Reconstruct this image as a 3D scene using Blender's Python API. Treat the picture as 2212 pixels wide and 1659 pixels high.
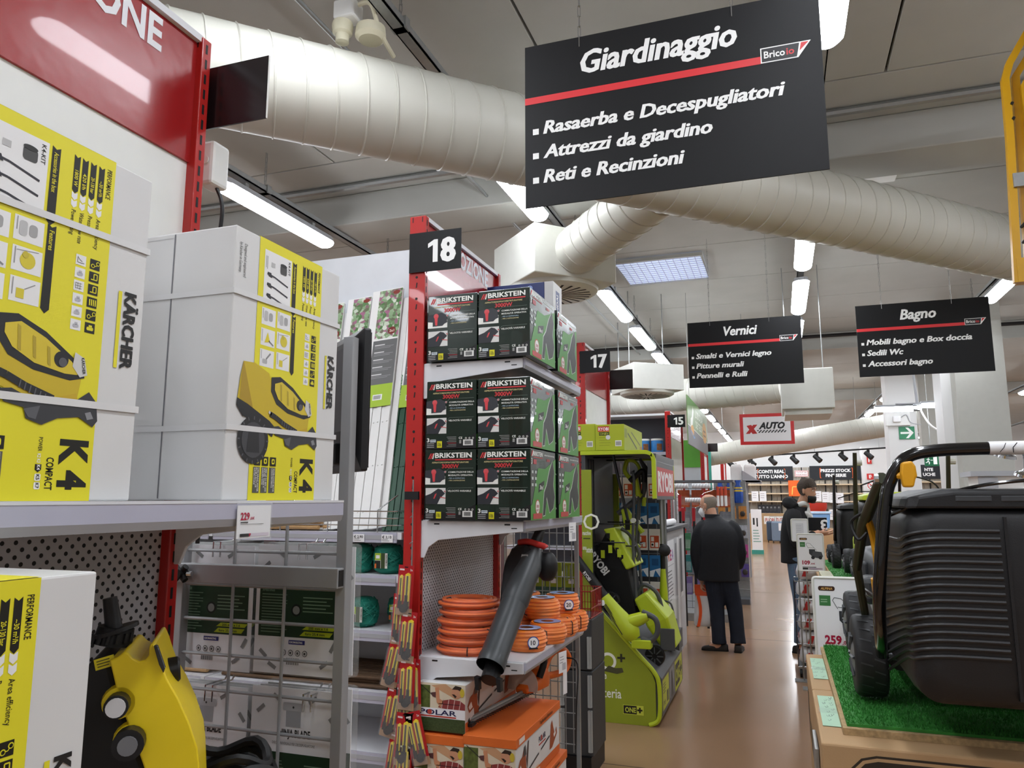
import bpy, bmesh, math, random
from mathutils import Vector, Matrix, Quaternion
random.seed(7)
for _o in list(bpy.data.objects): bpy.data.objects.remove(_o)
SC = bpy.context.scene
COL = SC.collection
PI = math.pi
R = math.radians

# ---------------------------------------------------------------- camera, world, exposure
FPX, HC = 1640.0, 1.62
YAW = math.atan(577/math.hypot(FPX, 247.5)); PIT = math.atan(247.5/FPX)
cam = bpy.data.cameras.new('camera'); camo = bpy.data.objects.new('camera', cam); COL.objects.link(camo)
cam.sensor_fit = 'HORIZONTAL'; cam.sensor_width = 36.0; cam.lens = 36.0*FPX/2212.0; cam.clip_start = .02; cam.clip_end = 200
camo.location = (0, 0, HC); camo.rotation_euler = (PI/2+PIT, 0, YAW)
SC.camera = camo
wd = bpy.data.worlds.new('world'); SC.world = wd; wd.use_nodes = True
wd.node_tree.nodes['Background'].inputs[0].default_value = (.9, .95, 1, 1)
wd.node_tree.nodes['Background'].inputs[1].default_value = .3
SC.view_settings.view_transform = 'Standard'; SC.view_settings.look = 'None'
SC.view_settings.exposure = 0.0; SC.view_settings.gamma = 1.0; SC.view_settings.use_curve_mapping = False
LAMP_E = 35.0

# ---------------------------------------------------------------- materials
def lin(h):
    h = h.lstrip('#'); o = []
    for i in (0, 2, 4):
        c = int(h[i:i+2], 16)/255
        o.append(c/12.92 if c <= .04045 else ((c+.055)/1.055)**2.4)
    return o
_M = {}
def mat(name, col, rough=.5, metal=0., noise=.05, ns=12, bump=0., bs=80, emit=0., trans=0., alpha=1., coat=0., spec=.5, ior=1.45):
    if name in _M: return _M[name]
    m = bpy.data.materials.new(name); m.use_nodes = True; nt = m.node_tree; N = nt.nodes; L = nt.links
    b = N['Principled BSDF']; c = lin(col)
    b.inputs['Roughness'].default_value = rough; b.inputs['Metallic'].default_value = metal
    b.inputs['Specular IOR Level'].default_value = spec; b.inputs['IOR'].default_value = ior
    b.inputs['Transmission Weight'].default_value = trans; b.inputs['Alpha'].default_value = alpha
    b.inputs['Coat Weight'].default_value = coat
    if emit:
        b.inputs['Emission Color'].default_value = (*c, 1); b.inputs['Emission Strength'].default_value = emit
    tc = N.new('ShaderNodeTexCoord'); nz = N.new('ShaderNodeTexNoise'); nz.inputs['Scale'].default_value = ns; nz.inputs['Detail'].default_value = 2 if noise > .03 else 0
    L.new(tc.outputs['Object'], nz.inputs['Vector'])
    mx = N.new('ShaderNodeMix'); mx.data_type = 'RGBA'
    mx.inputs['A'].default_value = (*[x*(1-noise) for x in c], 1); mx.inputs['B'].default_value = (*[min(1, x*(1+noise)) for x in c], 1)
    L.new(nz.outputs['Fac'], mx.inputs['Factor']); L.new(mx.outputs['Result'], b.inputs['Base Color'])
    if bump:
        n2 = N.new('ShaderNodeTexNoise'); n2.inputs['Scale'].default_value = bs; n2.inputs['Detail'].default_value = 1.5
        L.new(tc.outputs['Object'], n2.inputs['Vector'])
        bp = N.new('ShaderNodeBump'); bp.inputs['Strength'].default_value = bump; bp.inputs['Distance'].default_value = .01
        L.new(n2.outputs['Fac'], bp.inputs['Height']); L.new(bp.outputs['Normal'], b.inputs['Normal'])
    _M[name] = m
    return m
def ink(h, rough=.45):
    return mat('ink_'+h.lstrip('#').lower()+('' if rough == .45 else '_%d' % int(rough*100)), h, rough, noise=.02)
def peg(name, col, pitch, r, rough=.45, axes=(1, 2), hole='#15151a'):
    """painted steel with a staggered grid of punched holes"""
    if name in _M: return _M[name]
    m = mat(name, col, rough); nt = m.node_tree; N = nt.nodes; L = nt.links; b = N['Principled BSDF']
    tc = N.new('ShaderNodeTexCoord'); sp = N.new('ShaderNodeSeparateXYZ'); L.new(tc.outputs['Object'], sp.inputs[0])
    def mth(op, a, bb=None):
        n = N.new('ShaderNodeMath'); n.operation = op
        for i, x in enumerate((a, bb)):
            if x is None: continue
            if isinstance(x, (int, float)): n.inputs[i].default_value = x
            else: L.new(x, n.inputs[i])
        return n.outputs[0]
    def cell(off):
        d = []
        for a in axes:
            t = mth('FRACT', mth('ADD', mth('DIVIDE', sp.outputs[a], pitch), 50+off))
            t = mth('SUBTRACT', t, .5); d.append(mth('MULTIPLY', t, t))
        return mth('LESS_THAN', mth('ADD', d[0], d[1]), (r/pitch)**2)
    h = mth('MAXIMUM', cell(0), cell(.5))
    mx = N.new('ShaderNodeMix'); mx.data_type = 'RGBA'; L.new(h, mx.inputs['Factor'])
    src = b.inputs['Base Color'].links[0].from_socket; L.new(src, mx.inputs['A']); mx.inputs['B'].default_value = (*lin(hole), 1)
    L.new(mx.outputs['Result'], b.inputs['Base Color'])
    return m

WHITE = mat('white_paint', '#e4e4e2', .4); WSTEEL = mat('white_shelf_steel', '#d9dade', .35)
GSTEEL = mat('grey_shelf_steel', '#a9abb0', .4); SILVER = mat('galvanised_steel', '#9a9c9b', .42, .6, .1, 30)
CHROME = mat('chrome', '#c9ccd0', .18, 1.); RED = mat('red_upright_paint', '#b3201c', .35, coat=.2); HRED = mat('red_gloss_header', '#9c1a1c', .26, coat=.25, bump=.08, bs=25)
BLACK = mat('black_plastic', '#1b1b1d', .42); DBLACK = mat('deep_black', '#0c0c0d', .5); PBLACK = mat('black_gloss_plate', '#1c1517', .2, bump=.0)
LIME = mat('lime_plastic', '#b7c92a', .38); LIMEP = mat('lime_panel', '#919e28', .45); ANTH = mat('anthracite_panel', '#55565a', .42)
YEL = mat('yellow_plastic', '#f0d321', .35); ORANGE = mat('orange_plastic', '#e06a1f', .4); CARD = mat('brown_cardboard', '#b08f68', .75, noise=.1, ns=6, bump=.05, bs=200)
WCARD = mat('white_cardboard', '#d9d9d8', .5, noise=.03, bump=.12, bs=5); PAPER = mat('white_paper', '#eeeef0', .55, noise=.01)
DUCT = mat('painted_duct', '#c6c5bb', .45, noise=.06, ns=3, bump=.03, bs=6); PLEN = mat('plenum_paint', '#d6d6ce', .45)
PLAST = mat('clear_plastic', '#eef2f0', .1, trans=.0, alpha=.1, noise=0); GLASSY = mat('clear_acrylic', '#ffffff', .05, alpha=.18, noise=0)
GRY0 = mat('smoked_window', '#2e3032', .25); LITE = mat('lamp_diffuser', '#f3f8ff', .4, emit=LAMP_E, noise=0)
SKIN = mat('skin', '#c69478', .5, noise=.08, ns=30)

# ---------------------------------------------------------------- mesh builder
class MB:
    def __init__(s, T=None): s.v = []; s.f = []; s.fm = []; s.ms = []; s.T = T or Matrix()
    def mi(s, m):
        if m not in s.ms: s.ms.append(m)
        return s.ms.index(m)
    def raw(s, vs, fs, m):
        o = len(s.v); s.v += [tuple(s.T @ Vector(p)) for p in vs]; k = s.mi(m)
        for f in fs: s.f.append([i+o for i in f]); s.fm.append(k)
        return s
    def box(s, a, b, m):
        x0, y0, z0 = a; x1, y1, z1 = b
        vs = [(x, y, z) for z in (z0, z1) for y in (y0, y1) for x in (x0, x1)]
        return s.raw(vs, [(0, 2, 3, 1), (4, 5, 7, 6), (0, 1, 5, 4), (2, 6, 7, 3), (0, 4, 6, 2), (1, 3, 7, 5)], m)
    def loft(s, rings, m, cap=True, closed=False):
        n = len(rings[0]); vs = [p for r in rings for p in r]; fs = []; K = len(rings)
        for i in range(K if closed else K-1):
            a = i*n; b = ((i+1) % K)*n
            for j in range(n):
                k = (j+1) % n; fs.append((a+j, a+k, b+k, b+j))
        if cap and not closed: fs += [tuple(range(n-1, -1, -1)), tuple((K-1)*n+j for j in range(n))]
        return s.raw(vs, fs, m)
    def frames(s, pts):
        P = [Vector(p) for p in pts]; T = []
        for i in range(len(P)):
            t = (P[min(i+1, len(P)-1)]-P[max(i-1, 0)])
            T.append(t.normalized() if t.length > 1e-9 else Vector((0, 0, 1)))
        u = T[0].cross(Vector((0, 0, 1)))
        if u.length < .05: u = T[0].cross(Vector((1, 0, 0)))
        u.normalize(); out = []
        for i in range(len(P)):
            u = (u-T[i]*u.dot(T[i])).normalized(); out.append((P[i], u, T[i].cross(u).normalized()))
        return out
    def tube(s, pts, r, m, seg=8, cap=True, closed=False, sq=None):
        if closed: pts = list(pts); fr = s.frames(pts+pts[:2]); fr = fr[:len(pts)]
        else: fr = s.frames(pts)
        rs = []
        for i, (p, u, w) in enumerate(fr):
            rr = r[i] if isinstance(r, (list, tuple)) else r
            ra, rb = rr if isinstance(rr, (list, tuple)) else (rr, rr)
            a0 = PI/4 if seg == 4 else 0; kk = 1.41421 if seg == 4 else 1
            rs.append([p+u*(ra*kk*math.cos(a0+2*PI*j/seg))+w*(rb*kk*math.sin(a0+2*PI*j/seg)) for j in range(seg)])
        return s.loft(rs, m, cap, closed)
    def cyl(s, p0, p1, r, m, seg=12, r2=None): return s.tube([p0, p1], [r, r if r2 is None else r2], m, seg)
    def lathe(s, prof, O, D, m, seg=20, cap=True):
        D = Vector(D).normalized(); u = D.cross(Vector((0, 0, 1)))
        if u.length < .05: u = D.cross(Vector((1, 0, 0)))
        u.normalize(); w = D.cross(u); O = Vector(O)
        return s.loft([[O+D*h+u*(max(r, 1e-4)*math.cos(2*PI*j/seg))+w*(max(r, 1e-4)*math.sin(2*PI*j/seg)) for j in range(seg)] for r, h in prof], m, cap)
    def ext(s, poly, O, U, V, d, m):
        O, U, V = Vector(O), Vector(U), Vector(V); n = U.cross(V).normalized()*d
        a = [O+U*p[0]+V*p[1] for p in poly]
        return s.loft([a, [p+n for p in a]], m)
    def ell(s, c, r, m, seg=14):
        rs = []; K = seg//2
        for i in range(1, K):
            t = PI*i/K; rs.append([(c[0]+r[0]*math.sin(t)*math.cos(2*PI*j/seg), c[1]+r[1]*math.sin(t)*math.sin(2*PI*j/seg), c[2]-r[2]*math.cos(t)) for j in range(seg)])
        return s.loft(rs, m)
    def mesh(s, name):
        me = bpy.data.meshes.new(name); me.from_pydata(s.v, [], s.f)
        for m in s.ms: me.materials.append(m)
        if s.fm: me.polygons.foreach_set('material_index', s.fm)
        me.update(); return me
    def build(s, name, parent=None, smooth=False, bevel=0, fix=True, remesh=0, sub=0, smth=0, loc=None, rot=None):
        me = s.mesh(name)
        if fix and s.f:
            bm = bmesh.new(); bm.from_mesh(me); bmesh.ops.recalc_face_normals(bm, faces=bm.faces); bm.to_mesh(me); bm.free()
        o = link(name, me, parent, loc, rot)
        if remesh:
            k = o.modifiers.new('union', 'REMESH'); k.mode = 'VOXEL'; k.voxel_size = remesh; k.use_smooth_shade = True
            if smth: k = o.modifiers.new('soft', 'SMOOTH'); k.iterations = smth; k.factor = .5
        if smooth and not remesh: me.shade_smooth(); me.set_sharp_from_angle(angle=.7)
        if bevel:
            k = o.modifiers.new('edge', 'BEVEL'); k.width = bevel; k.segments = 2; k.limit_method = 'ANGLE'; k.angle_limit = .9
        if sub: k = o.modifiers.new('sub', 'SUBSURF'); k.levels = k.render_levels = sub; me.shade_smooth()
        return o
def link(name, me, parent=None, loc=None, rot=None):
    o = bpy.data.objects.new(name, me); COL.objects.link(o)
    if parent is not None: o.parent = parent
    if loc is not None: o.location = loc
    if rot is not None: o.rotation_euler = rot
    return o
def tag(o, label, cat, group=None, kind=None):
    o['label'] = label; o['category'] = cat
    if group: o['group'] = group
    if kind: o['kind'] = kind
    return o
def thing(name, label, cat, loc=(0, 0, 0), rz=0, group=None):
    o = bpy.data.objects.new(name, None); COL.objects.link(o); o.location = loc; o.rotation_euler = (0, 0, rz); o.empty_display_size = .1
    return tag(o, label, cat, group)
def struct(o): o['kind'] = 'structure'; return o
def dup(root, loc, rz=None, label=None, rot=None):
    def cp(o, par):
        c = o.copy(); COL.objects.link(c)
        if par is not None: c.parent = par
        for ch in KIDS.get(o.name, None) or o.children: cp(ch, c)
        return c
    r = cp(root, None); r.location = loc
    if rz is not None: r.rotation_euler = (0, 0, rz)
    if rot is not None: r.rotation_euler = rot
    if label: r['label'] = label
    return r
KIDS = {}

# ---------------------------------------------------------------- lettering and print
_T = {}
def glyphs(s, bold=0., shear=0., sp=1.):
    k = (s, bold, shear, sp)
    if k in _T: return _T[k]
    cu = bpy.data.curves.new('lettering', 'FONT'); cu.body = s; cu.size = 1; cu.offset = bold; cu.shear = shear; cu.resolution_u = 2; cu.space_character = sp; cu.fill_mode = 'FRONT'
    o = bpy.data.objects.new('lettering', cu); COL.objects.link(o)
    dg = bpy.context.evaluated_depsgraph_get(); oe = o.evaluated_get(dg); me = oe.to_mesh()
    vs = [(v.co.x, v.co.y) for v in me.vertices]; fs = [tuple(p.vertices) for p in me.polygons]
    oe.to_mesh_clear(); bpy.data.objects.remove(o); bpy.data.curves.remove(cu)
    _T[k] = (vs, fs); return _T[k]
CAP = max(v[1] for v in glyphs('H')[0])
class Decal:
    """flat print on a face: origin O, right U, up V (unit vectors, metres)"""
    def __init__(s, O, U, V, eps=.0008, step=.0004):
        s.O, s.U, s.V = Vector(O), Vector(U), Vector(V); s.n = s.U.cross(s.V); s.mb = MB(); s.eps = eps; s.step = step
    def P(s, u, v, l): return s.O+s.U*u+s.V*v+s.n*(s.eps+s.step*l)
    def poly(s, pts, c, l=0):
        s.mb.raw([s.P(u, v, l) for u, v in pts], [tuple(range(len(pts)))], c if not isinstance(c, str) else ink(c)); return s
    def rect(s, u0, v0, u1, v1, c, l=0): return s.poly([(u0, v0), (u1, v0), (u1, v1), (u0, v1)], c, l)
    def circ(s, u, v, r, c, l=0, seg=18, ry=None):
        return s.poly([(u+r*math.cos(2*PI*i/seg), v+(ry or r)*math.sin(2*PI*i/seg)) for i in range(seg)], c, l)
    def rr(s, u0, v0, u1, v1, r, c, l=0):
        p = []
        for cx, cy, a in ((u1-r, v0+r, -90), (u1-r, v1-r, 0), (u0+r, v1-r, 90), (u0+r, v0+r, 180)):
            p += [(cx+r*math.cos(R(a+t)), cy+r*math.sin(R(a+t))) for t in (0, 30, 60, 90)]
        return s.poly(p, c, l)
    def line(s, pts, w, c, l=0):
        for (a, b), (p, q) in zip(pts[:-1], pts[1:]):
            d = math.hypot(p-a, q-b) or 1; x = -(q-b)/d*w/2; y = (p-a)/d*w/2
            s.poly([(a+x, b+y), (a-x, b-y), (p-x, q-y), (p+x, q+y)], c, l)
        return s
    def text(s, t, u, v, h, c, l=1, al='L', rot=0, bold=.02, shear=0., w=None, sp=1., fat=0.):
        if fat:
            for q in (-1, 1): s.text(t, u+q*fat*h*math.cos(R(rot)), v+q*fat*h*math.sin(R(rot)), h, c, l+.5+.25*q, al, rot, bold, shear, w, sp)
        vs, fs = glyphs(t, bold, shear, sp)
        if not vs: return s
        x0 = min(p[0] for p in vs); x1 = max(p[0] for p in vs); k = h/CAP; kx = k if w is None else w/(x1-x0)
        a = {'L': x0, 'C': (x0+x1)/2, 'R': x1}[al]; cr, sr = math.cos(R(rot)), math.sin(R(rot)); pv = []
        for x, y in vs:
            x = (x-a)*kx; y *= k; pv.append(s.P(u+x*cr-y*sr, v+x*sr+y*cr, l))
        s.mb.raw(pv, fs, c if not isinstance(c, str) else ink(c)); return s
    def lines(s, u0, v0, u1, n, pitch, th, c, l=1, jit=.3, rot=False, rnd=None):
        rnd = rnd or random.Random(n*7+int(u0*1e4))
        for i in range(n):
            e = 1-jit*rnd.random()
            if rot: s.rect(v0-i*pitch-th, u0-(u0-u1)*e, v0-i*pitch, u0, c, l)
            else: s.rect(u0, v0-i*pitch-th, u0+(u1-u0)*e, v0-i*pitch, c, l)
        return s
    def build(s, name='printed_front', parent=None):
        o = s.mb.build(name, parent, fix=False); return o
def fr(o, name='printed_front', parent=None): return o.build(name, parent)
XF = ((0, 1, 0), (0, 0, 1))      # frame of a face looking to +X : right = +Y, up = +Z
YF = ((1, 0, 0), (0, 0, 1))      # frame of a face looking to -Y : right = +X, up = +Z
def crv(pts, n=6):
    """Catmull-Rom through points of any dimension"""
    out = []; K = len(pts)
    for i in range(K-1):
        p0, p1, p2, p3 = pts[max(i-1, 0)], pts[i], pts[i+1], pts[min(i+2, K-1)]
        for j in range(n):
            t = j/n
            out.append(tuple(.5*((2*b)+(-a+c)*t+(2*a-5*b+4*c-d)*t*t+(-a+3*b-3*c+d)*t**3) for a, b, c, d in zip(p0, p1, p2, p3)))
    return out+[tuple(pts[-1])]

# ================================================================ THE ROOM
def floor_mat():
    m = mat('polished_concrete', '#9c7b5f', .3, noise=.12, ns=.8, coat=0); N = m.node_tree.nodes; L = m.node_tree.links; b = N['Principled BSDF']
    tc = N.new('ShaderNodeTexCoord'); n = N.new('ShaderNodeTexNoise'); n.inputs['Scale'].default_value = 1.1; n.inputs['Detail'].default_value = 3
    L.new(tc.outputs['Object'], n.inputs['Vector']); r = N.new('ShaderNodeMapRange'); r.inputs['To Min'].default_value = .13; r.inputs['To Max'].default_value = .24
    L.new(n.outputs['Fac'], r.inputs['Value']); L.new(r.outputs['Result'], b.inputs['Roughness'])
    return m
FLOOR = floor_mat()
CONC = mat('painted_concrete', '#b3b3ae', .8, noise=.07, ns=2.5, bump=.12, bs=14)
CONCW = mat('white_wall_paint', '#dededd', .75, noise=.03, ns=2)
DARKGAP = mat('dark_joint', '#2a2625', .9)
XL, XR, YN, YF_, ZC = -13., 10., -6., 33.3, 4.4
fl = struct(MB().box((XL, YN, -.1), (XR, YF_, 0), FLOOR).build('floor'))
d = MB()
for x in (-3.2, 2.6): d.box((x, YN, 0), (x+.006, YF_, .0006), DARKGAP)
for y in (4.9, 9.6, 14.3, 19): d.box((XL, y, 0), (XR, y+.006, .0006), DARKGAP)
d.build('expansion_joint', fl)
ce = struct(MB().box((XL, YN, ZC+.04), (XR, YF_, ZC+.25), DARKGAP).build('ceiling'))
xs = [XL]+[-1.29+2.09*k for k in range(-5, 6)]+[XR]
def panel(a, b, z0=ZC, z1=ZC+.1, m=CONC): return MB().box(a+(z0,), b+(z1,), m).build('ceiling_panel', ce, bevel=.006)
for y0, y1 in ((YN, .2), (.22, 5.19)):
    for a, b in zip(xs[:-1], xs[1:]): panel((a+.008, y0), (b-.008, y1))
ys = [5.205, 7.1, 8.35, 9.75, 11.1, 12.5, 13.95, 17, 20, 23, 26, 29, YF_]
for a, b in zip(ys[:-1], ys[1:]): panel((XL, a), (XR, b-.012))
def beam(n, y0, y1, z0):
    o = struct(MB().box((XL, y0, z0), (XR, y1, ZC-.002), CONC).build('trim_%d' % n, bevel=.01)); return o
beam(1, 5.81, 6.28, 4.11); beam(2, 13.6, 14.3, 4.11); beam(3, 21., 21.6, 4.11)
wb = struct(MB().box((XL, YF_, 0), (XR, YF_+.2, ZC+.2), CONCW).build('wall_back'))
struct(MB().box((XL-.2, YN, 0), (XL, YF_, ZC+.2), CONCW).build('wall_left'))
struct(MB().box((XR, YN, 0), (XR+.2, YF_, ZC+.2), CONCW).build('wall_right'))
struct(MB().box((XL, YN-.2, 0), (XR, YN, ZC+.2), CONCW).build('wall_front'))

# ---------------------------------------------------------------- strip lights on cable trays
TR = {'far left': -3.8, 'left': -1.76, 'middle': .34, 'right': 2.45}
LMP = {-3.8: [(4.3, 1.5), (-.7, 1.5), (-2.9, 1.5), (8.2, 1.5), (11, 1.5)],
       -1.76: [(1.28, 1.5), (-.6, 1.5), (-3.4, 1.5), (4.3, 1.5), (8.15, 1.5), (10.15, 1.5), (12.1, 1.5), (17.3, 1.5), (19.4, 1.5), (21.9, 1.5), (24.2, 1.5), (26.6, 1.5), (29, 1.5), (31, 1.5)],
       .34: [(2.44, 1.5), (.4, 1.5), (-2.6, 1.5), (6.5, 1.5), (8.45, 1.5), (10.4, 1.5), (16, 1.5), (20, 1.5)],
       2.45: [(.2, 1.5), (-3, 1.5), (4, 1.5), (8.6, 1.5), (11.5, 1.5), (13.6, 1.5)],
       -6.2: [(-1, 1.5), (2.5, 1.5), (6.5, 1.5), (10.5, 1.5)], -9: [(2, 1.5), (7, 1.5), (13, 1.5)],
       5.2: [(-1, 1.5), (3, 1.5), (7.5, 1.5), (12, 1.5), (18, 1.5)], 7.6: [(2, 1.5), (9, 1.5), (16, 1.5), (24, 1.5)]}
for _x in (-3.8, -6.2, 2.45, .34, 5.2): LMP[_x] += [(y, 1.5) for y in (15.2, 18.3, 21.8, 24, 26.5, 29, 31) if all(abs(y-q[0]) > 1.6 for q in LMP[_x])]
def make_lamp():
    t = thing('strip_light', 'x', 'ceiling light', (0, 0, 0))
    b = MB(); L = 1.5
    prof = [(-.085, 0), (-.07, .045), (.07, .045), (.085, 0)]
    rings = []
    for y, k in ((0, .35), (.03, .8), (.08, 1), (L-.08, 1), (L-.03, .8), (L, .35)): rings.append([(x*k, y, z*(.6+.4*k)) for x, z in prof])
    b.loft(rings, GSTEEL).build('housing', t)
    rings = []
    for y, k in ((.0, .3), (.02, .7), (.07, 1), (L-.07, 1), (L-.02, .7), (L, .3)):
        rings.append([(.085*k*math.cos(PI+PI*i/8), y, -.055*k*math.sin(PI*i/8)-.001) for i in range(9)])
    MB().loft(rings, LITE).build('diffuser', t)
    for y in (.3, 1.2): MB().box((-.03, y-.02, .04), (.03, y+.02, .1), SILVER).build('clip', t)
    return t
ORD = ('first', 'second', 'third', 'fourth', 'fifth', 'sixth', 'seventh', 'eighth', 'ninth', 'tenth', 'eleventh', 'twelfth', 'thirteenth', 'fourteenth', 'fifteenth', 'sixteenth')
lamp0 = make_lamp(); KIDS[lamp0.name] = list(lamp0.children); first = True
NAMES = {-3.8: 'above the fence-panel aisle', -1.76: 'over the diagonal air duct', .34: 'over the main aisle', 2.45: 'right of the main aisle',
         -6.2: 'far left of the shop', -9: 'near the left wall', 5.2: 'over the right side aisles', 7.6: 'near the right wall'}
for x, ls in LMP.items():
    for li, (y, _) in enumerate(sorted(ls)):
        o = lamp0 if first else dup(lamp0, (0, 0, 0)); first = False
        o.location = (x, y, 3.935); o['label'] = 'lit strip light, '+ORD[li]+' from the front wall '+NAMES[x]; o['group'] = 'strip lights '+NAMES[x]
def tray(x, y0, y1, lab, chains):
    t = thing('cable_tray', lab, 'cable tray', (x, y0, 4.05))
    b = MB(); L = y1-y0
    b.box((-.035, 0, 0), (.035, L, .012), SILVER); b.box((-.035, 0, 0), (-.028, L, .05), SILVER); b.box((.028, 0, 0), (.035, L, .05), SILVER)
    b.build('channel', t)
    for c in chains:
        h = MB(); h.box((-.045, c-y0-.025, .0), (.045, c-y0+.025, .065), SILVER); h.build('hanger', t)
        h = MB(); n = 7
        for i in range(n):
            z = .07+i*(.28/n); k = Vector((0, c-y0, z+.02)); u = Vector((.008, 0, 0)) if i % 2 else Vector((0, .008, 0))
            h.tube([k+u+Vector((0, 0, -.022)), k+u+Vector((0, 0, .022)), k-u+Vector((0, 0, .022)), k-u+Vector((0, 0, -.022))], .003, SILVER, 5, closed=True)
        h.build('chain', t)
    return t
tray(-3.8, -5, 32.8, 'grey cable tray on chains over the fence-panel aisle', [1.5, 4.85, 6.9, 10])
tray(-1.76, -5, 32.8, 'grey cable tray on chains crossing above the round duct', [.6, 3.27, 6.95, 8.7, 10.2, 11.6])
tray(.34, -5, 32.8, 'grey cable tray over the main aisle', [1.5, 6.4, 8.25, 10.2])
tray(2.45, -5, 32.8, 'grey cable tray right of the main aisle', [3.5, 8.5, 10.8])
tray(-6.2, -5, 32.8, 'grey cable tray far left of the shop', [2.0, 9.0])
tray(-9, -5, 32.8, 'grey cable tray near the left wall', [2.0, 9.0])
tray(5.2, -5, 32.8, 'grey cable tray over the right side aisles', [2.0, 9.0])
tray(7.6, -5, 32.8, 'grey cable tray near the right wall', [2.0, 9.0])
def pipe(pts, r, lab, m=SILVER, name='conduit_pipe', cat='pipe'): return tag(MB().tube(pts, r, m, 8).build(name, smooth=True), lab, cat)
pipe([(-2.25, -5, 4.2), (-2.25, 13.5, 4.2)], .014, 'thin grey conduit running beside the tray over the duct')
pipe([(XL+.02, 5.6, 4.368), (XR-.02, 5.6, 4.368)], .03, 'grey pipe along the underside of the ceiling before the concrete beam')
pipe([(XL, 6.33, 4.2), (XR, 6.33, 4.2)], .03, 'grey pipe along the far face of the concrete beam')
pipe([(XL, 13.4, 4.3), (XR, 13.4, 4.3)], .03, 'black cable across the ceiling before the second beam', BLACK, 'ceiling_cable', 'cable')

# ---------------------------------------------------------------- air ducts
PH = .79575; DV = Vector((math.sin(PH), math.cos(PH), 0)); D0 = Vector((-2.61, 2.667, 3.674))
def spiral_duct(name, lab, P0, D, L, r, pitch, slant=.35, m=DUCT, seam=.006, rods=()):
    t = thing(name, lab, 'air duct', P0); D = Vector(D).normalized()
    b = MB().cyl((0, 0, 0), D*L, r, m, 40); b.build('duct_body', t, smooth=True)
    u = D.cross(Vector((0, 0, 1))).normalized(); w = D.cross(u); n = int(L/pitch)
    pts = []; K = 24
    for i in range(n*K):
        a = 2*PI*i/K; pts.append(D*(pitch*i/K)+u*((r+.001)*math.cos(a))+w*((r+.001)*math.sin(a)))
    MB().tube(pts, seam, m, 5).build('seam', t, smooth=True)
    for k in rods: q = D*k; MB().cyl((q.x, q.y, q.z+r), (q.x, q.y, ZC-P0[2]), .005, SILVER, 5).build('hanger_rod', t)
    return t
spiral_duct('spiral_duct', 'wide cream spiral air duct crossing diagonally behind the gardening sign', D0-DV*3.2, DV, 3.2+7.4, .25, .15)
spiral_duct('branch_duct', 'short cream branch duct joining the big duct to the square diffuser box', (-1.44, 5.66, 3.56), (.7, -.714, .09), 1.12, .19, .13)
def diffuser_box(name, lab, c, s, hgt, group=None, rz=0, rods=False):
    t = thing(name, lab, 'air diffuser', c, rz)
    MB().box((-s/2, -s/2, 0), (s/2, s/2, hgt), PLEN).build('box', t, bevel=.008)
    MB().lathe([(s*.5, 0), (s*.49, -.03), (s*.44, -.05), (s*.1, -.05)], (0, 0, 0), (0, 0, 1), PLEN, 36).build('round_plate', t, smooth=True)
    if rods:
        for sx in (-.25, .25): MB().cyl((sx, 0, hgt), (sx, 0, ZC-c[2]+.01), .006, SILVER, 6).build('hanger_rod', t)
    n = 24
    for i in range(n):
        a = 2*PI*i/n; ca, sa = math.cos(a), math.sin(a); r0, r1 = s*.1, s*.41; h = .011
        MB().raw([(ca*r0-sa*h*.4, sa*r0+ca*h*.4, -.0515), (ca*r0+sa*h*.4, sa*r0-ca*h*.4, -.0515), (ca*r1+sa*h, sa*r1-ca*h, -.0515), (ca*r1-sa*h, sa*r1+ca*h, -.0515)], [(0, 1, 2, 3)], DARKGAP).build('slot', t, fix=False)
    return t

# ================================================================ DIFFUSER BOXES AND CEILING FITTINGS
diffuser_box('air_diffuser', 'big square cream air diffuser box with round slotted plate beside shelf end 18', (-1.69, 5.91, 3.345), .75, .4, rz=R(45))
diffuser_box('air_diffuser', 'square cream air diffuser box hanging beside the paint sign', (-1.6, 10.1, 3.02), .72, .34, rz=R(35), rods=True)
t = thing('air_plenum', 'plain cream metal air box hanging behind the paint sign', 'air diffuser', (.36, 9.1, 2.62))
MB().box((-.28, 0, 0), (.28, .8, .46), PLEN).build('box', t, bevel=.01); MB().box((-.25, .03, -.06), (.25, .77, 0), PLEN).build('lower_collar', t)
for sx in (-.2, .2): MB().cyl((sx, .4, .46), (sx, .4, 1.77), .006, SILVER, 6).build('hanger_rod', t)
spiral_duct('spiral_duct', 'pale air duct running crosswise behind the paint sign', (.15, 11.6, 3.24), (-1, .35, 0), 5.4, .25, .15, rods=(.6, 3.))
spiral_duct('spiral_duct', 'pale air duct crossing behind the red-framed auto sign', (-2.2, 19.0, 2.55), (1, 0, .155), 6.5, .25, .15, rods=(1., 4.))
t = thing('skylight_panel', 'bluish glowing ceiling skylight panel with grid', 'skylight', (-1.2, 9.05, ZC-.03))
SKY = mat('skylight_panel', '#b9c6e6', .5, emit=.75, noise=.1, ns=8)
MB().box((-.5, -.5, 0), (.5, .5, .02), SKY).build('pane', t)
MB().tube([(-.5, -.5, 0), (.5, -.5, 0), (.5, .5, 0), (-.5, .5, 0)], .02, CONC, 4, closed=True).build('frame', t)
g = MB()
for i in range(1, 12): g.box((-.5+i/12, -.5, -.004), (-.495+i/12, .5, 0), GSTEEL); g.box((-.5, -.5+i/12, -.004), (.5, -.495+i/12, 0), GSTEEL)
g.build('grid', t)
t = thing('access_hatch', 'small square white hatch in the ceiling beside the concrete beam', 'hatch', (.9, 6.95, ZC-.02))
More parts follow.
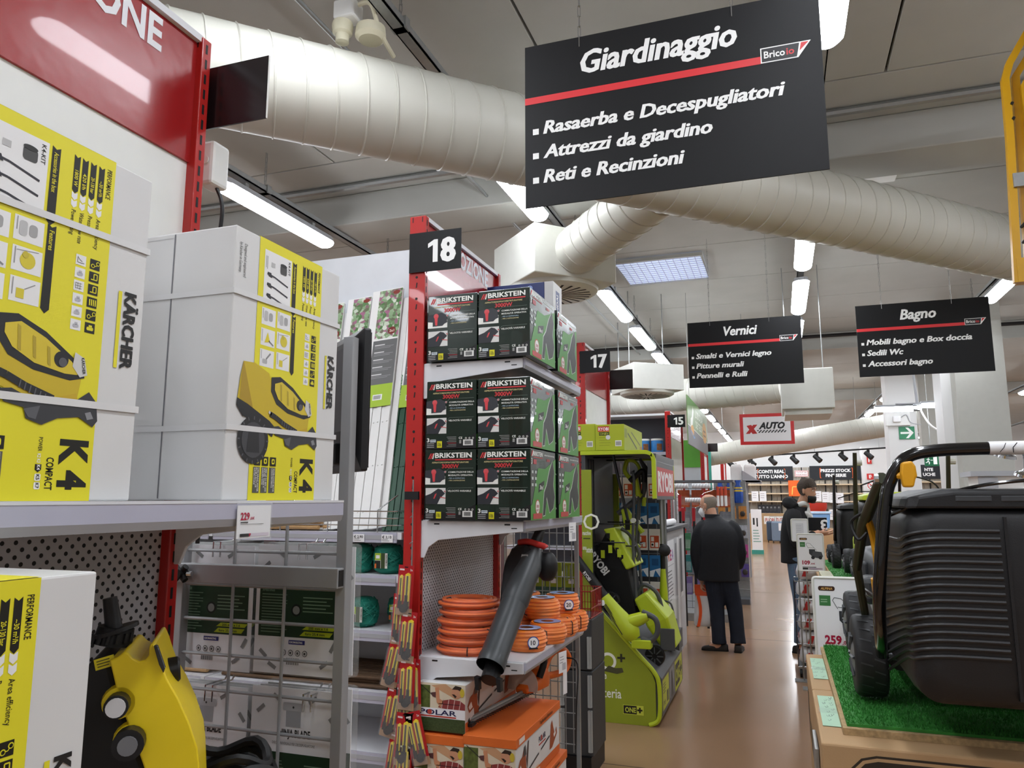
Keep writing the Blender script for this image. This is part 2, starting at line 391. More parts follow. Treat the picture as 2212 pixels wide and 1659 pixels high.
MB().box((-.2, -.15, 0), (.2, .15, .018), WHITE).build('cover', t, bevel=.008); MB().ell((.1, -.1, -.006), (.008, .008, .004), mat('green_led', '#40ff90', .3, emit=3)).build('indicator', t)
# sirens beside the tray
t = thing('alarm_siren', 'cream alarm siren with grille on the conduit above the duct', 'siren', (-1.97, 3.1, 3.98))
CREAM = mat('cream_plastic', '#d8d3ba', .45)
MB().box((-.06, -.05, .06), (.06, .05, .16), WHITE).build('mounting_box', t, bevel=.01)
MB().lathe([(.05, .06), (.055, .04), (.05, .0), (.035, -.01), (.035, -.05), (.02, -.055)], (-.03, 0, 0), (0, 0, 1), CREAM, 16).build('sounder', t, smooth=True)
MB().lathe([(.03, .08), (.075, .05), (.08, .0), (.06, -.02), (.01, -.02)], (.1, .06, -.01), (0, 0, 1), CREAM, 20).build('horn', t, smooth=True)
MB().tube(crv([(.05, 0, .14), (.13, 0, .13), (.16, .05, .0), (.16, .2, -.05)], 5), .012, CREAM, 8).build('hose', t, smooth=True)

# ================================================================ HANGING SIGNS
SIGNB = mat('sign_black', '#161618', .5, spec=.3, noise=.06, ns=300, bump=.03, bs=400); SW, SH = 1.125, .695
def aisle_sign(title, rows, x, y, z, lab, tw=None):
    t = thing('hanging_sign', lab, 'sign', (x, y, z))
    MB().box((0, 0, 0), (SW, .006, SH), SIGNB).build('board', t)
    D = Decal((0, 0, 0), *YF); w = '#f2f2f0'
    D.text(title, SW*.475, .535, .093, w, 1, 'C', w=tw, bold=.02, shear=.22, fat=.02)
    D.rect(0, .439, .915, .468, '#d8353a', 1)
    D.poly([(.915, .44), (1.045, .44), (1.09, .5), (.915, .5)], '#f2f2f0', 1); D.poly([(.919, .444), (1.04, .444), (1.045, .468), (1.05, .496), (.919, .496)], '#1d1d20', 2)
    D.poly([(1.05, .465), (1.082, .496), (1.056, .496)], '#d8353a', 2)
    D.text('Brico', .927, .458, .026, w, 3, bold=.02, w=.073); D.text('io', 1.005, .458, .026, '#d8353a', 3, bold=.02, w=.027)
    for i, (s, wd_) in enumerate(rows):
        v = .305-i*.1035; D.rect(.033, v, .058, v+.025, w, 1); D.text(s, .078, v, .052, w, 1, bold=.018, shear=.22, w=wd_, fat=.035)
    D.build('sign_print', t)
    for u in (.23, .82):
        c = MB(); n = int((ZC-z-SH)/.045)
        for i in range(n+1):
            k = Vector((u, .003, SH-.02+.045*i)); e = Vector((.005, 0, 0)) if i % 2 else Vector((0, .005, 0))
            c.tube([k+e-Vector((0, 0, .024)), k+e+Vector((0, 0, .024)), k-e+Vector((0, 0, .024)), k-e-Vector((0, 0, .024))], .0016, CHROME, 4, closed=True)
        c.build('chain', t)
    return t
aisle_sign('Giardinaggio', [('Rasaerba e Decespugliatori', .915), ('Attrezzi da giardino', .655), ('Reti e Recinzioni', .55)], -.9, 2.75, 2.765, 'large black hanging gardening sign with red stripe, reading Giardinaggio', .6)
aisle_sign('Vernici', [('Smalti e Vernici legno', .75), ('Pitture murali', .48), ('Pennelli e Rulli', .51)], -.83, 8.05, 2.765, 'black hanging paint sign with red stripe, reading Vernici', .333)
aisle_sign('Bagno', [('Mobili bagno e Box doccia', .885), ('Sedili Wc', .31), ('Accessori bagno', .55)], .785, 7.85, 2.765, 'black hanging bathroom sign with red stripe, reading Bagno', .305)
t = thing('hanging_sign', 'white hanging sign in a wide red frame with a chequered strip, reading X AUTO', 'sign', (-.68, 16, 2.69))
MB().box((0, 0, 0), (1.03, .03, .62), mat('sign_red', '#cf2326', .3)).build('frame', t); MB().box((.065, -.004, .065), (.965, .0, .555), PAPER).build('panel', t)
D = Decal((0, -.004, 0), *YF)
D.poly([(.11, .22), (.19, .22), (.34, .4), (.26, .4)], '#c02a2a', 1); D.poly([(.13, .38), (.22, .4), (.33, .22), (.24, .215)], '#c02a2a', 2)
D.text('AUTO', .36, .315, .12, '#15151a', 1, bold=.05, shear=.3, w=.5)
for i in range(18):
    for j in range(3):
        if (i+j) % 2 == 0: D.rect(.33+i*.03+j*.012, .27-j*.018, .36+i*.03+j*.012, .288-j*.018, '#15151a', 1)
D.build('sign_print', t)
for u in (.1, .9): MB().cyl((u, .015, .62), (u, .015, ZC-2.69), .003, SILVER, 5).build('hanging_wire', t)

# ================================================================ SHELF ENDS (gondola heads)
HOLED = peg('white_pegboard', '#cfd0d4', .025, .0042); HOLEG = peg('grey_pegboard', '#b4b5ba', .03, .0048)
def post(t, y, zt=2.9, face=0):
    b = MB().box((-.04, y, 0), (.04, y+.035, zt), RED).build('upright', t, bevel=.003)
    D = Decal((-.04, y, 0), *YF)
    for i in range(int(zt/.1)):
        z = .05+.1*i; D.circ(.04, z+.06, .0065, DBLACK, 0, 8); D.poly([(.036, z+.01), (.042, z+.012), (.045, z+.035), (.039, z+.035)], DBLACK, 0)
    D.rect(.014, zt-.03, .018, zt-.005, DBLACK); D.rect(.062, zt-.03, .066, zt-.005, DBLACK)
    D.build('slot_row', b)['kind'] = 'stuff'
    D = Decal((.04, y, 0), *XF)
    for i in range(int(zt/.045)): D.rect(.012, .02+i*.045, .02, .048+i*.045, DBLACK)
    D.build('slot_row', b)['kind'] = 'stuff'
def plate(num, loc, lab):
    t = thing('aisle_number_plate', lab, 'sign', loc)
    MB().box((0, 0, 0), (.255, .005, .185), SIGNB if num else PBLACK).build('plate', t)
    if num:
        D = Decal((0, 0, 0), *YF); D.poly([(.118, .04), (.142, .04), (.142, .145), (.124, .145), (.094, .128), (.094, .108), (.118, .12)], '#f2f2f0', 1); D.text(num[1], .193, .04, .105, '#f2f2f0', 1, 'C', bold=.025, w=.068, fat=.04); D.build('number', t)
    else: MB().box((.2552, -.0003, 0), (.2565, .0053, .185), WHITE).build('edge', t)
def endcap(y0, lab, pd=.5, base_shelf=True, hdr=True, mid=WHITE, low=HOLED, lowz=1.9, txt=True, depth=1.0):
    t = thing('shelf_end_unit', lab, 'shelving', (-1.5, y0, 0)); w = depth
    post(t, 0); post(t, w-.035)
    MB().box((.0, .035, 1.58), (.012, w-.035, 2.53), mid).build('back_panel', t)
    p = MB().box((.0, .035, .1), (.012, w-.035, 1.58), low).build('perforated_panel', t)
    h = MB().box((.0, .035, 2.53), (.02, w-.035, 2.885), HRED).build('header_panel', t)
    MB().box((-.02, .03, 2.885), (.035, w-.03, 2.905), WSTEEL).build('header_cap', t)
    if txt: Decal((.02, 0, 0), *XF).text('PROMOZIONE', w/2, 2.785, .085, '#e9e9ee', 1, 'C', bold=.03, w=.68*w).build('header_text', t)
    MB().box((-.03, .0, 0), (pd, w, .1), mat('grey_plinth', '#8d8f94', .5)).build('plinth', t)
    return t
def shelf(t, z, y0=.02, w=.96, d=.48, lip=.045, name='shelf', brk=True, tag_z=None):
    s = MB().box((.02, y0, z-.03), (d+.02, y0+w, z), WSTEEL).build(name, t, bevel=.003)
    MB().box((d+.02, y0, z-lip+.012), (d+.03, y0+w, z-.004), mat('price_rail', '#b6b6c6', .25)).build('price_rail', s); MB().box((d+.02, y0, z-.004), (d+.031, y0+w, z+.001), WSTEEL).build('shelf_edge', s); MB().ext([(0, 0), (.01, .0), (.004, -.014), (0, -.014)], (d+.02, y0+w, z-lip+.012), (1, 0, 0), (0, 0, 1), w, GSTEEL).build('lower_lip', s)
    if brk:
        for yy in (y0-.012, y0+w):
            b = MB().ext([(.03, -.16), (.055, -.16), (.075, -.115), (.12, -.085), (d+.02, -.045), (d+.02, -.004), (.03, -.004)], (0, yy+.012, z), (1, 0, 0), (0, 0, 1), .01, WSTEEL).build('bracket', s, bevel=.002)
            D = Decal((0, yy+.002, z), *YF); D.rect(.1, -.02, .125, -.014, DBLACK); D.rect(d-.06, -.02, d-.035, -.014, DBLACK); D.rect(d-.03, -.034, d-.005, -.03, DBLACK); D.build('slot', s)
    return s
ec0 = endcap(.6, 'red-headed white shelf end holding yellow pressure washer boxes', low=HOLEG)
shelf(ec0, 1.615, d=.5)
shelf(ec0, .55, d=.5)
plate('', (-1.53, 1.615, 2.65), 'blank black aisle plate on the pressure-washer shelf end')
t = thing('junction_box', 'white electrical box with black cable on the shelf end upright', 'electrical box', (-1.52, 1.637, 2.5))
MB().box((0, 0, 0), (.055, .07, .13), WHITE).build('box', t, bevel=.01); MB().cyl((.03, -.001, .07), (.03, -.004, .07), .012, WHITE, 14).build('cover_screw', t)
MB().tube(crv([(.04, .04, .0), (.055, .05, -.06), (.04, .06, -.2), (.05, .06, -.5), (.03, .06, -1.0)], 6), .006, BLACK, 6).build('cable', t, smooth=True)
ec18 = endcap(3.0, 'red-headed white shelf end 18 with vacuum blower boxes')
for z in (2.215, 1.53, .97): shelf(ec18, z)
plate('18', (-1.535, 2.99, 2.63), 'black aisle number plate reading eighteen on the blower-box shelf end')
plate('', (-1.535, 4.01, 2.63), 'blank black plate behind the blower-box shelf end')
ec17 = endcap(6.02, 'red-headed shelf end 17 behind the lime tool display', pd=.035)
plate('17', (-1.5, 6.01, 2.64), 'black aisle number plate reading seventeen behind the lime tool stand'); plate('', (-1.5, 7.03, 2.64), 'blank black plate hanging past the lime tool stand')
ec15 = endcap(11.3, 'red-headed shelf end 15 beside the paint roller rack', txt=False, depth=1.6)
plate('15', (-1.5, 11.29, 2.655), 'black aisle number plate reading fifteen beside the paint tins')
ec14 = endcap(20.5, 'red-headed shelf end 14 near the back of the shop', txt=False); ec14.location.x = -1.36
plate('14', (-1.36, 20.49, 2.63), 'black aisle number plate reading fourteen near the plastic canisters')
ecx = endcap(16.6, 'orange-red shelf end upright before the teal panel', txt=False)
plate('', (-1.5, 17.61, 2.66), 'blank black aisle plate beside the teal panel')

# ================================================================ PRESSURE WASHER BOXES
KW, KD, KH = .38, .305, .545
def washer_art(D):
    Y_, K_, W_ = '#e6dc2c', '#1c1b14', '#ececec'
    D.rect(.073, .0, .302, KH, Y_, 0)
    D.text('Designed and engineered', .026, .513, .0085, '#333333', 1, rot=-90, w=.069, bold=0); D.text('by Kärcher in Germany', .012, .513, .0085, '#333333', 1, rot=-90, w=.062, bold=0)
    D.rect(.09, .408, .183, .523, W_, 1)
    D.text('K4-KIT', .171, .517, .007, K_, 2, rot=-90, bold=.01)
    D.rr(.143, .483, .166, .503, .005, '#4b4b4b', 2); D.circ(.154, .503, .0115, '#2c2c2c', 3, ry=.004)
    D.rect(.112, .49, .125, .5, '#bcbcbc', 2)
    for v in (.466, .443, .42): D.line([(.1, v+.006), (.125, v+.004), (.172, v-.006)], .0035, '#2b2b33', 2); D.poly([(.1, v+.01), (.112, v+.01), (.116, v), (.104, v+.002)], '#2b2b33', 3)
    D.lines(.51, .1, .48, 2, .004, .0015, '#888888', 2, rot=True)
    def ribbon(x, y0, y1, w, s, h):
        D.poly([(x-w/2, y0-.004), (x-w/2, y0+.001), (x, y0-.003), (x+w/2, y0+.001), (x+w/2, y1), (x, y1-w*.5), (x-w/2, y1)], K_, 1)
        return D
    ribbon(.195, .522, .408, .014, '', 0); D.text('Accessories in the box', .1915, .514, .0075, Y_, 2, rot=-90, w=.062, bold=.01)
    ribbon(.199, .402, .276, .014, '', 0); D.text('Features', .1955, .394, .0075, Y_, 2, rot=-90, w=.03, bold=.01)
    for i, (u, v) in enumerate([(.089, .362), (.141, .364), (.089, .318), (.142, .32), (.089, .274), (.143, .276)]):
        D.rect(u, v, u+.046, v+.036, W_, 1)
        if i in (0, 1): D.rr(u+.008, v+.008, u+.02, v+.03, .004, '#bdbdbd', 2); D.rr(u+.023, v+.01, u+.036, v+.028, .005, '#a6a6a6', 2)
        elif i == 2: D.poly([(u+.012, v+.006), (u+.03, v+.01), (u+.022, v+.03)], '#e0cf2a', 2); D.line([(u+.026, v+.012), (u+.042, v+.004)], .003, '#8a8a8a', 2)
        elif i == 3: D.circ(u+.024, v+.018, .012, '#d8c83a', 2); D.circ(u+.02, v+.026, .005, '#c9b93a', 3); D.line([(u+.006, v+.03), (u+.04, v+.034)], .001, '#999999', 2)
        elif i == 4: D.rr(u+.008, v+.006, u+.024, v+.016, .003, '#b8b8b8', 2); D.line([(u+.02, v+.016), (u+.034, v+.03)], .004, '#8a8a8a', 2)
        else: D.rect(u+.01, v+.006, u+.022, v+.02, '#d8c83a', 2); D.line([(u+.022, v+.02), (u+.038, v+.03)], .0015, '#999999', 2)
        D.lines(v+.034, u+.005, v+.008, 1, .003, .0015, '#999999', 2, rot=True)
    D.text('PERFORMANCE', .2865, .527, .0085, K_, 1, rot=-90, w=.049, bold=.012)
    for i, (u, s, q) in enumerate([(.276, '~30 m²/h', 'Area efficiency'), (.2605, '20-130 bar', 'Pressure'), (.2455, '420 l/h', 'Water flow rate'), (.231, '1800 W', 'Power rating')]):
        ribbon(u, .525, .47, .0105, '', 0); D.text(s, u-.0032, .476, .0062, Y_, 2, al='R', rot=-90, bold=.012, w=min(.026, .0043*len(s)))
        for k in (0, 1): D.poly([(u-.005, .467-k*.012), (u, .464-k*.012), (u+.005, .467-k*.012), (u+.005, .458-k*.012), (u, .454-k*.012), (u-.005, .458-k*.012)], W_, 1)
        D.text(q, u-.003, .439, .0075, K_, 1, rot=-90, bold=.004, w=.0033*len(q))
    for i in range(6):
        v = .357-i*.0202
        D.rect(.2685, v, .2865, v+.0162, K_, 1); D.rect(.243, v, .261, v+.0162, W_, 1)
        if i in (0, 4): D.circ(.2735, v+.0055, .0035, Y_, 2, 10); D.circ(.2825, v+.0105, .0035, Y_, 2, 10); D.circ(.2735, v+.0055, .0022, K_, 3, 10); D.circ(.2825, v+.0105, .0022, K_, 3, 10); D.line([(.2735, v+.0055), (.279, v+.006), (.2825, v+.0105)], .001, Y_, 3)
        elif i in (1, 2): D.line([(.272, v+.004), (.283, v+.004), (.283, v+.013), (.277, v+.013), (.277, v+.004)], .0016, Y_, 2)
        elif i == 3:
            for k in range(4): D.rect(.272+k*.0035, v+.003, .274+k*.0035, v+.013, Y_, 2)
        else: D.rr(.2715, v+.004, .2835, v+.0095, .002, Y_, 2); D.rect(.275, v+.009, .281, v+.0125, Y_, 2)
        if i == 0: D.line([(.246, v+.013), (.246, v+.004), (.258, v+.004)], .0009, '#777777', 2); D.line([(.2465, v+.012), (.25, v+.0085), (.254, v+.0065)], .0009, '#777777', 2)
        elif i == 2:
            for k in range(3): D.line([(.246+k*.004, v+.003), (.246+k*.004, v+.013)], .0008, '#888888', 2); D.line([(.246, v+.004+k*.004), (.257, v+.004+k*.004)], .0008, '#888888', 2)
        else: D.rr(.247, v+.004, .257, v+.009, .002, '#b9b9c0', 2); D.rect(.25, v+.0085, .255, v+.012, '#b9b9c0', 2)
    D.rect(.3265, .211, .3335, .337, Y_, 1)
    D.text('KÄRCHER', .3395, .3375, .0225, '#222222', 1, rot=-90, bold=.02, w=.126, fat=.04)
    # the machine, lying on its back
    K2, K3, YB = '#26272a', '#3a3b3f', '#cdb32c'
    D.poly([(.04, .275), (.075, .277), (.122, .262), (.13, .245), (.15, .21), (.2, .188), (.27, .185), (.262, .13), (.2, .135), (.12, .165), (.05, .193), (.027, .2), (.033, .245)], YB, 2)
    D.poly([(.033, .2), (.05, .194), (.075, .183), (.04, .276), (.036, .25)], '#b0922a', 3)
    D.poly([(.026, .2), (.06, .19), (.13, .163), (.15, .15), (.14, .13), (.12, .14), (.1, .16), (.045, .165), (.025, .185)], K2, 3)
    D.poly([(.13, .255), (.16, .26), (.205, .243), (.25, .215), (.272, .2), (.275, .185), (.25, .178), (.19, .185), (.15, .2), (.13, .225)], K2, 3)
    D.poly([(.142, .243), (.165, .25), (.205, .234), (.25, .207), (.262, .197), (.262, .188), (.24, .187), (.19, .195), (.155, .212), (.142, .23)], '#d9c238', 4)
    for k in range(3): D.poly([(.16+k*.024, .245-k*.011), (.165+k*.024, .243-k*.011), (.168+k*.024, .208-k*.007), (.163+k*.024, .21-k*.007)], '#b59f33', 5)
    D.poly([(.255, .222), (.272, .215), (.279, .19), (.266, .185), (.252, .2)], '#d2d2d0', 5); D.text('KÄRCHER', .266, .215, .005, K2, 6, rot=-80, w=.025)
    D.circ(.2325, .207, .012, K2, 5); D.circ(.235, .203, .007, '#595a5e', 6)
    D.line([(.13, .178), (.15, .172), (.18, .16), (.225, .147)], .011, K2, 5); D.line([(.125, .182), (.135, .177)], .006, '#c9c9c9', 5)
    for k in range(7): D.line([(.172+k*.008, .168-k*.003), (.17+k*.008, .157-k*.003)], .002, '#5a5b60', 6)
    D.circ(.08, .12, .048, K2, 4, 28); D.circ(.08, .12, .036, '#46474b', 5, 24); D.poly([(.06, .095), (.1, .095), (.095, .14), (.065, .14)], '#2c2d30', 6)
    for k in range(16): a = 2*PI*k/16; D.line([(.08+.041*math.cos(a), .12+.041*math.sin(a)), (.08+.048*math.cos(a), .12+.048*math.sin(a))], .003, '#55565a', 5)
    D.poly([(.14, .152), (.16, .155), (.2, .14), (.25, .14), (.285, .165), (.3, .15), (.304, .122), (.296, .112), (.27, .125), (.235, .12), (.21, .108), (.185, .115), (.18, .13), (.15, .135)], K3, 4)
    D.poly([(.235, .152), (.262, .16), (.268, .145), (.25, .14)], '#c9a92c', 5); D.poly([(.285, .122), (.296, .125), (.29, .135), (.28, .132)], '#8a8b90', 5); D.poly([(.18, .128), (.205, .135), (.2, .115), (.188, .117)], '#5c5d62', 5)
    for i, u in enumerate((.087, .1125, .138)):
        D.rect(u, .07, u+.02, .0885, K_, 2); D.rr(u+.005, .074, u+.015, .085, .003, Y_, 3); D.rect(u+.008, .077, u+.012, .082, K_, 4)
        D.rect(u-.001, .015, u+.019, .067, '#55554f', 2)
        D.text(('CAN DRAW WATER', 'USES UP TO 80% LESS', 'WATER-COOLED MOTOR')[i], u+.0115, .0655, .0045, '#f0f0ea', 3, rot=-90, w=.048, bold=.008); D.text(('FROM A BUTT OR', 'WATER THAN A', 'SUPERIOR PERFORMANCE')[i], u+.0055, .0655, .0045, '#f0f0ea', 3, rot=-90, w=.04, bold=.004)
        if i < 2: D.text(('WATERCOURSE', 'GARDEN HOSE')[i], u, .0655, .0045, '#f0f0ea', 3, rot=-90, w=.034, bold=.004)
    D.text('K 4', .2465, .0905, .044, K_, 1, rot=-90, bold=.045, w=.074)
    D.text('COMPACT', .2245, .0625, .0115, K_, 1, rot=-90, bold=.02, w=.047)
    D.text('POWER', .2095, .0905, .0062, K_, 1, rot=-90, bold=.005, w=.02); D.text('K2 K3', .2095, .067, .005, '#f4f4f0', 1, rot=-90, w=.013); D.poly([(.207, .052), (.217, .052), (.217, .044), (.212, .0405), (.207, .044)], K_, 1); D.text('K4', .2098, .051, .005, '#ffffff', 2, rot=-90, w=.007)
    for k in (0, 1): D.rr(.2075, .0285-k*.012, .217, .0385-k*.012, .002, '#f4f4f0', 1); D.text(('K5', 'K7')[k], .21, .0375-k*.012, .005, K_, 2, rot=-90, w=.0075)
    return D
def washer_box(lab, loc, rz=0, strap=True):
    t = thing('pressure_washer_box', lab, 'box', loc, rz, 'boxed pressure washers')
    b = MB().box((-KD, 0, 0), (0, KW, KH), WCARD); b.build('carton', t, bevel=.003)
    fr(washer_art(Decal((0, 0, 0), *XF)), 'printed_front', t)
    D = Decal((-KD, 0, 0), *YF); D.rect(KD/2-.0015, .004, KD/2+.0015, KH-.004, '#77777c'); D.rect(.01, KH-.012, KD/2-.003, KH-.011, '#a9a9a9'); D.build('flap_seam', t)
    Decal((-KD, 0, KH), (1, 0, 0), (0, 1, 0)).rect(.05, .073, KD, .302, '#e6dc2c').poly([(.1, .1), (.25, .14), (.27, .22), (.12, .25)], '#26272a', 1).build('printed_top', t)
    if strap:
        SB = mat('strap_plastic', '#dcdcdc', .35)
        for z in (.14, .41):
            s = MB().tube([(-KD-.0025, -.0025, z), (.0025, -.0025, z), (.0025, KW+.0025, z+.008), (-KD-.0025, KW+.0025, z)], [(.0008, .006)]*4, SB, 4, closed=True)
            s = MB(); w = .0055
            P = [(-KD-.002, -.002, z), (.0035, -.002, z), (.0035, KW+.002, z+.008), (-KD-.002, KW+.002, z)]
            for a, c in zip(P, P[1:]+P[:1]): s.raw([(a[0], a[1], a[2]-w), (c[0], c[1], c[2]-w), (c[0], c[1], c[2]+w), (a[0], a[1], a[2]+w)], [(0, 1, 2, 3)], SB)
            s.build('strap', t, fix=False)
    return t
wb1 = washer_box('yellow and white pressure washer box on the shelf, touching the near upright', (-.995, .592, 1.6165))
wb2 = washer_box('yellow and white pressure washer box on the shelf above the price tag', (-.995, 1.19, 1.6165))
wb3 = washer_box('yellow and white pressure washer box standing out in front of the shelf below', (-.81, .37, .985), strap=False)
wb4 = washer_box('yellow and white pressure washer box supporting the protruding one', (-.67, .37, .437), strap=False)
tag(MB().box((-.975, .3, 0), (-.65, .8, .12), CARD).box((-.975, .3, .12), (-.65, .8, .4355), CARD).build('brown_box', bevel=.004), 'brown cardboard base under the stacked washer boxes', 'box')
# price tag on the rail
t = thing('price_tag', 'white paper price tag in clear sleeve on the washer shelf, reading 229', 'price tag', (-.966, 1.2, 1.545), R(0))
MB().box((0, 0, 0), (.0015, .1, .062), PAPER).build('card', t)
D = Decal((.0015, 0, 0), *XF); D.text('229', .008, .035, .013, '#b5173f', 1, bold=.03, w=.026); D.text(',00€', .035, .035, .005, '#b5173f', 1); D.rect(.008, .029, .03, .031, '#444444', 1); D.lines(.008, .027, .08, 1, .003, .001, '#999999'); D.rect(.008, .003, .034, .009, '#333333', 1); D.poly([(.034, .003), (.034, .009), (.04, .009), (.036, .003)], '#b5173f', 2); D.rect(.04, .003, .095, .009, '#d3c9d6', 0); D.build('tag_print', t)
MB().box((.002, -.003, -.006), (.0024, .103, .068), PLAST).build('sleeve', t)

t = thing('cable_bundle', 'black hose bundle with yellow sleeve on the lower shelf under the wire grid', 'hose', (-1.2, 1.5, .552))
b = MB()
for k in range(5): b.tube([(.16*math.cos(a)*(1-.1*k), .12*math.sin(a)*(1-.1*k), .41+.022*k+.015*math.sin(3*a+k)) for a in [2*PI*i/24 for i in range(24)]], .011, DBLACK, 7, closed=True)
b.build('hose', t, smooth=True); MB().cyl((.12, .0, .44), (.16, .04, .44), .02, YEL, 12).build('sleeve', t); MB().box((-.17, -.13, .0), (.17, .13, .388), CARD).build('carton_support', t)

# ================================================================ WIRE GRID FRAME WITH BLADE PACKS
FR = mat('grey_frame_steel', '#9fa1a3', .4, .3)
t = thing('wire_grid_stand', 'grey steel frame with welded wire grid at the side of the washer shelf', 'display grid', (-1.6, 1.74, 0))
for x, zt in ((.0, 1.62), (.515, 2.05)): MB().box((x, 0, 0), (x+.03, .03, zt), FR).build('frame_post', t, bevel=.002)
MB().box((-.02, -.03, 1.395), (.54, .0, 1.445), FR).build('cross_bar', t, bevel=.002); MB().box((.541, -.026, 1.4), (.5415, -.004, 1.44), DBLACK).build('bar_end', t)
for i, x in enumerate((.19, .355)): MB().cyl((x, .012, .3), (x, .012, 1.6), .0045, FR, 8).build('grid_wire', t)
for i in range(14): MB().cyl((.02, .016, .38+i*.0915), (.53, .016, .38+i*.0915), .0045, FR, 8).build('grid_wire', t)
k = MB()
for i in range(4):
    a = PI/4+PI/2*i; k.cyl((.06+.0*i, -.045, 1.42), (.06+.026*math.cos(a), -.045, 1.42+.026*math.sin(a)), .009, DBLACK, 10)
k.cyl((.06, -.06, 1.42), (.06, -.03, 1.42), .014, DBLACK, 12); k.build('star_knob', t, smooth=True); MB().cyl((.085, -.045, 1.42), (.1, -.045, 1.42), .007, CHROME, 8).build('bolt', t)
for (x, z) in ((.12, 1.5), (.4, 1.5), (.12, 1.12), (.43, 1.12)):
    h = MB()
    for dx in (-.012, .012): h.tube([(x+dx, .022, z-.04), (x+dx, .022, z), (x+dx, .1, z), (x+dx, .11, z+.01)], .0025, CHROME, 6)
    h.build('hook', t)
def blade_pack(lab, loc, kind):
    t = thing('blade_pack', lab, 'blister pack', loc, 0, 'brush cutter blade blister packs')
    W, H = .265, .335
    MB().box((0, .0, 0), (W, .003, H), PAPER).build('card', t)
    D = Decal((0, 0, 0), *YF); G = '#1d3a24'
    if kind == 0:
        D.rect(.012, .095, W-.012, .225, G); D.text('AVVERTENZE', .02, .212, .006, '#7d9a80', 1, w=.04)
        D.lines(.02, .205, .105, 14, .0075, .0025, '#6f8a72', 1); D.lines(.15, .2, .25, 5, .009, .0028, '#7d9a80', 1); D.circ(.13, .165, .016, '#0f1d12', 1); D.circ(.13, .165, .011, '#8a8f8c', 2)
        D.poly([(.15, .116), (.165, .126), (.255, .126), (.245, .116)], '#b3c522', 1); D.poly([(.143, .1), (.157, .112), (.245, .112), (.235, .1)], '#b3c522', 1)
        D.text('255 mm x 1.6', .17, .118, .006, '#1d3a24', 2, w=.06); D.text('foro 25.4 mm', .16, .103, .006, '#1d3a24', 2, w=.06)
        D.rect(.11, .077, .16, .088, '#2c2f7a', 1); D.text('EUROMARKETING', .113, .08, .005, '#ffffff', 2, w=.04)
        for i in range(4): D.circ(.095+i*.022, .055, .008, '#555555', 1); D.circ(.095+i*.022, .055, .0062, '#e0e0e0', 2); D.rect(.092+i*.022, .052, .098+i*.022, .058, '#555555', 3)
        for i in range(16): D.rect(.105+i*.0024, .025, .105+i*.0024+(.0008+.0008*(i % 3 == 0)), .042, '#333333', 1)
    else:
        D.rect(.0, .0, W, .175, G); D.text('NINJA BLADE', .09, .215, .018, '#2b2b2b', 1, bold=.03, w=.095); D.text('DISCO UNIVERSALE PER DECESPUGLIATORE', .07, .195, .006, '#8d8d8d', 1, w=.13)
        D.text('AVVERTENZE', .012, .165, .007, '#a9c0ab', 1, w=.05); D.lines(.012, .155, .11, 16, .008, .0025, '#6f8a72', 1); D.lines(.17, .15, .25, 5, .01, .003, '#7d9a80', 1); D.circ(.14, .09, .045, '#4a5a2a', 1); D.circ(.14, .09, .014, '#0f1d12', 2)
        D.rect(.11, .24, .155, .3, '#a5a7aa', 1); D.rr(.1, .28, .165, .3, .004, '#b5b7ba', 2); D.circ(.132, .289, .003, '#333333', 3, 8)
    for i, (u, v, a) in enumerate([(.03, .05, -40), (.06, .02, -30), (.22, .03, 35), (.245, .075, 60), (.03, .28, 40), (.08, .31, -35), (.19, .31, 30), (.25, .26, -50)]):
        if kind and v < .1: continue
        c, s_ = math.cos(R(a)), math.sin(R(a)); w = .005; L = .014
        D.poly([(u-c*L-s_*w, v-s_*L+c*w), (u-c*L+s_*w, v-s_*L-c*w), (u+c*L+s_*w, v+s_*L-c*w), (u+c*L-s_*w, v+s_*L+c*w)], '#8f9090', 1)
    D.build('card_print', t)
    b = MB().box((-.008, .004, -.008), (W+.008, .03, H+.008), PLAST); b.build('blister', t, bevel=.012)
    return t
for i, (x, z, kd, lab) in enumerate([(-1.64, 1.155, 0, 'green and white blade blister pack hooked in the upper row nearest the red upright'), (-1.362, 1.16, 0, 'green and white blade blister pack hooked in the upper row beside the tall post'),
                                     (-1.64, .78, 1, 'white blister pack reading NINJA BLADE in the lower row nearest the red upright'), (-1.36, .79, 1, 'white blister pack reading NINJA BLADE in the lower row beside the tall post')]):
    blade_pack(lab, (x, 1.79, z), kd)
    for j in (1, 2): blade_pack(('upper' if kd == 0 else 'lower')+' blade blister pack '+('right behind the front pack' if j == 1 else 'deepest on the hook')+(' near the red upright' if x < -1.5 else ' near the tall post'), (x, 1.79+.033*j, z-.003*j), kd)
# monitor on the tall post
t = thing('monitor', 'black monitor seen from behind on the tall grey post', 'monitor', (-1.268, 1.995, 1.692), R(-40))
b = MB(); b.loft([[(x*.31, 0, z*.39) for x, z in ((0, 0), (1, 0), (1, 1), (0, 1))], [(x*.31, -.02, z*.39) for x, z in ((0, 0), (1, 0), (1, 1), (0, 1))], [(.03+x*.25, -.045, .09+z*.27) for x, z in ((0, 0), (1, 0), (1, 1), (0, 1))], [(.06+x*.19, -.055, .11+z*.23) for x, z in ((0, 0), (1, 0), (1, 1), (0, 1))]], BLACK).build('rear_shell', t, bevel=.006)
MB().box((.01, .001, .01), (.3, .004, .38), PBLACK).build('screen', t); MB().box((.08, -.06, .02), (.2, -.02, .08), BLACK).build('mount', t, bevel=.005)
D = Decal((.31, -.021, 0), (-1, 0, 0), (0, 0, 1)); 
for z in (.03, .1, .16, .3, .34, .38): D.circ(.012, z, .004, DBLACK)
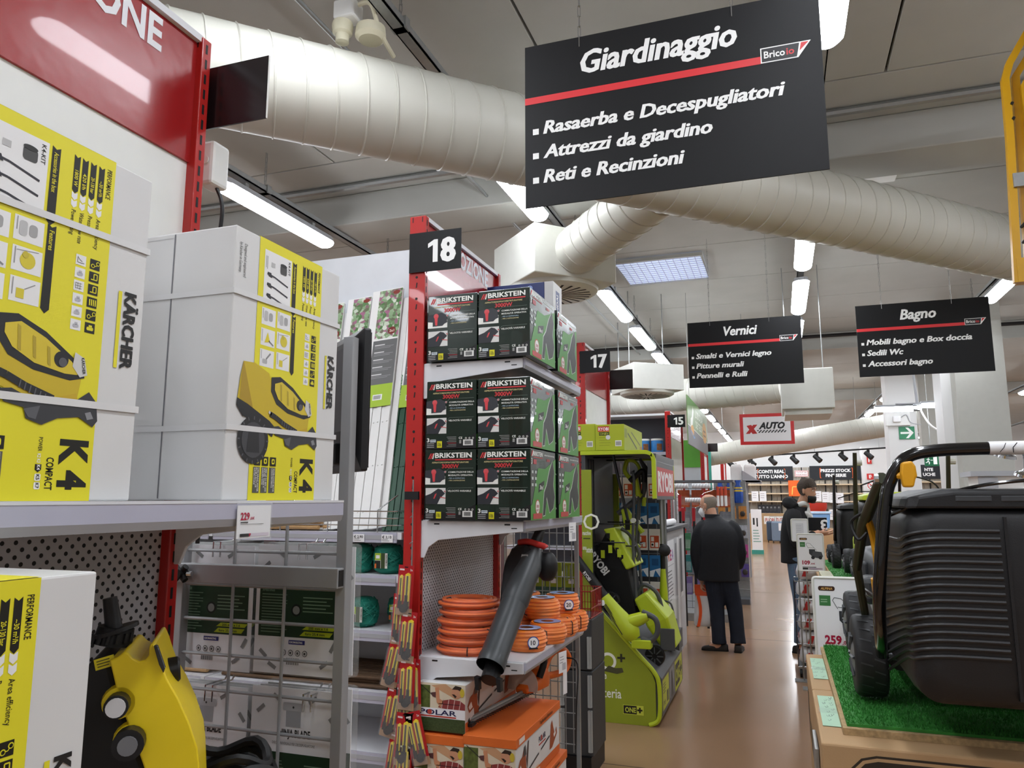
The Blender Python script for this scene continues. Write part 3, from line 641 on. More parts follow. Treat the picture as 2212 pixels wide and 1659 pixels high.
for i in range(9): D.rect(.06+i*.012, .345, .066+i*.012, .365, DBLACK)
D.mb.T = Matrix(); D.build('screw_holes', t)

# ================================================================ BLOWER VACUUM BOXES ON SHELF END 18
BW, BD, BH = .235, .37, .295
BGR = mat('dark_green_carton', '#14251b', .22, coat=.4, bump=.06, bs=14)
def vac_art(D):
    W, H = BW, BH; w, r = '#e8e8e2', '#c9353a'
    def q(u, v): return u*W, H-v*H
    def rc(u0, v0, u1, v1, c, l): D.rect(u0*W, H-v1*H, u1*W, H-v0*H, c, l)
    def tx(s, u, v, h, c, wd, **k): D.text(s, u*W, H-v*H, h*H, c, 2, w=wd*W, **k)
    D.poly([q(0, 1), q(1, 1), q(1, .78), q(.62, .92), q(0, .86)], '#101012', 0)
    for i in range(3): D.poly([q(.05+i*.04, .13), q(.075+i*.04, .13), q(.125+i*.04 if i < 2 else .175, .05), q(.1+i*.04 if i < 2 else .165, .05)], r if i < 2 else w, 1)
    tx('BRIKSTEIN', .19, .115, .068, w, .73, bold=.03); rc(.19, .135, .92, .152, r, 1)
    tx('ASPIRATORE/SOFFIATORE/TRITURATORE', .13, .195, .022, '#d8c890', .73, bold=.01); tx('3000W', .33, .265, .055, r, .34, bold=.03)
    rc(.0, .38, .4, .5, w, 1); D.poly([q(0, .3), q(.28, .27), q(.38, .31), q(.4, .42), q(.34, .44), q(.3, .47), q(.1, .475), q(.1, .41), q(0, .4)], '#34363c', 2)
    D.circ(.17*W, H-.32*H, .05*W, '#d4555a', 3); D.poly([q(.135, .33), q(.205, .33), q(.195, .46), q(.155, .46)], '#d4454a', 4)
    rc(.01, .55, .41, .78, '#d5d5d2', 1); D.poly([q(.01, .78), q(.01, .66), q(.12, .63), q(.26, .56), q(.33, .575), q(.4, .63), q(.3, .7), q(.25, .78)], '#2c2e34', 2); D.poly([q(.17, .7), q(.2, .64), q(.235, .625), q(.22, .66), q(.19, .705)], '#c9454a', 3); D.poly([q(.3, .675), q(.41, .69), q(.41, .7), q(.3, .685)], '#c9353a', 3)
    for v in (.32, .6):
        D.circ(.4*W, H-v*H, .02*W, w, 4); D.circ(.4*W, H-v*H, .016*W, '#b9656a', 5); D.line([q(.42, v-.01), q(.47, v-.05), q(.95, v-.05)], .0007, '#8a958c', 1)
    tx('COMMUTAZIONE DELLA', .46, .335, .022, w, .5, bold=.015); tx('MODALITÀ OPERATIVA', .46, .38, .022, w, .48, bold=.015); tx('- PER LA SOFFIATURA', .46, .42, .016, '#9db0c0', .33); tx('- PER L\'ASPIRAZIONE', .46, .452, .016, '#c5b88a', .33); tx('VELOCITÀ VARIABILE', .45, .605, .024, w, .46, bold=.015)
    tx('3', .02, .9, .055, w, .05, bold=.03); rc(.085, .865, .2, .905, '#c9d2d8', 1); tx('ANNI DI', .095, .89, .016, '#203050', .09); D.lines(.02*W, H-.92*H, .18*W, 3, .0075, .0025, '#b5b5b5', 1, .1)
    rc(.225, .89, .325, .985, '#d8d220', 1); tx('105', .24, .965, .035, '#1c1c10', .07, bold=.02); tx('Guar', .24, .925, .014, '#1c1c10', .06)
    for i in range(7): D.rect(.42*W+.004*(i % 3), H-(.83+i*.022)*H-.0022, .61*W, H-(.83+i*.022)*H, '#8d8d8a' if i != 4 else '#b04045', 1)
    tx('CE', .66, .865, .03, w, .07); 
    for i in range(3): D.circ((.8+i*.07)*W, H-.855*H, .018*W, w, 1, 10); D.circ((.8+i*.07)*W, H-.855*H, .011*W, '#101012', 2, 10)
    rc(.745, .875, .94, .96, '#dededb', 1)
    for i in range(14): D.rect((.775+i*.0095)*W, H-.945*H, (.775+i*.0095+.004+.002*(i % 3))*W, H-.89*H, '#2c2c2c', 2)
    rc(.67, .88, .71, .93, '#8d8d8a', 1)
    return D
def vac_side(D):
    W, H = BD, BH; w = '#e4e6e0'
    def q(u, v): return u*W, H-v*H
    D.poly([q(0, 1), q(1, 1), q(1, .1), q(.55, .27), q(.28, .27), q(.05, .78), q(0, .8)], '#4d8f3c', 0)
    for i in range(2): D.poly([q(.02+i*.03, .11), q(.045+i*.03, .11), q(.085+i*.03, .03), q(.06+i*.03, .03)], '#c9353a' if i == 0 else w, 1)
    D.text('BRIKSTEIN', .1*W, H-.1*H, .06*H, w, 1, w=.36*W, bold=.03); D.rect(.1*W, H-.125*H, .46*W, H-.115*H, '#c9353a', 1); D.text('ASPIRATORE/SOFFIATORE', .52*W, H-.08*H, .02*H, w, 1, w=.42*W); D.text('3000W', .62*W, H-.16*H, .04*H, '#c9353a', 1, w=.14*W)
    D.text('3', .02*W, H-.22*H, .08*H, w, 1, bold=.03); D.rect(.1*W, H-.22*H, .22*W, H-.15*H, '#b04045', 1)
    for i in range(3):
        for j in range(2): D.rect((.03+j*.12)*W, H-(.35+i*.09)*H, (.1+j*.12)*W, H-(.31+i*.09)*H, '#b9c2bc', 1)
    D.poly([q(.28, .62), q(.3, .5), q(.52, .44), q(.5, .56)], '#20251f', 1); D.text('3in1', .33*W, H-.57*H, .055*H, w, 2, bold=.03, shear=.2, w=.15*W)
    D.poly([q(.44, .92), q(.5, .6), q(.6, .5), q(.72, .28), q(.86, .12), q(.95, .3), q(.9, .5), q(.97, .68), q(.9, .85), q(.72, .92), q(.66, .8), q(.6, .7), q(.55, .95), q(.46, .96)], '#dfe6dc', 1)
    D.poly([q(.45, .92), q(.51, .61), q(.61, .51), q(.73, .29), q(.86, .13), q(.94, .3), q(.89, .5), q(.96, .68), q(.89, .845), q(.73, .91), q(.67, .8), q(.61, .68), q(.54, .94), q(.46, .95)], '#30332f', 2)
    D.line([q(.74, .55), q(.82, .75)], .003, '#4c504a', 3); D.line([q(.86, .2), q(.8, .42)], .005, '#55332f', 3)
    D.circ(.25*W, H-.82*H, .105*W*.8, '#c9453f', 1); D.circ(.25*W, H-.82*H, .09*W*.8, w, 2); D.text('3000', .25*W, H-.83*H, .04*H, '#b04045', 3, 'C', bold=.02); D.text('WATT', .25*W, H-.88*H, .03*H, '#b04045', 3, 'C'); D.rect(.08*W, H-.985*H, .42*W, H-.91*H, '#b8443f', 3)
    return D
vb = thing('blower_vacuum_box', 'x', 'box', (0, 0, 0), 0, 'boxed blower vacuums')
MB().box((0, 0, 0), (BW, BD, BH), BGR).build('carton', vb, bevel=.003)
vac_art(Decal((0, 0, 0), *YF)).build('printed_front', vb); vac_side(Decal((BW, 0, 0), *XF)).build('printed_side', vb); KIDS[vb.name] = list(vb.children)
fst = True
for zi, (z, lev) in enumerate(((2.217, 'alone on the top shelf'), (1.832, 'upper of two on the middle shelf'), (1.532, 'lower of two on the middle shelf'))):
    for x, y, wh in ((-1.435, 2.99, 'beside the red upright'), (-1.193, 2.985, 'at the shelf corner'), (-1.193, 3.41, 'farther along the rail')):
        o = vb if fst else dup(vb, (0, 0, 0)); fst = False
        o.location = (x, y, z); o.rotation_euler = (0, 0, R(random.uniform(-.8, .8))); o['label'] = 'dark green blower vacuum box '+wh+', '+lev
t = thing('blue_box', 'dark blue tool box standing behind the top blower boxes', 'box', (-1.47, 3.805, 2.217))
BLU = mat('blue_carton', '#1d2f6e', .35); MB().box((0, 0, 0), (.33, .17, .56), BLU).build('carton', t, bevel=.003); MB().box((.331, 0, 0), (.38, .17, .56), WCARD).build('white_end', t)
Decal((0, 0, 0), *YF).text('HYUNDAI', .1, .47, .03, '#d7dcea', 1, w=.15).circ(.25, .53, .015, '#8fa2d8', 1).build('printed_front', t); Decal((.38, 0, 0), *XF).rect(.05, .3, .12, .52, '#1d2f6e', 0).text('HYUNDAI', .095, .32, .03, '#f0f0f0', 1, rot=90, w=.18).build('printed_side', t)

# ---------------------------------------------------------------- orange extension cable coils
OC1 = mat('orange_cable', '#f07f12', .42, noise=.15, ns=30); OC2 = mat('salmon_orange_cable', '#ea6a20', .42, noise=.15, ns=30); WRAP = mat('clear_wrap', '#ffffff', .08, alpha=.04, noise=0, bump=.6, bs=30)
def coil(lab, loc, r, h, m, n, lbl=None, group='wrapped orange cable coils', rin=.5, seed=0):
    rnd = random.Random(seed); t = thing('cable_coil', lab, 'cable coil', loc, rnd.uniform(0, 6), group)
    b = MB(); rr = h/n/1.7
    for i in range(n):
        for k, f in enumerate((1., .82, .64)):
            z = rr+(h-2*rr)*i/(n-1); ph = rnd.uniform(0, 6); R0 = (r-rr)*f*(1-.12*abs(2*i/(n-1)-1)**2)+rnd.uniform(-.002, .002)
            b.tube([(R0*math.cos(a)+.002*math.sin(3*a), R0*math.sin(a), z+.3*rr*math.sin(a+ph)) for a in [2*PI*j/26 for j in range(26)]], rr*1.12, m, 6, closed=True)
    b.build('cable', t, smooth=True)
    p = [(.02, h+.003), (r*.6, h+.004), (r*.93, h*.97), (r+.004, h*.7), (r+.004, h*.3), (r*.95, .001)]
    MB().lathe(p, (0, 0, 0), (0, 0, 1), WRAP, 22).build('plastic_wrap', t, smooth=True)
    MB().tube([(r*.6, -.0, h+.002), (r+.002, 0, h*.8), (r+.002, 0, h*.2), (r*.6, 0, .002)], .0025, BLACK, 5).build('cable_tie', t)
    if lbl: MB().lathe([(.03, h+.0055), (r*.7, h+.0055)], (0, 0, 0), (0, 0, 1), mat('blue_label', '#7f9fd0', .3, noise=.4, ns=30), 18, cap=False).build('top_label', t)
    return t
for i in range(6):
    coil('salmon orange wide cable coil in the tall stack, '+('bottom coil', 'second up', 'third up', 'fourth up', 'fifth up', 'top coil')[i], (-1.295+random.uniform(-.008, .008), 3.16+random.uniform(-.008, .008), .9705+i*.0375), .138, .036, OC2, 3, seed=i)
for i, (x, y, lv, lab) in enumerate([(-1.07, 3.27, 0, 'orange cable coil at the shelf corner under the blower tube'), (-1.035, 3.47, 0, 'orange cable coil beside the price rail, second from the corner'),
        (-1.03, 3.65, 0, 'orange cable coil at the bottom, third from the corner'), (-1.02, 3.83, 0, 'orange cable coil at the bottom, last by the rail'), (-1.23, 3.43, 0, 'orange cable coil at the bottom behind the blower tube'), (-1.22, 3.62, 0, 'orange cable coil at the bottom in the inner row'),
        (-1.23, 3.43, 1, 'orange cable coil stacked behind the blower tube'), (-1.1, 3.6, 1, 'orange cable coil stacked on the pile with a blue top label'), (-1.055, 3.8, 1, 'orange cable coil stacked last with a round 20 label'), (-1.25, 3.78, 1, 'orange cable coil stacked at the inner back')]):
    c = coil(lab, (x, y, .9705+lv*.089), .09, .088, OC1, 6, lbl=(lv == 1 or i in (0, 1)), seed=20+i)
    if i in (0, 8):
        s = thing; D = Decal((0, -.097, .03), *YF); c.rotation_euler = (0, 0, R(35)); D.circ(0, .015, .026, '#2a4f9a', 0); D.circ(0, .015, .022, '#f4f4f4', 1); D.text('20' if i else '10', -.001, .006, .018, '#15151a', 2, 'C', bold=.02); D.rect(-.02, -.012, .02, -.005, '#15151a', 2); D.build('round_label', c)
# price tag on the cable shelf and another above
for (y, z, lab, a) in ((3.42, .905, 'white price tag hanging from the cable coil shelf', 0), (3.62, 1.475, 'white price tag hanging from the blower box shelf', 0)):
    t = thing('price_tag', lab, 'price tag', (-.968, y, z), R(-12)); MB().box((0, 0, -.06), (.001, .075, .03), PAPER).build('card', t); Decal((.001, 0, 0), *XF).lines(.008, .01, .05, 3, .012, .003, '#8a8a90', 0).rect(.03, -.05, .065, -.02, '#b5b5bb', 0).build('tag_print', t)

# ---------------------------------------------------------------- leaf blower lying over the shelf
LB = mat('dark_grey_plastic', '#3b3e40', .38); LBK = mat('matt_black_plastic', '#151517', .5)
t = thing('leaf_blower', 'dark grey leaf blower vacuum with red handle lying across the cable coils', 'leaf blower', (-1.1, 2.9, .97))
a = Vector((0, 0, 0)); e = Vector((.055, .40, .42)); dr = (e-a).normalized()
MB().tube([a, a+dr*.04, a+dr*.045, a+dr*.3], [.058, .058, .055, .055], LB, 22, cap=False).build('nozzle_tube', t, smooth=True)
MB().tube([a+dr*.002, a+dr*.25], [.053, .05], DBLACK, 18, cap=False).tube([a+dr*.12, a+dr*.125], [.052, .002], DBLACK, 18).build('tube_bore', t, smooth=True)
MB().tube([a+dr*.29, a+dr*.31, a+dr*.5, e], [.055, .06, .06, .035], LB, 22).build('motor_tube', t, smooth=True)
b = MB()
b.loft([[a+dr*s+Vector((-.035+x*w, -.02+.0*x, y*w+.005)) for x, y in ((-1, -1), (1, -1), (1.1, .6), (.3, 1.1), (-1, .8))] for s, w in ((.28, .015), (.36, .035), (.46, .055), (.54, .05), (.58, .02))], LBK)
b.ell((e+Vector((-.04, .02, -.04)))[:], (.075, .07, .085), LBK).ell((e+Vector((.05, .04, -.07)))[:], (.05, .05, .07), LBK); b.build('fan_housing', t, remesh=.008, smth=3)
MB().tube(crv([(e+Vector((-.065, -.01, .035)))[:], (e+Vector((-.02, -.02, .04)))[:], (e+Vector((.05, -.02, .022)))[:], (e+Vector((.062, -.02, .014)))[:]], 4), .014, mat('red_plastic', '#c0302a', .4), 10).build('red_handle', t, smooth=True)
MB().tube([(e+Vector((.0, 0, .02)))[:], (e+Vector((.02, .02, .075)))[:], (e+Vector((.03, .04, .09)))[:]], [.025, .024, .012], LBK, 12).build('grip', t, smooth=True)
for s in (-1, 1): MB().ext([(0, 0), (.018, -.004), (.02, -.05), (.006, -.05)], (a+Vector((s*.045-.01, -.0, -.035)))[:], (1, 0, 0), (0, 0, 1), .03, LBK).build('nozzle_foot', t)
MB().tube([(0, -.005, -.05), (0, .05, 0)], [.036, .036], LBK, 14, cap=True).build('lower_collar', t)
D = Decal((a+dr*.47+Vector((0, -.0405, .03)))[:], (1, 0, 0), (0, .55, .8)); D.rect(-.02, .0, .02, .012, '#d8c820', 2); D.rect(-.016, .02, .014, .05, '#a8a8a6', 2); D.build('warning_label', t)

# ---------------------------------------------------------------- hedge trimmer boxes
PORG = mat('orange_carton', '#d96a2a', .5); PW, PL, PB = .215, .62, .185
LEAFP = mat('printed_foliage', '#55612c', .5, noise=.8, ns=60); GRASSP = mat('printed_grass', '#3a4a28', .5, noise=.6, ns=150)
def trim_art(D):
    W, H = PW, PB; D.rect(0, H*.47, W, H, '#d9cdb5'); D.rect(0, H*.47, W*.28, H*.95, LEAFP, 1); D.rect(0, 0, W, H*.28, GRASSP, 1); D.rect(0, H*.28, W, H*.48, '#e9e9ee', 2)
    D.poly([(W*.3, H*.95), (W*.6, H), (W*.95, H*.75), (W*.8, H*.7), (W*.5, H*.85)], '#c79a74', 1)
    D.poly([(W*.5, H*.64), (W*.7, H*.69), (W*.9, H*.67), (W, H*.6), (W, H*.48), (W*.6, H*.48), (W*.45, H*.5)], '#8a3a3a', 2); 
    for i in range(4): D.line([(W*(.55+.12*i), H*.68), (W*(.52+.12*i), H*.48)], .003, '#d8b8b0', 3)
    D.line([(W*.46, H*.58), (W*.9, H*.58)], .003, '#4a2228', 3)
    D.poly([(W*.38, H*.9), (W*.46, H*.92), (W*.48, H*.68), (W*.56, H*.64), (W*.5, H*.5), (W*.42, H*.6)], '#c78a66', 3); D.poly([(W*.3, H*.8), (W*.4, H*.82), (W*.4, H*.7), (W*.33, H*.72)], '#5c3a3a', 4); D.line([(W*.05, H*.98), (W*.32, H*.76)], .003, '#2b2b2b', 4)
    D.circ(W*.82, H*.83, W*.1, '#c99272', 4, ry=H*.13); D.poly([(W*.73, H*.9), (W*.8, H*.98), (W*.92, H*.96), (W*.95, H*.85), (W*.85, H*.9)], '#33261f', 5); D.poly([(W*.73, H*.8), (W*.8, H*.72), (W*.83, H*.76), (W*.78, H*.8)], '#33261f', 5); D.circ(W*.94, H*.84, W*.045, '#c9b23a', 6, ry=H*.09)
    D.text('POLAR', W*.07, H*.345, H*.1, '#1c1f4a', 3, w=W*.76); D.circ(W*.275, H*.395, H*.055, '#b8453a', 4); D.rect(W*.07, H*.295, W*.82, H*.325, '#b8402f', 3)
    return D
def trim_side(D):
    L, H = PL, PB; D.poly([(0, 0), (L, 0), (L, H*.18), (L*.0, H*.22)], '#cf6428', 0)
    D.poly([(.02, .1), (.05, .13), (.08, .135), (.1, .16), (.12, .165), (.13, .08), (.15, .07), (.14, .03), (.1, .02), (.09, .08), (.04, .07)], '#9a4a26', 1); D.poly([(.03, .095), (.06, .11), (.075, .085), (.045, .08)], '#e4e2df', 2); D.poly([(.09, .13), (.1, .165), (.12, .17), (.13, .13)], '#3b3b3d', 2); D.poly([(.13, .11), (.15, .175), (.165, .175), (.145, .07)], '#4a3836', 2)
    D.line([(.14, .06), (.3, .085)], .008, '#2b2b2e', 2); D.text('POLAR', .3, .125, .022, '#1c1f4a', 1, w=.1); D.rect(.3, .112, .4, .118, '#b8402f', 1); D.circ(.34, .136, .011, '#b8453a', 2)
    D.line([(.33, .09), (.46, .11)], .008, '#2b2b2e', 2); D.poly([(.46, .05), (.48, .15), (.5, .165), (.52, .13), (.54, .1), (.57, .12), (.58, .09), (.54, .07), (.5, .05)], '#9a4a26', 1); D.poly([(.52, .1), (.55, .11), (.56, .095), (.53, .085)], '#e4e2df', 2)
    D.lines(.18, .045, .34, 2, .014, .006, '#e8c9a8', 1); D.text('TAGLIASIEPI ELETTRICO', .04, .012, .01, '#5a2a10', 1, w=.14); 
    for i in range(6): D.rect(.2+i*.02, .01, .214+i*.02, .028, '#e9e0d8', 1)
    return D
def trimmer_box(lab, loc, rz=0, lid=True):
    t = thing('hedge_trimmer_box', lab, 'box', loc, rz, 'boxed hedge trimmers')
    MB().box((0, 0, 0), (PW, PL, PB), WCARD).build('carton', t, bevel=.002); trim_art(Decal((0, 0, 0), *YF)).build('printed_front', t); trim_side(Decal((PW, 0, 0), *XF)).build('printed_side', t)
    if lid: MB().box((-.004, -.004, PB-.0), (PW+.004, PL+.004, PB+.035), PORG).build('orange_lid', t, bevel=.002); Decal((PW+.004, 0, PB), *XF).text('Tagliasiepi Elettrico', .3, .012, .014, '#5a2a10', 1, w=.2).build('lid_text', t); Decal((PW+.004, 0, PB), *XF).rect(.03, .008, .1, .028, '#e9e0d8', 0).build('lid_label', t)
    return t
for i, (x, y, z, lab, lid) in enumerate([(-1.445, 2.965, .69, 'white hedge trimmer box with photo front, tucked under the cable shelf', False), (-1.445, 2.95, .46, 'white hedge trimmer box with orange lid under the photo-front box', True), (-1.225, 2.945, .475, 'white hedge trimmer box with orange lid carrying the trimmer', True),
        (-1.445, 2.95, .235, 'white hedge trimmer box with orange lid, third down by the upright', True), (-1.205, 2.99, .25, 'white hedge trimmer box with orange lid below the trimmer box', True), (-1.18, 3.14, .1005, 'white hedge trimmer box jutting out low by the rail', False), (-1.44, 2.95, .1005, 'white hedge trimmer box at the bottom by the upright', False)]):
    if i in (5, 6): 
        o = trimmer_box(lab, (x, y, z-.0), 0, False); o.scale = (1, 1.15 if i == 5 else 1, .70 if i == 5 else .7)
    else: trimmer_box(lab, (x, y, z), 0, lid)
t = thing('hedge_trimmer', 'orange hedge trimmer with clear guard and steel blade on an orange box lid', 'hedge trimmer', (-1.24, 3.0, .712))
p0, p1 = Vector((0, .02, .012)), Vector((.1, .5, .03)); ax = (p1-p0).normalized(); sd = ax.cross(Vector((0, 0, 1))).normalized()
MB().tube([p0, p1], [(.014, .004)]*2, SILVER, 4).cyl(p0+Vector((0, 0, .006)), p1+Vector((0, 0, .006)), .009, SILVER, 10).build('blade_bar', t)
b = MB()
for i in range(26): c = p0.lerp(p1, (i+.5)/26); b.ext([(-.004, .0), (.004, 0), (.002, .035), (-.002, .035)], c-Vector((0, 0, .004)), ax, sd, .003, LBK)
b.build('blade_teeth', t); MB().box((-.03, -.01, -.001), (.03, .03, .012), LBK).cyl((0, .015, .0), (0, .0, .025), .014, LBK, 10).build('tip_guard', t)
q = p1; T4 = Matrix.Translation(q) @ Matrix.Rotation(-.2, 4, 'Z')
b = MB(T4); b.loft([[(x*w, y, z*h+h) for x, z in ((-1, -1), (1, -1), (1.05, .3), (.6, 1), (-.6, 1), (-1.05, .3))] for y, w, h in ((-.06, .03, .012), (-.02, .045, .025), (.05, .05, .045), (.12, .045, .045), (.16, .03, .035))], ORANGE); b.build('motor_housing', t, smooth=True, bevel=.006)
MB(T4).ext([(-.07*math.cos(u)*1.25, .0+.1*math.sin(u)) for u in [PI*i/14 for i in range(15)]], (-.01, -.05, .01), (1, 0, 0), (0, .45, .9), .004, mat('smoky_guard', '#d8cfc6', .25, alpha=.75)).build('hand_guard', t, smooth=True)
MB(T4).tube(crv([(-.05, .0, .05), (-.06, .03, .14), (.0, .06, .17), (.06, .05, .14), (.05, .02, .06)], 5), .016, LBK, 9).build('front_handle', t, smooth=True)
MB(T4).tube(crv([(0, .15, .05), (.0, .22, .12), (.02, .3, .14), (.03, .36, .09), (.02, .33, .03), (0, .18, .03)], 5), .017, ORANGE, 9).build('rear_handle', t, smooth=True)
MB(T4).tube(crv([(.05, .3, .1), (.12, .28, .08), (.15, .2, -.1), (.12, .25, -.3)], 5), .004, BLACK, 6).build('cord', t, smooth=True)
MB(T4).box((.06, .24, -.06), (.062, .28, .1), PAPER).build('swing_tag', t)

# ---------------------------------------------------------------- cutter knife cards on a clip strip
RCARD = mat('red_card', '#b01c24', .4); KYEL = mat('yellow_knife', '#e8d13a', .4); TANP = mat('tan_blister_print', '#a8886a', .5)
kc = thing('cutter_knife_card', 'x', 'blister pack', (0, 0, 0), 0, 'cutter knife cards on the clip strip')
MB().box((-.036, 0, -.19), (.036, .0012, .01), RCARD).box((-.037, -.0004, -.195), (.037, .0, -.165), TANP).build('card', kc)
for sx, sw, zt in ((-.017, .007, -.03), (.013, .0105, -.02)):
    b = MB(); b.ext([(-sw, -.155), (sw, -.155), (sw, zt-.006), (0, zt), (-sw, zt-.006)], (sx, -.002, 0), (1, 0, 0), (0, 0, 1), .008, KYEL); k = b.build('knife', kc)
    MB().box((sx-sw*.4, -.0115, -.15), (sx+sw*.35, -.0101, zt-.012), mat('dark_blade_slot', '#4a4634', .4)).build('blade_slot', k); MB().box((sx-sw, -.014, -.165), (sx+sw, -.003, -.135), BLACK).build('slider', k); MB().box((sx-sw*.6, -.015, -.135), (sx+sw*.5, -.0101, -.11), BLACK).build('slider', k)
MB().cyl((.0, -.002, -.165), (.0, -.012, -.165), .017, DBLACK, 14).build('end_cap', kc); D = Decal((0, 0, 0), *YF); D.text('2x', .018, -.012, .008, '#f0e0e0', 0); D.rect(-.03, -.012, -.008, -.005, '#e8d8d8', 0); D.rect(-.008, .0, .008, .004, DBLACK, 0); D.build('card_print', kc)
MB().box((-.034, -.0185, -.188), (.034, -.0165, -.03), mat('thin_blister', '#ffffff', .08, alpha=.05, noise=0)).build('blister', kc); KIDS[kc.name] = list(kc.children)
for c in kc.children: KIDS[c.name] = list(c.children)
def hung(px, py, yy):
    d = PXR(px, py); k = yy/d[1]; return d[0]*k, yy, HC+d[2]*k
def PXR(px, py):
    F = Vector((-math.sin(YAW)*math.cos(PIT), math.cos(YAW)*math.cos(PIT), math.sin(PIT))); Rr = Vector((math.cos(YAW), math.sin(YAW), 0)); U = Rr.cross(F)
    return F+Rr*((px-1106)/FPX)+U*((829.5-py)/FPX)
ST = thing('clip_strip', 'thin wire clip strip with black tab on the upright of shelf end 18', 'clip strip', (-1.485, 2.975, .4)); MB().cyl((0, 0, 0), (0, 0, 1.3), .003, SILVER, 6).build('wire', ST); MB().box((-.035, -.012, 1.215), (.03, .0, 1.25), BLACK).build('tab', ST)
for i in range(10): MB().tube([(-.012, 0, .15+i*.11), (.012, -.02, .16+i*.11)], .002, SILVER, 5).build('clip', ST)
kl = [(215, 60, 3), (175, 290, 3), (240, 430, 5), (150, 640, 13), (225, 800, 2), (262, 810, -2), (130, 1030, 11), (195, 1010, 0), (260, 1230, -15), (200, 1240, 3), (150, 1390, 9), (195, 1470, 2)]
kn = ('first from the top of the strip', 'second', 'third', 'fourth, tilted', 'fifth', 'sixth, behind the fifth', 'seventh, tilted over empty shelf', 'eighth', 'ninth, tilted to trimmer boxes', 'tenth', 'eleventh', 'lowest')
order = [0, 2, 4, 8, 9, 11, 1, 3, 6, 7, 5, 10]
for i, (zx, zy, a) in enumerate(kl):
    o = kc if i == 0 else dup(kc, (0, 0, 0)); yy = 2.95-.0*order.index(i)-(.0 if i in (1, 3, 5, 6, 7, 10) else .02)
    p = hung(820+zx/3.693, 1210+zy/3.693, yy); o.location = p; o.rotation_euler = (0, R(a), 0); o['label'] = 'red cutter knife card, '+kn[i]+(' of the strip' if 'strip' not in kn[i] else '')

# ================================================================ FENCE AND TWINE SHELVES BETWEEN THE ENDS
t = thing('wall_shelving', 'white shelving run with trellis panels and twine beside the red upright', 'shelving', (-1.545, 3.0, 0))
X0 = -3.4
MB().box((X0, .47, 0), (0, .49, 2.92), mat('white_back_panel', '#dfe3e8', .45)).build('back_panel', t)
for x in (-1.0, -2.0, -3.0): MB().box((x-.035, .43, 0), (x+.035, .47, 2.9), RED).build('upright', t)
for i, z in enumerate((1.474, 1.292, 1.059, .807, .567, .2)):
    for k in range(3):
        a, b = -.005-k*1.0, -.995-k*1.0
        s = MB().box((b, .0, z-.03), (a, .465, z), WSTEEL).build('shelf', t); MB().box((b, -.006, z-.044), (a-.02, -.0005, z), mat('price_rail', '#c9c9da', .22)).build('price_rail', s); MB().box((b, -.0075, z-.03), (a-.02, -.0062, z-.012), GSTEEL).build('label_strip', s)
MB().box((X0, 0, 0), (0, .47, .1), mat('grey_plinth', '#8d8f94', .5)).build('plinth', t)
bk = thing('wire_fence_rail', 'chrome wire front rail holding the trellis panels on the shelf', 'wire rail', (-1.56, 2.985, 1.475))
for z in (.03, .06, .09): MB().tube([(-1.3, .0, z), (-.02, 0, z), (-.01, .01, z), (-.01, .15, z)], .003, CHROME, 6).build('wire', bk)
for x in (-.1, -.35, -.6): MB().tube([(x, .0, 0), (x, 0, .095), (x+.05, .09, .16)], .003, CHROME, 6).build('upright_wire', bk)
for i, (x, s) in enumerate(((-1.64, '€ 3,10'), (-1.78, '€ 2,90'))):
    o = thing('shelf_label', ('white shelf label reading a price right beside the red upright', 'white shelf label left of the other one under the trellis')[i], 'price tag', (x, 2.988, 1.432)); MB().box((0, 0, 0), (.055, .002, .034), PAPER).build('card', o); Decal((0, 0, 0), *YF).text(s, .004, .017, .011, '#222222', 0, w=.045, bold=.02).lines(.004, .014, .04, 2, .006, .002, '#777777', 0).build('tag_print', o)
FLOR = mat('printed_flowers', '#6f9a62', .35, noise=.9, ns=70)
def flor():
    m = FLOR
    if m.get('done'): return m
    m['done'] = 1; N = m.node_tree.nodes; L = m.node_tree.links; b = N['Principled BSDF']; tc = N.new('ShaderNodeTexCoord'); v = N.new('ShaderNodeTexVoronoi'); v.inputs['Scale'].default_value = 55
    L.new(tc.outputs['Object'], v.inputs['Vector']); cr = N.new('ShaderNodeValToRGB'); e = cr.color_ramp.elements; e[0].position = .0; e[0].color = (.45, .16, .3, 1); e[1].position = .35; e[1].color = (.08, .2, .06, 1)
    x = e.new(.7); x.color = (.35, .5, .3, 1); x = e.new(.95); x.color = (.75, .8, .7, 1); sp = N.new('ShaderNodeSeparateColor'); L.new(v.outputs['Color'], sp.inputs[0]); L.new(sp.outputs[0], cr.inputs[0]); L.new(cr.outputs[0], b.inputs['Base Color'])
    return m
TRW = mat('white_trellis_pvc', '#e6e6e4', .35); TRG = mat('green_trellis_pvc', '#1c4a33', .35)
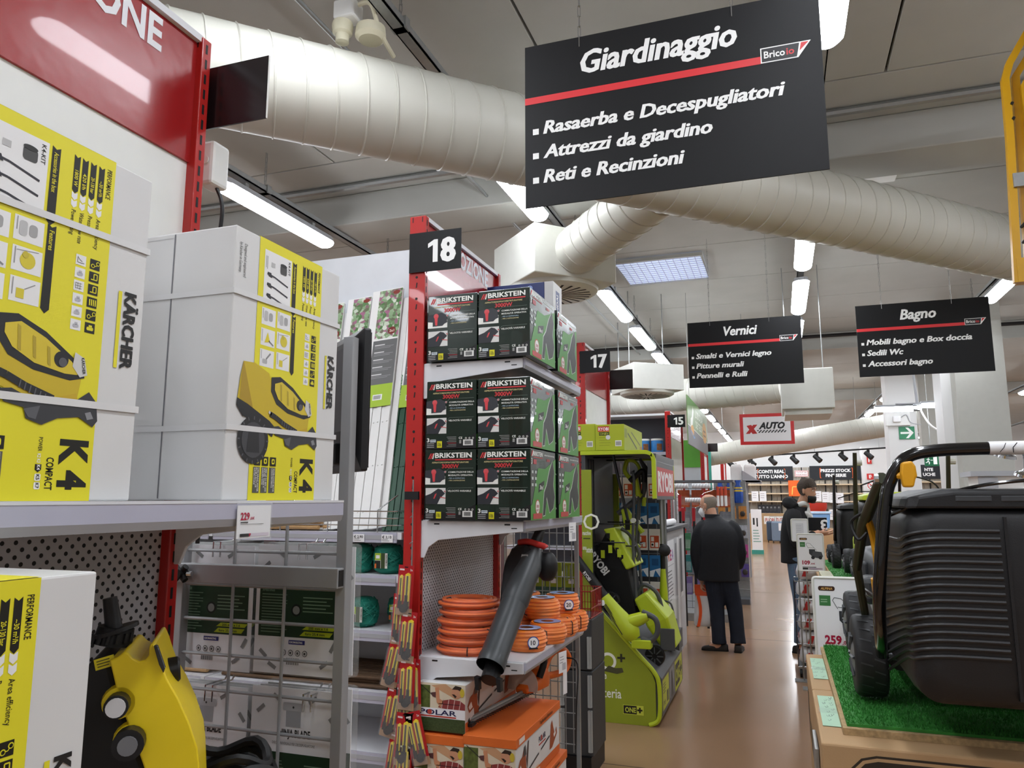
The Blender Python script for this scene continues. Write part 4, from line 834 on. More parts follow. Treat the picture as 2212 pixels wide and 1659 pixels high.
def trellis(lab, x0, x1, tilt, m, card=True, y0=3.04, y1=3.42, zt=2.69):
    w = x1-x0; L = math.hypot(zt-1.478, y1-y0); t = thing('trellis_panel', lab, 'trellis', (x0, y0, 1.478)); t.rotation_euler = (-math.atan2(y1-y0, zt-1.478), R(-tilt), 0)
    n = 7
    for i in range(n): MB().box((w*i/n+.001, (i % 2)*.004, 0), (w*(i+1)/n-.001, .012+(i % 2)*.004, L), m).build('slat', t)
    MB().box((.004, .02, .01), (w+.03, .03, L-.05), m).build('rear_slats', t)
    r = MB()
    for z in (.08, .3, .52, .74):
        for i in range(n): r.ell((w*(i+.5)/n, -.001+(i % 2)*.004, z), (.004, .003, .004), m, 8)
    r.build('rivets', t)['kind'] = 'stuff'
    if card:
        D = Decal((0, -.003, 0), *YF); D.rect(-.004, .62, w+.002, L+.005, '#f0f0ee'); D.rect(w*.22, .98, w, L, flor(), 1); D.rect(w*.2, .72, w, .97, '#6b6c6c', 1); D.rect(w*.1, .6, w, .72, '#a6c63a', 1)
        D.circ(w*.78, 1.02, .022, '#7a2a26', 2); D.text('2x1', w*.78, 1.012, .014, '#f0e0d0', 3, 'C'); D.circ(w*.8, L-.02, .02, '#8a3a30', 2, ry=.012)
        for k in range(5): D.rect(w*.27, .94-k*.042, w*.6, .946-k*.042, '#d8d8d8', 2); D.rect(w*.27, .932-k*.042, w*.9, .934-k*.042, '#a8a8a8', 2); D.rect(w*.27, .924-k*.042, w*.8, .926-k*.042, '#a8a8a8', 2)
        D.rect(w*.4, .635, w*.7, .665, '#f0f0f0', 2)
        for k in range(10): D.rect(w*.43+k*.004, .64, w*.43+k*.004+.002, .66, '#222222', 3)
        D.text('TREILLIS', w*.12, .66, .02, '#1f6a3a', 2, rot=90, w=.12); D.build('photo_card', t)
    return t
trellis('folded white trellis with flower photo card beside the red upright', -1.86, -1.69, 4.5, TRW)
trellis('folded white trellis with flower photo card, second from the upright', -2.01, -1.875, 4.5, TRW, zt=2.66, y0=3.07)
trellis('folded white trellis with flower photo card behind the monitor', -2.18, -2.04, 4.5, TRW, zt=2.64, y0=3.1)
trellis('folded dark green trellis leaning right against the red upright', -1.68, -1.57, 3.5, TRG, card=True, zt=2.6, y0=3.06)
trellis('folded dark green trellis half hidden behind the tall grey post', -2.3, -2.2, 3.5, TRG, card=False, zt=2.3, y0=3.08, y1=3.36)
# twine balls
TWG = mat('teal_twine', '#127a68', .6, noise=.2, ns=80)
def twine(lab, loc, r=.066, h=.125, seed=0, card=True):
    rnd = random.Random(seed); t = thing('twine_ball', lab, 'twine', loc, 0, 'teal twine balls')
    MB().lathe([(r*.6, 0), (r*.93, h*.12), (r*.96, h*.5), (r*.93, h*.88), (r*.5, h)], (0, 0, 0), (0, 0, 1), TWG, 18).build('core', t, smooth=True)
    b = MB()
    for i in range(46):
        a = rnd.uniform(0, 2*PI); s = rnd.choice((-1, 1)); z0, z1 = rnd.uniform(.0, .5)*h, rnd.uniform(.5, 1)*h
        b.tube([(r*1.0*math.sin(PI*(.12+.76*(z0+(z1-z0)*k/5)/h))**.35*math.cos(a+s*k*.25), r*math.sin(PI*(.12+.76*(z0+(z1-z0)*k/5)/h))**.35*math.sin(a+s*k*.25), z0+(z1-z0)*k/5) for k in range(6)], .0022, TWG, 4)
    b.build('twine_strands', t)['kind'] = 'stuff'
    if card:
        D = Decal((-.03, -r-.003, h*.2), *YF); D.rect(0, 0, .062, .065, '#d8d8d0'); D.rect(.03, 0, .05, .065, '#3a4a2a', 1); D.rect(.0, .035, .03, .065, '#9fc03a', 1); D.rect(.006, .042, .024, .056, '#f0f0f0', 2); D.rect(.0, .0, .028, .033, '#22251e', 1); D.rect(0, 0, .008, .02, '#d86a2a', 2); D.text('VERDEMAX', .054, .06, .006, '#22251e', 1, rot=-90, w=.05); D.build('paper_label', t)
    return t
twine('teal twine ball with label, upper shelf beside the red upright', (-1.655, 3.085, 1.294), seed=1); twine('teal twine ball, upper shelf, second from the upright', (-1.80, 3.085, 1.294), seed=2, card=False); twine('teal twine ball, upper shelf, half behind the grid post', (-1.95, 3.085, 1.294), seed=3)
twine('teal twine ball with label on the shelf below the other balls', (-1.775, 3.09, 1.061), seed=4); twine('dark shaded teal twine ball at the back of the lower twine shelf', (-1.64, 3.2, 1.061), seed=5)
twine('teal twine ball on the lower twine shelf behind the grid', (-1.93, 3.1, 1.061), seed=6)
# bamboo cane bundles
BAM = mat('bamboo', '#b08a5c', .55, noise=.35, ns=20); BAMD = mat('dark_willow', '#5c442e', .7, noise=.4, ns=30)
def bundle(lab, x0, x1, z, m, n, r, seed, y0=3.03):
    rnd = random.Random(seed); t = thing('cane_bundle', lab, 'cane bundle', (x0, y0, z))
    placed = 0; row = 0; rows = 3
    for row in range(rows):
        k = n//rows
        for i in range(k):
            y = .02+(.36)*(i+.5*(row % 2))/k; zz = r+row*r*1.72+.001
            MB().cyl((rnd.uniform(0, .06), y+rnd.uniform(-.005, .005), zz), (x1-x0-rnd.uniform(0, .06), y+rnd.uniform(-.005, .005), zz+rnd.uniform(0, .004)), r*rnd.uniform(.85, 1), m, 6).build('cane', t)
    return t
bundle('tan bamboo cane bundle on the shelf behind the blade packs', -2.9, -1.95, 1.475, BAM, 30, .011, 1); bundle('tan bamboo cane bundle level with the twine shelf', -3.05, -2.06, 1.293, BAM, 30, .011, 2)
bundle('tan bamboo cane bundle right under the twine shelf behind the grid', -3.0, -2.05, 1.06, BAM, 36, .011, 3); bundle('dark willow bundle on the shelf under the twine balls', -2.5, -1.6, .808, BAMD, 45, .009, 4); bundle('tan bamboo cane bundle beside the dark willow', -3.4, -2.53, .808, BAM, 36, .011, 5)

# ---------------------------------------------------------------- the yellow pressure washer on the lower shelf
t = thing('pressure_washer', 'yellow and black pressure washer standing beside its boxes', 'pressure washer', (-1.12, 1.17, .553), R(38))
def wz(x, y, yy=0):
    d = PXR(190+x/2.58, 1290+y/2.58); n = Vector((math.sin(R(38)), -math.cos(R(38)), 0)); k = Vector((-1.12, 1.17, 0)).dot(n)/d.dot(n); p = d*k
    return ((p.x+1.12)*math.cos(R(38))+(p.y-1.17)*math.sin(R(38)), HC+p.z-.553)
yp = [wz(*q) for q in ((120, 352), (165, 335), (200, 305), (225, 312), (250, 340), (285, 358), (320, 350), (340, 325), (342, 275), (352, 258), (370, 260), (392, 310), (415, 385), (440, 455), (500, 558), (560, 690), (610, 840), (622, 952))]
yp += [(yp[-1][0]+.02, .35), (yp[-1][0]+.01, .03), (-.02, .03), (-.03, .35)]+[wz(*q) for q in ((330, 1000), (272, 835), (232, 735), (190, 620), (160, 520))]
MB().ext(yp, (0, .2, 0), (1, 0, 0), (0, 0, 1), .2, YEL).build('yellow_cover', t, bevel=.02, smooth=True)
bp = [wz(*q) for q in ((30, 345), (122, 352), (165, 520), (236, 735), (276, 835), (335, 1000))]; bp += [(.0, .3), (.0, .03), (-.2, .03), (-.2, .4), (bp[0][0]-.08, bp[0][1]-.1)]
MB().ext(bp, (0, .2, 0), (1, 0, 0), (0, 0, 1), .185, DBLACK).build('body', t, bevel=.012)
MB().ext([(x+.006, z+.0) for x, z in [wz(*q) for q in ((350, 265), (372, 262), (415, 385), (405, 418), (380, 370))]], (0, -.002, 0), (1, 0, 0), (0, 0, 1), .012, GRY0).build('display_window', t, bevel=.002)
p = wz(478, 460); MB().lathe([(.012, -.01), (.024, -.008), (.024, .012), (.02, .016)], (p[0]-.012, .09, p[1]), (1, .1, .1), BLACK, 18).build('dial', t, smooth=True)
for (x, y, inner) in ((170, 592, '#cfcfd0'), (235, 800, '#77787c')):
    p = wz(x, y); MB().cyl((p[0], .03, p[1]), (p[0], -.03, p[1]), .027 if inner < '#9' else .021, BLACK, 18).build('hose_clip', t, smooth=True); MB().cyl((p[0], -.0301, p[1]), (p[0], -.036, p[1]), .0165, mat('clip_'+inner[1:], inner, .4), 18).build('clip_button', t); MB().cyl((p[0], .04, p[1]), (p[0], .0, p[1]), .036, YEL if inner > '#9' else YEL, 18, r2=.028).build('clip_boss', t, smooth=True)
a, b_, c = wz(70, 40), wz(95, 230), wz(115, 345)
MB().tube([(a[0], .1, a[1]), (b_[0], .1, b_[1])], [.013, .016], BLACK, 14).build('spray_lance', t, smooth=True); MB().tube([(b_[0]+.004, .1, b_[1]+.005), (c[0]-.01, .1, c[1]+.01)], [.033, .036], DBLACK, 14).build('lance_socket', t, smooth=True); MB().tube([(b_[0]+.002, .1, b_[1]+.003), (b_[0]+.004, .1, b_[1]-.004)], .042, BLACK, 14).build('socket_collar', t, smooth=True)
for i in range(7): MB().tube([(b_[0]+.036*math.sin(R(-80+i*25)), .1-.036*math.cos(R(-80+i*25)), b_[1]-.005), (c[0]-.012+.038*math.sin(R(-80+i*25)), .1-.038*math.cos(R(-80+i*25)), c[1]+.015)], .004, BLACK, 5).build('socket_rib', t)
p = wz(35, 420); D = Decal((p[0], .0145, p[1]), (.96, 0, .25), (-.25, 0, .96)); D.rect(0, 0, .034, .02, '#d8c820'); D.lines(.004, .016, .03, 3, .005, .002, '#55501a', 1); D.build('sticker', t)

# ================================================================ LIME TOOL DISPLAY STAND
t = thing('tool_display_stand', 'lime and grey tool display stand with slanted base and curved top', 'display stand', (0, 5.77, 0)); W = 1.23; WH = 1.06
def side_poly(): return [(-1.44, 0), (-.97, 0), (-.925, .02), (-.91, .06), (-.91, .3), (-.93, .36), (-1.0, .45), (-1.3, .76), (-1.345, .84), (-1.36, 1.0), (-1.36, 1.84), (-1.44, 1.84)]
for y, d in ((0, .012), (WH, .012)): MB().ext(side_poly(), (0, y+d, 0), (1, 0, 0), (0, 0, 1), .012, LIMEP).build('side_panel', t, bevel=.002)
MB().ext([(-1.43, 0.03), (-.885, .03), (-.865, .08), (-.865, .33), (-.9, .37), (-1.0, .44), (-1.32, .77), (-1.43, .86)], (0, W, 0), (1, 0, 0), (0, 0, 1), W-.014, ANTH).build('base_body', t, bevel=.008)
MB().box((-1.44, .013, .8), (-1.41, WH, 1.98), mat('dark_back_panel', '#4a4b4e', .45)).build('back_panel', t)
for i in range(3): MB().box((-1.41, .1+i*.07, 1.25), (-1.395, .13+i*.07, 1.93), mat('dark_rail', '#2b2c2e', .5)).build('back_rail', t)
edge = crv([(-1.31, .79), (-1.15, .62), (-1.0, .465), (-.92, .38), (-.885, .3), (-.882, .12), (-.9, .04), (-.96, .008)], 5)
MB().tube([(x, .0, z) for x, z in edge], [(.016, .016)]*len(edge), LIME, 8).build('lime_trim', t, smooth=True)
arch = [(-1.445, 1.985), (-1.2, 1.985)]+[(-.95+.085*math.sin(R(a)), 1.9+.085*math.cos(R(a))) for a in range(0, 91, 15)]+[(-.865, 1.62)]
for y in (0, WH-.03):
    b = MB(); b.loft([[(x, y, z), (x, y+.035, z), (x-.0 if z > 1.95 else x-.03, y+.035, z-.03 if z > 1.95 else z), (x-.0 if z > 1.95 else x-.03, y, z-.03 if z > 1.95 else z)] for x, z in arch], LIME); b.build('arch_trim', t)
top = MB(); outer = arch; top.loft([[(x, .035, z-.004), (x, WH-.03, z-.004), (x-(.012 if z < 1.95 else 0), WH-.03, z-.016), (x-(.012 if z < 1.95 else 0), .035, z-.016)] for x, z in arch[:-1]], ANTH); top.build('curved_top', t, smooth=True)
MB().box((-.90, .036, 1.61), (-.866, WH+.02, 1.96), ANTH).build('header', t, bevel=.004)
D = Decal((-.866, 0, 0), *XF); D.rect(.06, 1.64, WH, 1.86, '#c23a3c'); D.text('RYOBI', .1, 1.68, .14, '#f0e8e8', 1, bold=.05, w=.86); D.build('header_print', t)
D = Decal((0, 0, 0), *YF); w = '#eef0e4'
D.text('O', -1.43, 1.385, .12, w, 0, bold=.0); D.build('circle_print', t); D = Decal((0, 0, 0), *YF); D.text('macchine', -1.435, 1.345, .03, w, 0, w=.065); D.text('una', -1.435, 1.235, .032, w, 0, w=.025, bold=.02); D.text('batteria', -1.407, 1.215, .04, w, 0, w=.05, bold=.02); D.rect(-1.43, 1.315, -1.375, 1.322, '#333322', 0)
D.build('slogan_print', t); D = Decal((0, 0, 0), *YF)
D.circ(-1.255, .43, .062, w, 0, 26); D.circ(-1.255, .43, .042, LIMEP, 1, 24); D.text('+', -1.185, .42, .075, '#333322', 0, bold=.03); D.poly([(-1.29, .36), (-1.25, .4), (-1.2, .385), (-1.15, .39), (-1.14, .36), (-1.19, .345)], '#4a4a30', 2)
D.build('circle_print', t); D = Decal((0, 0, 0), *YF); D.text('e', -1.3, .305, .05, w, 0, bold=.02); D.build('letter_print', t); D = Decal((0, 0, 0), *YF); D.text('teria', -1.295, .175, .065, w, 0, bold=.01, w=.135)
D.build('word_print', t); D = Decal((0, 0, 0), *YF); D.rect(-1.15, .07, -1.0, .135, '#c9d24a', 0); D.rect(-1.146, .074, -1.05, .131, '#1c1c18', 1); D.text('ONE', -1.135, .085, .033, '#c9d24a', 2, bold=.03, w=.08); D.text('+', -1.046, .08, .045, '#1c1c18', 1, bold=.05); D.build('badge_print', t)
D = Decal((-.865, 0, 0), *XF); D.rect(.04, .1, .36, .31, '#c4cc3a'); D.rect(.42, .1, .66, .31, '#8a8a8c'); D.rect(.72, .08, 1.18, .31, '#c4cc3a'); D.rect(.75, .11, 1.02, .28, '#1c1c18', 1); D.text('ONE', .77, .145, .09, '#c4cc3a', 2, bold=.03, w=.23); D.text('+', 1.04, .12, .14, '#1c1c18', 1, bold=.05)
D.poly([(.46, .1), (.5, .28), (.56, .29), (.6, .2), (.62, .1)], '#3a3a3c', 1); D.lines(.07, .28, .22, 4, .02, .008, '#55581a', 1); D.rect(.24, .12, .33, .2, '#4c4f30', 1); D.text('ONE+', .07, .13, .03, '#33351a', 1, w=.1); D.build('front_print', t)
KEYW = mat('black_wire', '#1a1a1b', .4)
b = MB()
for z in (1.25, 1.42, 1.95): b.tube([(-1.41, .3, z), (-1.1, .3, z), (-1.1, .8, z), (-1.41, .8, z)], .006, KEYW, 6)
b.tube([(-1.22, .15, 1.97), (-1.12, .2, 1.45)], .012, KEYW, 6); b.tube([(-1.41, .2, 1.28), (-1.15, .22, 1.28)], .006, KEYW, 6); b.build('wire_rack', t)
for (x, z) in ((-1.34, 1.16), (-1.28, 1.2), (-1.21, 1.17)): MB().box((x, .2, z), (x+.03, .205, z+.06), LIME).build('price_card', t)
# boxes on top of the stand
def ry_box(lab, x0, x1, y0, y1, h):
    o = thing('tool_box_carton', lab, 'box', (x0, y0, 1.988)); LC = mat('lime_carton', '#aeba2a', .5); MB().box((0, 0, 0), (x1-x0, y1-y0, h), LC).build('carton', o, bevel=.003); w_ = x1-x0
    D = Decal((0, 0, 0), *YF); D.rect(.02, h-.055, .11, h-.015, '#c9302c'); D.text('RYOBI', .025, h-.047, .024, '#ffffff', 1, w=.08, bold=.02); D.rect(.03, h-.085, .11, h-.06, '#1c1c18'); D.text('ONE+', .035, h-.08, .015, '#c9d24a', 1, w=.07); D.lines(.03, h*.5, w_*.6, 4, .02, .003, '#8a9420', 0); D.rect(w_-.07, .03, w_-.02, .075, '#e8e8e0')
    for k in range(8): D.rect(w_-.064+k*.005, .037, w_-.0615+k*.005, .067, '#222222', 1)
    D.circ(.1, h*.5, .018, '#e0e0e0', 1); D.build('printed_front', o); L = y1-y0; D = Decal((w_, 0, 0), *XF); D.rect(.02, .1, .12, h-.03, '#8f9a22'); D.line([(.15, h*.7), (.55, h*.2)], .015, '#4a4f20', 1); D.line([(.3, h*.8), (.7, h*.4)], .012, '#6b7030', 1); D.text('RYOBI', L-.12, .04, .03, '#c9302c', 1, w=.1); D.build('printed_side', o)
ry_box('lime tool carton with red logo on top of the tool display stand', -1.325, -1.1, 5.78, 6.6, .2); ry_box('lime tool carton on the stand top touching the red upright', -1.555, -1.33, 5.8, 6.0, .21)

# ---------------------------------------------------------------- tools on the stand
GRY = mat('tool_grey', '#4b4d4f', .45)
# leaf blower, slanted in front of the slanted base
t = thing('leaf_blower', 'lime leaf blower with long black nozzle leaning on the tool stand', 'leaf blower', (-1.5, 5.72, 1.21))
P = lambda s, k=0: (s*.49+k*.62, -.01, -s*.63+k*.49)
b = MB().tube([P(0), P(.08), P(.5)], [(.018, .03), (.026, .034), (.036, .036)], LBK, 12); b.build('nozzle', t, smooth=True)
Decal((P(.25)[0]-.02, -.05, P(.25)[2]+.03), (.62, 0, -.785), (.785, 0, .62)).text('RYOBI', 0, -.02, .024, '#e8e8e8', 0, w=.075, bold=.02).build('nozzle_print', t)
b = MB().tube(crv([(*P(.49), .04), (*P(.62), .05), (*P(.75), .066), (*P(.88), .07), (*P(.95), .04)], 4) and [p[:3] for p in crv([(*P(.49), .04), (*P(.62), .05), (*P(.75), .066), (*P(.88), .07), (*P(.95), .04)], 4)], [p[3] for p in crv([(*P(.49), .04), (*P(.62), .05), (*P(.75), .066), (*P(.88), .07), (*P(.95), .04)], 4)], LIME, 16)
b.build('fan_body', t, smooth=True)
b = MB().tube([P(.8, .03), P(.84, .16), P(.86, .22)], [.055, .045, .03], LIME, 12); b.build('motor_nose', t, smooth=True)
MB().tube(crv([P(.8, .2), P(.92, .26), P(1.02, .2), P(1.04, .1), P(.98, .04)], 5), .02, GRY, 10).build('handle', t, smooth=True)
MB().box((.44, -.05, -.66), (.58, .04, -.6), LIME).build('battery', t, bevel=.006); 
b = MB()
for k in range(3): b.tube([(P(.55+.0*k, -.02-.012*k)[0], -.055, P(.55, -.02-.012*k)[2]), (P(.85, -.03-.015*k)[0], -.066, P(.85, -.03-.015*k)[2])], .003, LBK, 5)
b.build('body_stripes', t); MB().box((.2, -.05, -.37), (.25, -.048, -.33), PAPER).build('sticker', t)
# mower with grass bag
t = thing('lawn_mower', 'lime lawn mower with black grass bag hung upright on the tool stand', 'lawn mower', (-1.2, 6.15, .45))
bag = MB(); bag.loft([[(-.25, -.12, .66), (-.1, -.12, .92), (-.1, .25, .92), (-.25, .25, .66)], [(-.12, -.12, .45), (.06, -.14, .62), (.06, .27, .62), (-.12, .27, .45)], [(.0, -.1, .2), (.12, -.1, .25), (.12, .22, .25), (.0, .22, .2)]], mat('black_fabric', '#101011', .8)); bag.build('grass_bag', t, bevel=.01)
Decal((-.2, -.137, .78), (.62, -.0, -.78), (.78, 0, .62)).text('RYOBI', .02, -.07, .055, '#e6e6e6', 1, w=.19, bold=.04).build('bag_print', t)
b = MB(); b.loft([[(-.13+dx, y, .93+dz) for dx, dz, y in ((0, 0, -.13), (.09, .015, -.13), (.09, .015, .26), (0, 0, .26))], [(.05+dx, y, .62+dz) for dx, dz, y in ((0, 0, -.15), (.07, .03, -.15), (.07, .03, .28), (0, 0, .28))]], LIME); b.build('bag_lid', t, bevel=.012)
MB().tube(crv([(-.02, .05, .93), (.05, .05, .88), (.12, .05, .74), (.1, .05, .68)], 5), .016, GRY, 8).build('carry_handle', t, smooth=True)
for k in range(5): MB().box((-.1+k*.035, -.145, .86-k*.055), (-.075+k*.035, -.135, .9-k*.055), DBLACK).build('vent', t)
b = MB(); b.loft([[(x, y, z) for x, y, z in ((.1, -.14, .4), (.2, -.14, .46), (.2, .2, .46), (.1, .2, .4))], [(.2, -.15, .2), (.36, -.15, .28), (.36, .22, .28), (.2, .22, .2)], [(.32, -.12, .02), (.42, -.12, .06), (.42, .2, .06), (.32, .2, .02)]], LIME); b.build('deck', t, bevel=.02)
MB().box((.3, -.16, .04), (.41, -.15, .2), GRY).build('deck_side', t, bevel=.01); MB().tube(crv([(.1, -.0, .42), (.16, 0, .5), (.26, 0, .44), (.3, 0, .3)], 5), .017, GRY, 8).build('grab_handle', t, smooth=True)
for (x, z, r) in ((-.08, .38, .085), (.26, .0, .075)):
    w = MB().lathe([(r*.4, -.02), (r*.9, -.022), (r, -.01), (r, .02), (r*.9, .03), (r*.3, .03)], (x, -.17, z), (0, 1, 0), DBLACK, 24).build('wheel', t, smooth=True)
    for i in range(8): a = 2*PI*i/8; MB().tube([(x+.02*math.cos(a), -.194, z+.02*math.sin(a)), (x+r*.85*math.cos(a), -.194, z+r*.85*math.sin(a))], .004, GRY, 4).build('spoke', w)
for y in (-.1, .16): MB().tube(crv([(.12, y, .35), (.1, y, .8), (.12, y, 1.3), (.1, y, 1.38)], 5), .012, GRY, 8).build('handle_bar', t, smooth=True)
MB().tube([(.11, -.1, 1.0), (.11, -.14, 1.0)], .02, mat('pale_plastic', '#c9cbbf', .4), 10).build('wing_knob', t); MB().tube([(.1, .16, .98), (.1, .12, .98)], .02, mat('pale_plastic', '#c9cbbf', .4), 10).build('wing_knob', t)
# string trimmers and chain saw
t = thing('string_trimmer', 'lime string trimmer with black handle hanging high on the tool stand', 'trimmer', (-1.12, 6.2, 1.6))
b = MB().tube(crv([(-.04, 0, .33), (-.06, 0, .24), (.0, 0, .16), (.05, 0, .06), (.07, 0, .04)], 5), .018, LIME, 8).tube(crv([(-.04, 0, .33), (.02, 0, .32), (.06, 0, .26), (.03, 0, .18)], 5), .014, LIME, 8).tube([(.02, -.01, .2), (.05, -.01, .04)], [.026, .022], LIME, 10); b.build('body', t, smooth=True)
MB().tube([(.06, .03, .34), (.1, .03, .27), (.09, .03, .1), (.07, .03, .02)], [.012, .022, .022, .018], GRY, 8).build('rear_grip', t, smooth=True); MB().tube(crv([(-.01, -.05, .16), (.04, -.06, .2), (.1, -.06, .24), (.1, -.05, .15)], 5), .022, DBLACK, 9).build('loop_handle', t, smooth=True)
MB().tube([(.05, 0, .05), (.0, .0, -.5), (-.02, 0, -.72)], .011, GRY, 8).build('shaft', t); MB().cyl((.09, .03, .03), (.08, .03, -.04), .018, LIME, 10).build('battery', t)
t = thing('chain_saw', 'lime saw with clear guard hanging in the middle of the tool stand', 'saw', (-1.17, 6.22, 1.25))
b = MB(); b.loft([[(x+k*.01, y, z) for x, z in ((-.05, .28), (.0, .3), (.05, .22), (.07, .08), (.02, .06), (-.02, .12))] for k, y in ((0, -.03), (0, .03))], LIME); b.build('body', t, bevel=.01)
MB().tube(crv([(.02, 0, .08), (.03, 0, .0), (.06, 0, -.02), (.09, 0, .0)], 5), .016, LIME, 8).build('lower_handle', t, smooth=True); MB().tube([(-.08, 0, .25), (.08, 0, .36)], [.02, .028], GRY, 10).build('grip', t, smooth=True)
MB().box((-.015, -.036, .12), (.025, -.031, .2), DBLACK).build('name_plate', t, bevel=.004); MB().ext([(-.06, .3), (-.02, .4), (.05, .38), (.06, .32)], (0, .0, 0), (1, 0, 0), (0, 0, 1), .004, GLASSY).build('guard', t)
MB().tube([(.06, 0, .18), (.12, 0, .1), (.1, 0, .12)], [.012, .022, .01], LIME, 8).build('front_nose', t, smooth=True); MB().tube(crv([(.08, .02, .35), (.05, .02, .42), (.06, .01, .6)], 5), .006, KEYW, 6).build('hanging_hook', t)
t = thing('brush_cutter', 'lime pole tool with black head standing at the aisle side of the stand', 'trimmer', (-.93, 6.45, .5))
MB().tube([(0, 0, .05), (0, 0, .35), (0, 0, .55)], [.03, .034, .02], LIME, 12).build('body', t, smooth=True); MB().tube([(0, 0, .5), (.0, 0, .75)], .02, DBLACK, 10).build('grip', t); MB().tube([(0, 0, .7), (-.01, .02, 1.38)], .014, mat('bright_pole', '#a5a7a8', .3, .8), 8).build('pole', t)
MB().lathe([(.015, -.02), (.045, -.015), (.05, .01), (.02, .03)], (.02, -.03, .70), (.5, -.8, .2), DBLACK, 16).build('cutting_head', t, smooth=True); MB().tube(crv([(.0, -.03, .3), (.06, -.04, .28), (.08, -.03, .2)], 4), .008, GRY, 6).build('bracket', t); MB().lathe([(.036, 0), (.04, .03), (.036, .06)], (0, 0, .22), (0, 0, 1), mat('lime_dark', '#97a624', .4), 14).build('collar', t)
t = thing('acrylic_box', 'clear acrylic box with a lime battery charger on the stand corner', 'display box', (-.98, 6.55, .44))
MB().box((0, 0, .1), (.14, .24, .36), GLASSY).build('cover', t); MB().box((.02, .05, .1), (.12, .18, .18), GRY).build('charger', t, bevel=.01); MB().box((.04, .08, .18), (.09, .14, .25), LIME).build('battery', t, bevel=.006); MB().ext([(-.02, .0), (.15, -.05), (.15, .099), (-.02, .099)], (0, .24, 0), (1, 0, 0), (0, 0, 1), .24, GRY).build('support', t)

# ---------------------------------------------------------------- black cases with shopping basket before the stand
t = thing('case_stack', 'tall black tool case stack with clear clasps at the end of shelf 18', 'case', (-1.3, 4.62, 0))
CA = mat('charcoal_case', '#3c3d3e', .6, noise=.1, ns=200); MB().box((.0, 0, .12), (.2, .34, .6), CA).build('lower_case', t, bevel=.006); MB().box((.0, 0, .605), (.2, .34, .9), CA).build('upper_case', t, bevel=.006); MB().box((-.02, -.02, 0), (.19, .34, .12), DBLACK).build('plinth', t)
for x in (.0, .17):
    for z0, z1 in ((.15, .38), (.4, .58), (.62, .8)): MB().cyl((x+.015, -.012, z0), (x+.015, -.012, z1), .014, mat('clear_ribbed', '#cfd2d0', .2, alpha=.45), 10).build('clasp', t)
t = thing('wire_basket', 'small red wire basket hooked on the black cases', 'basket', (-1.3, 4.6, .905))
b = MB()
for z in (.005, .06, .16): b.tube([(0, 0, z), (.2, 0, z), (.2, .3, z), (0, .3, z)], .004, mat('red_wire', '#8e1f1c', .4), 6, closed=True)
for i in range(12): b.cyl((i*.2/11, 0, 0), (i*.2/11, 0, .16), .0025, mat('red_wire', '#8e1f1c', .4), 5); b.cyl((.2, i*.3/11, 0), (.2, i*.3/11, .16), .0025, mat('red_wire', '#8e1f1c', .4), 5); b.cyl((i*.2/11, .3, 0), (i*.2/11, .3, .16), .0025, mat('red_wire', '#8e1f1c', .4), 5)
b.build('wire_frame', t)['kind'] = 'stuff'
# wire grid at the far side of shelf end 18 with hanging green packs
t = thing('wire_grid_stand', 'chrome wire grid panel closing the far side of shelf end 18', 'display grid', (-1.46, 4.1, 0))
for i in range(10): MB().cyl((i*.042, 0, .3), (i*.042, 0, 1.52), .003, SILVER, 6).build('grid_wire', t)
for i in range(16): MB().cyl((-.02, .006, .34+i*.078), (.4, .006, .34+i*.078), .003, SILVER, 6).build('grid_wire', t)
MB().box((-.03, -.01, 0), (-.01, .015, 1.52), SILVER).build('post', t); MB().box((.395, -.01, 0), (.415, .015, 1.52), SILVER).build('post', t)
for i in range(4):
    o = thing('spool_pack', ('lime-topped clear spool pack nearest the shelf panel', 'lime-topped clear spool pack, second from the shelf panel', 'lime-topped clear spool pack, third from the shelf panel', 'lime-topped clear spool pack beside the grid edge')[i], 'blister pack', (-1.44+i*.1, 4.13, 1.02), 0, 'spool packs on the chrome grid')
    MB().box((0, 0, .12), (.088, .02, .25), LIMEP).build('header_card', o); MB().box((0, 0, 0), (.088, .03, .119), mat('green_tint_plastic', '#2f6a4a', .2, alpha=.5)).build('blister', o); MB().tube([(.03, -.03, .24), (.03, -.03, .16), (.05, -.03, .16), (.05, -.03, .24)], .003, CHROME, 5).build('hook', o); Decal((0, 0, 0), *YF).rect(.03, .14, .06, .165, '#e6e6e6').build('barcode_label', o)

# ================================================================ LAWN MOWERS ON TURF-TOPPED CARTONS
TB = mat('tyre_black', '#232325', .6); MBL = mat('mower_black', '#1d1d1f', .48, bump=.05, bs=300); MGR = mat('mower_grey', '#3d3f42', .45); HUB = mat('hub_grey', '#8f9296', .35, .4); OLV = mat('olive_tube', '#3a3c2c', .35, .5)
MRIB = mat('rib_black', '#29292b', .4); MYEL = mat('amber_plastic', '#e0a21a', .4); HBL = mat('gloss_black_tube', '#0b0b0c', .15, coat=.5); TURF = mat('turf', '#2f7d2c', .7, noise=.35, ns=60); OSB = mat('osb_board', '#a88d66', .8, noise=.5, ns=90)
def rrect(x0, x1, z0, z1, r, y, n=5):
    out = []
    for cx, cz, a in ((x1-r, z0+r, -90), (x1-r, z1-r, 0), (x0+r, z1-r, 90), (x0+r, z0+r, 180)):
        out += [(cx+r*math.cos(R(a+90*i/n)), y, cz+r*math.sin(R(a+90*i/n))) for i in range(n+1)]
    return out
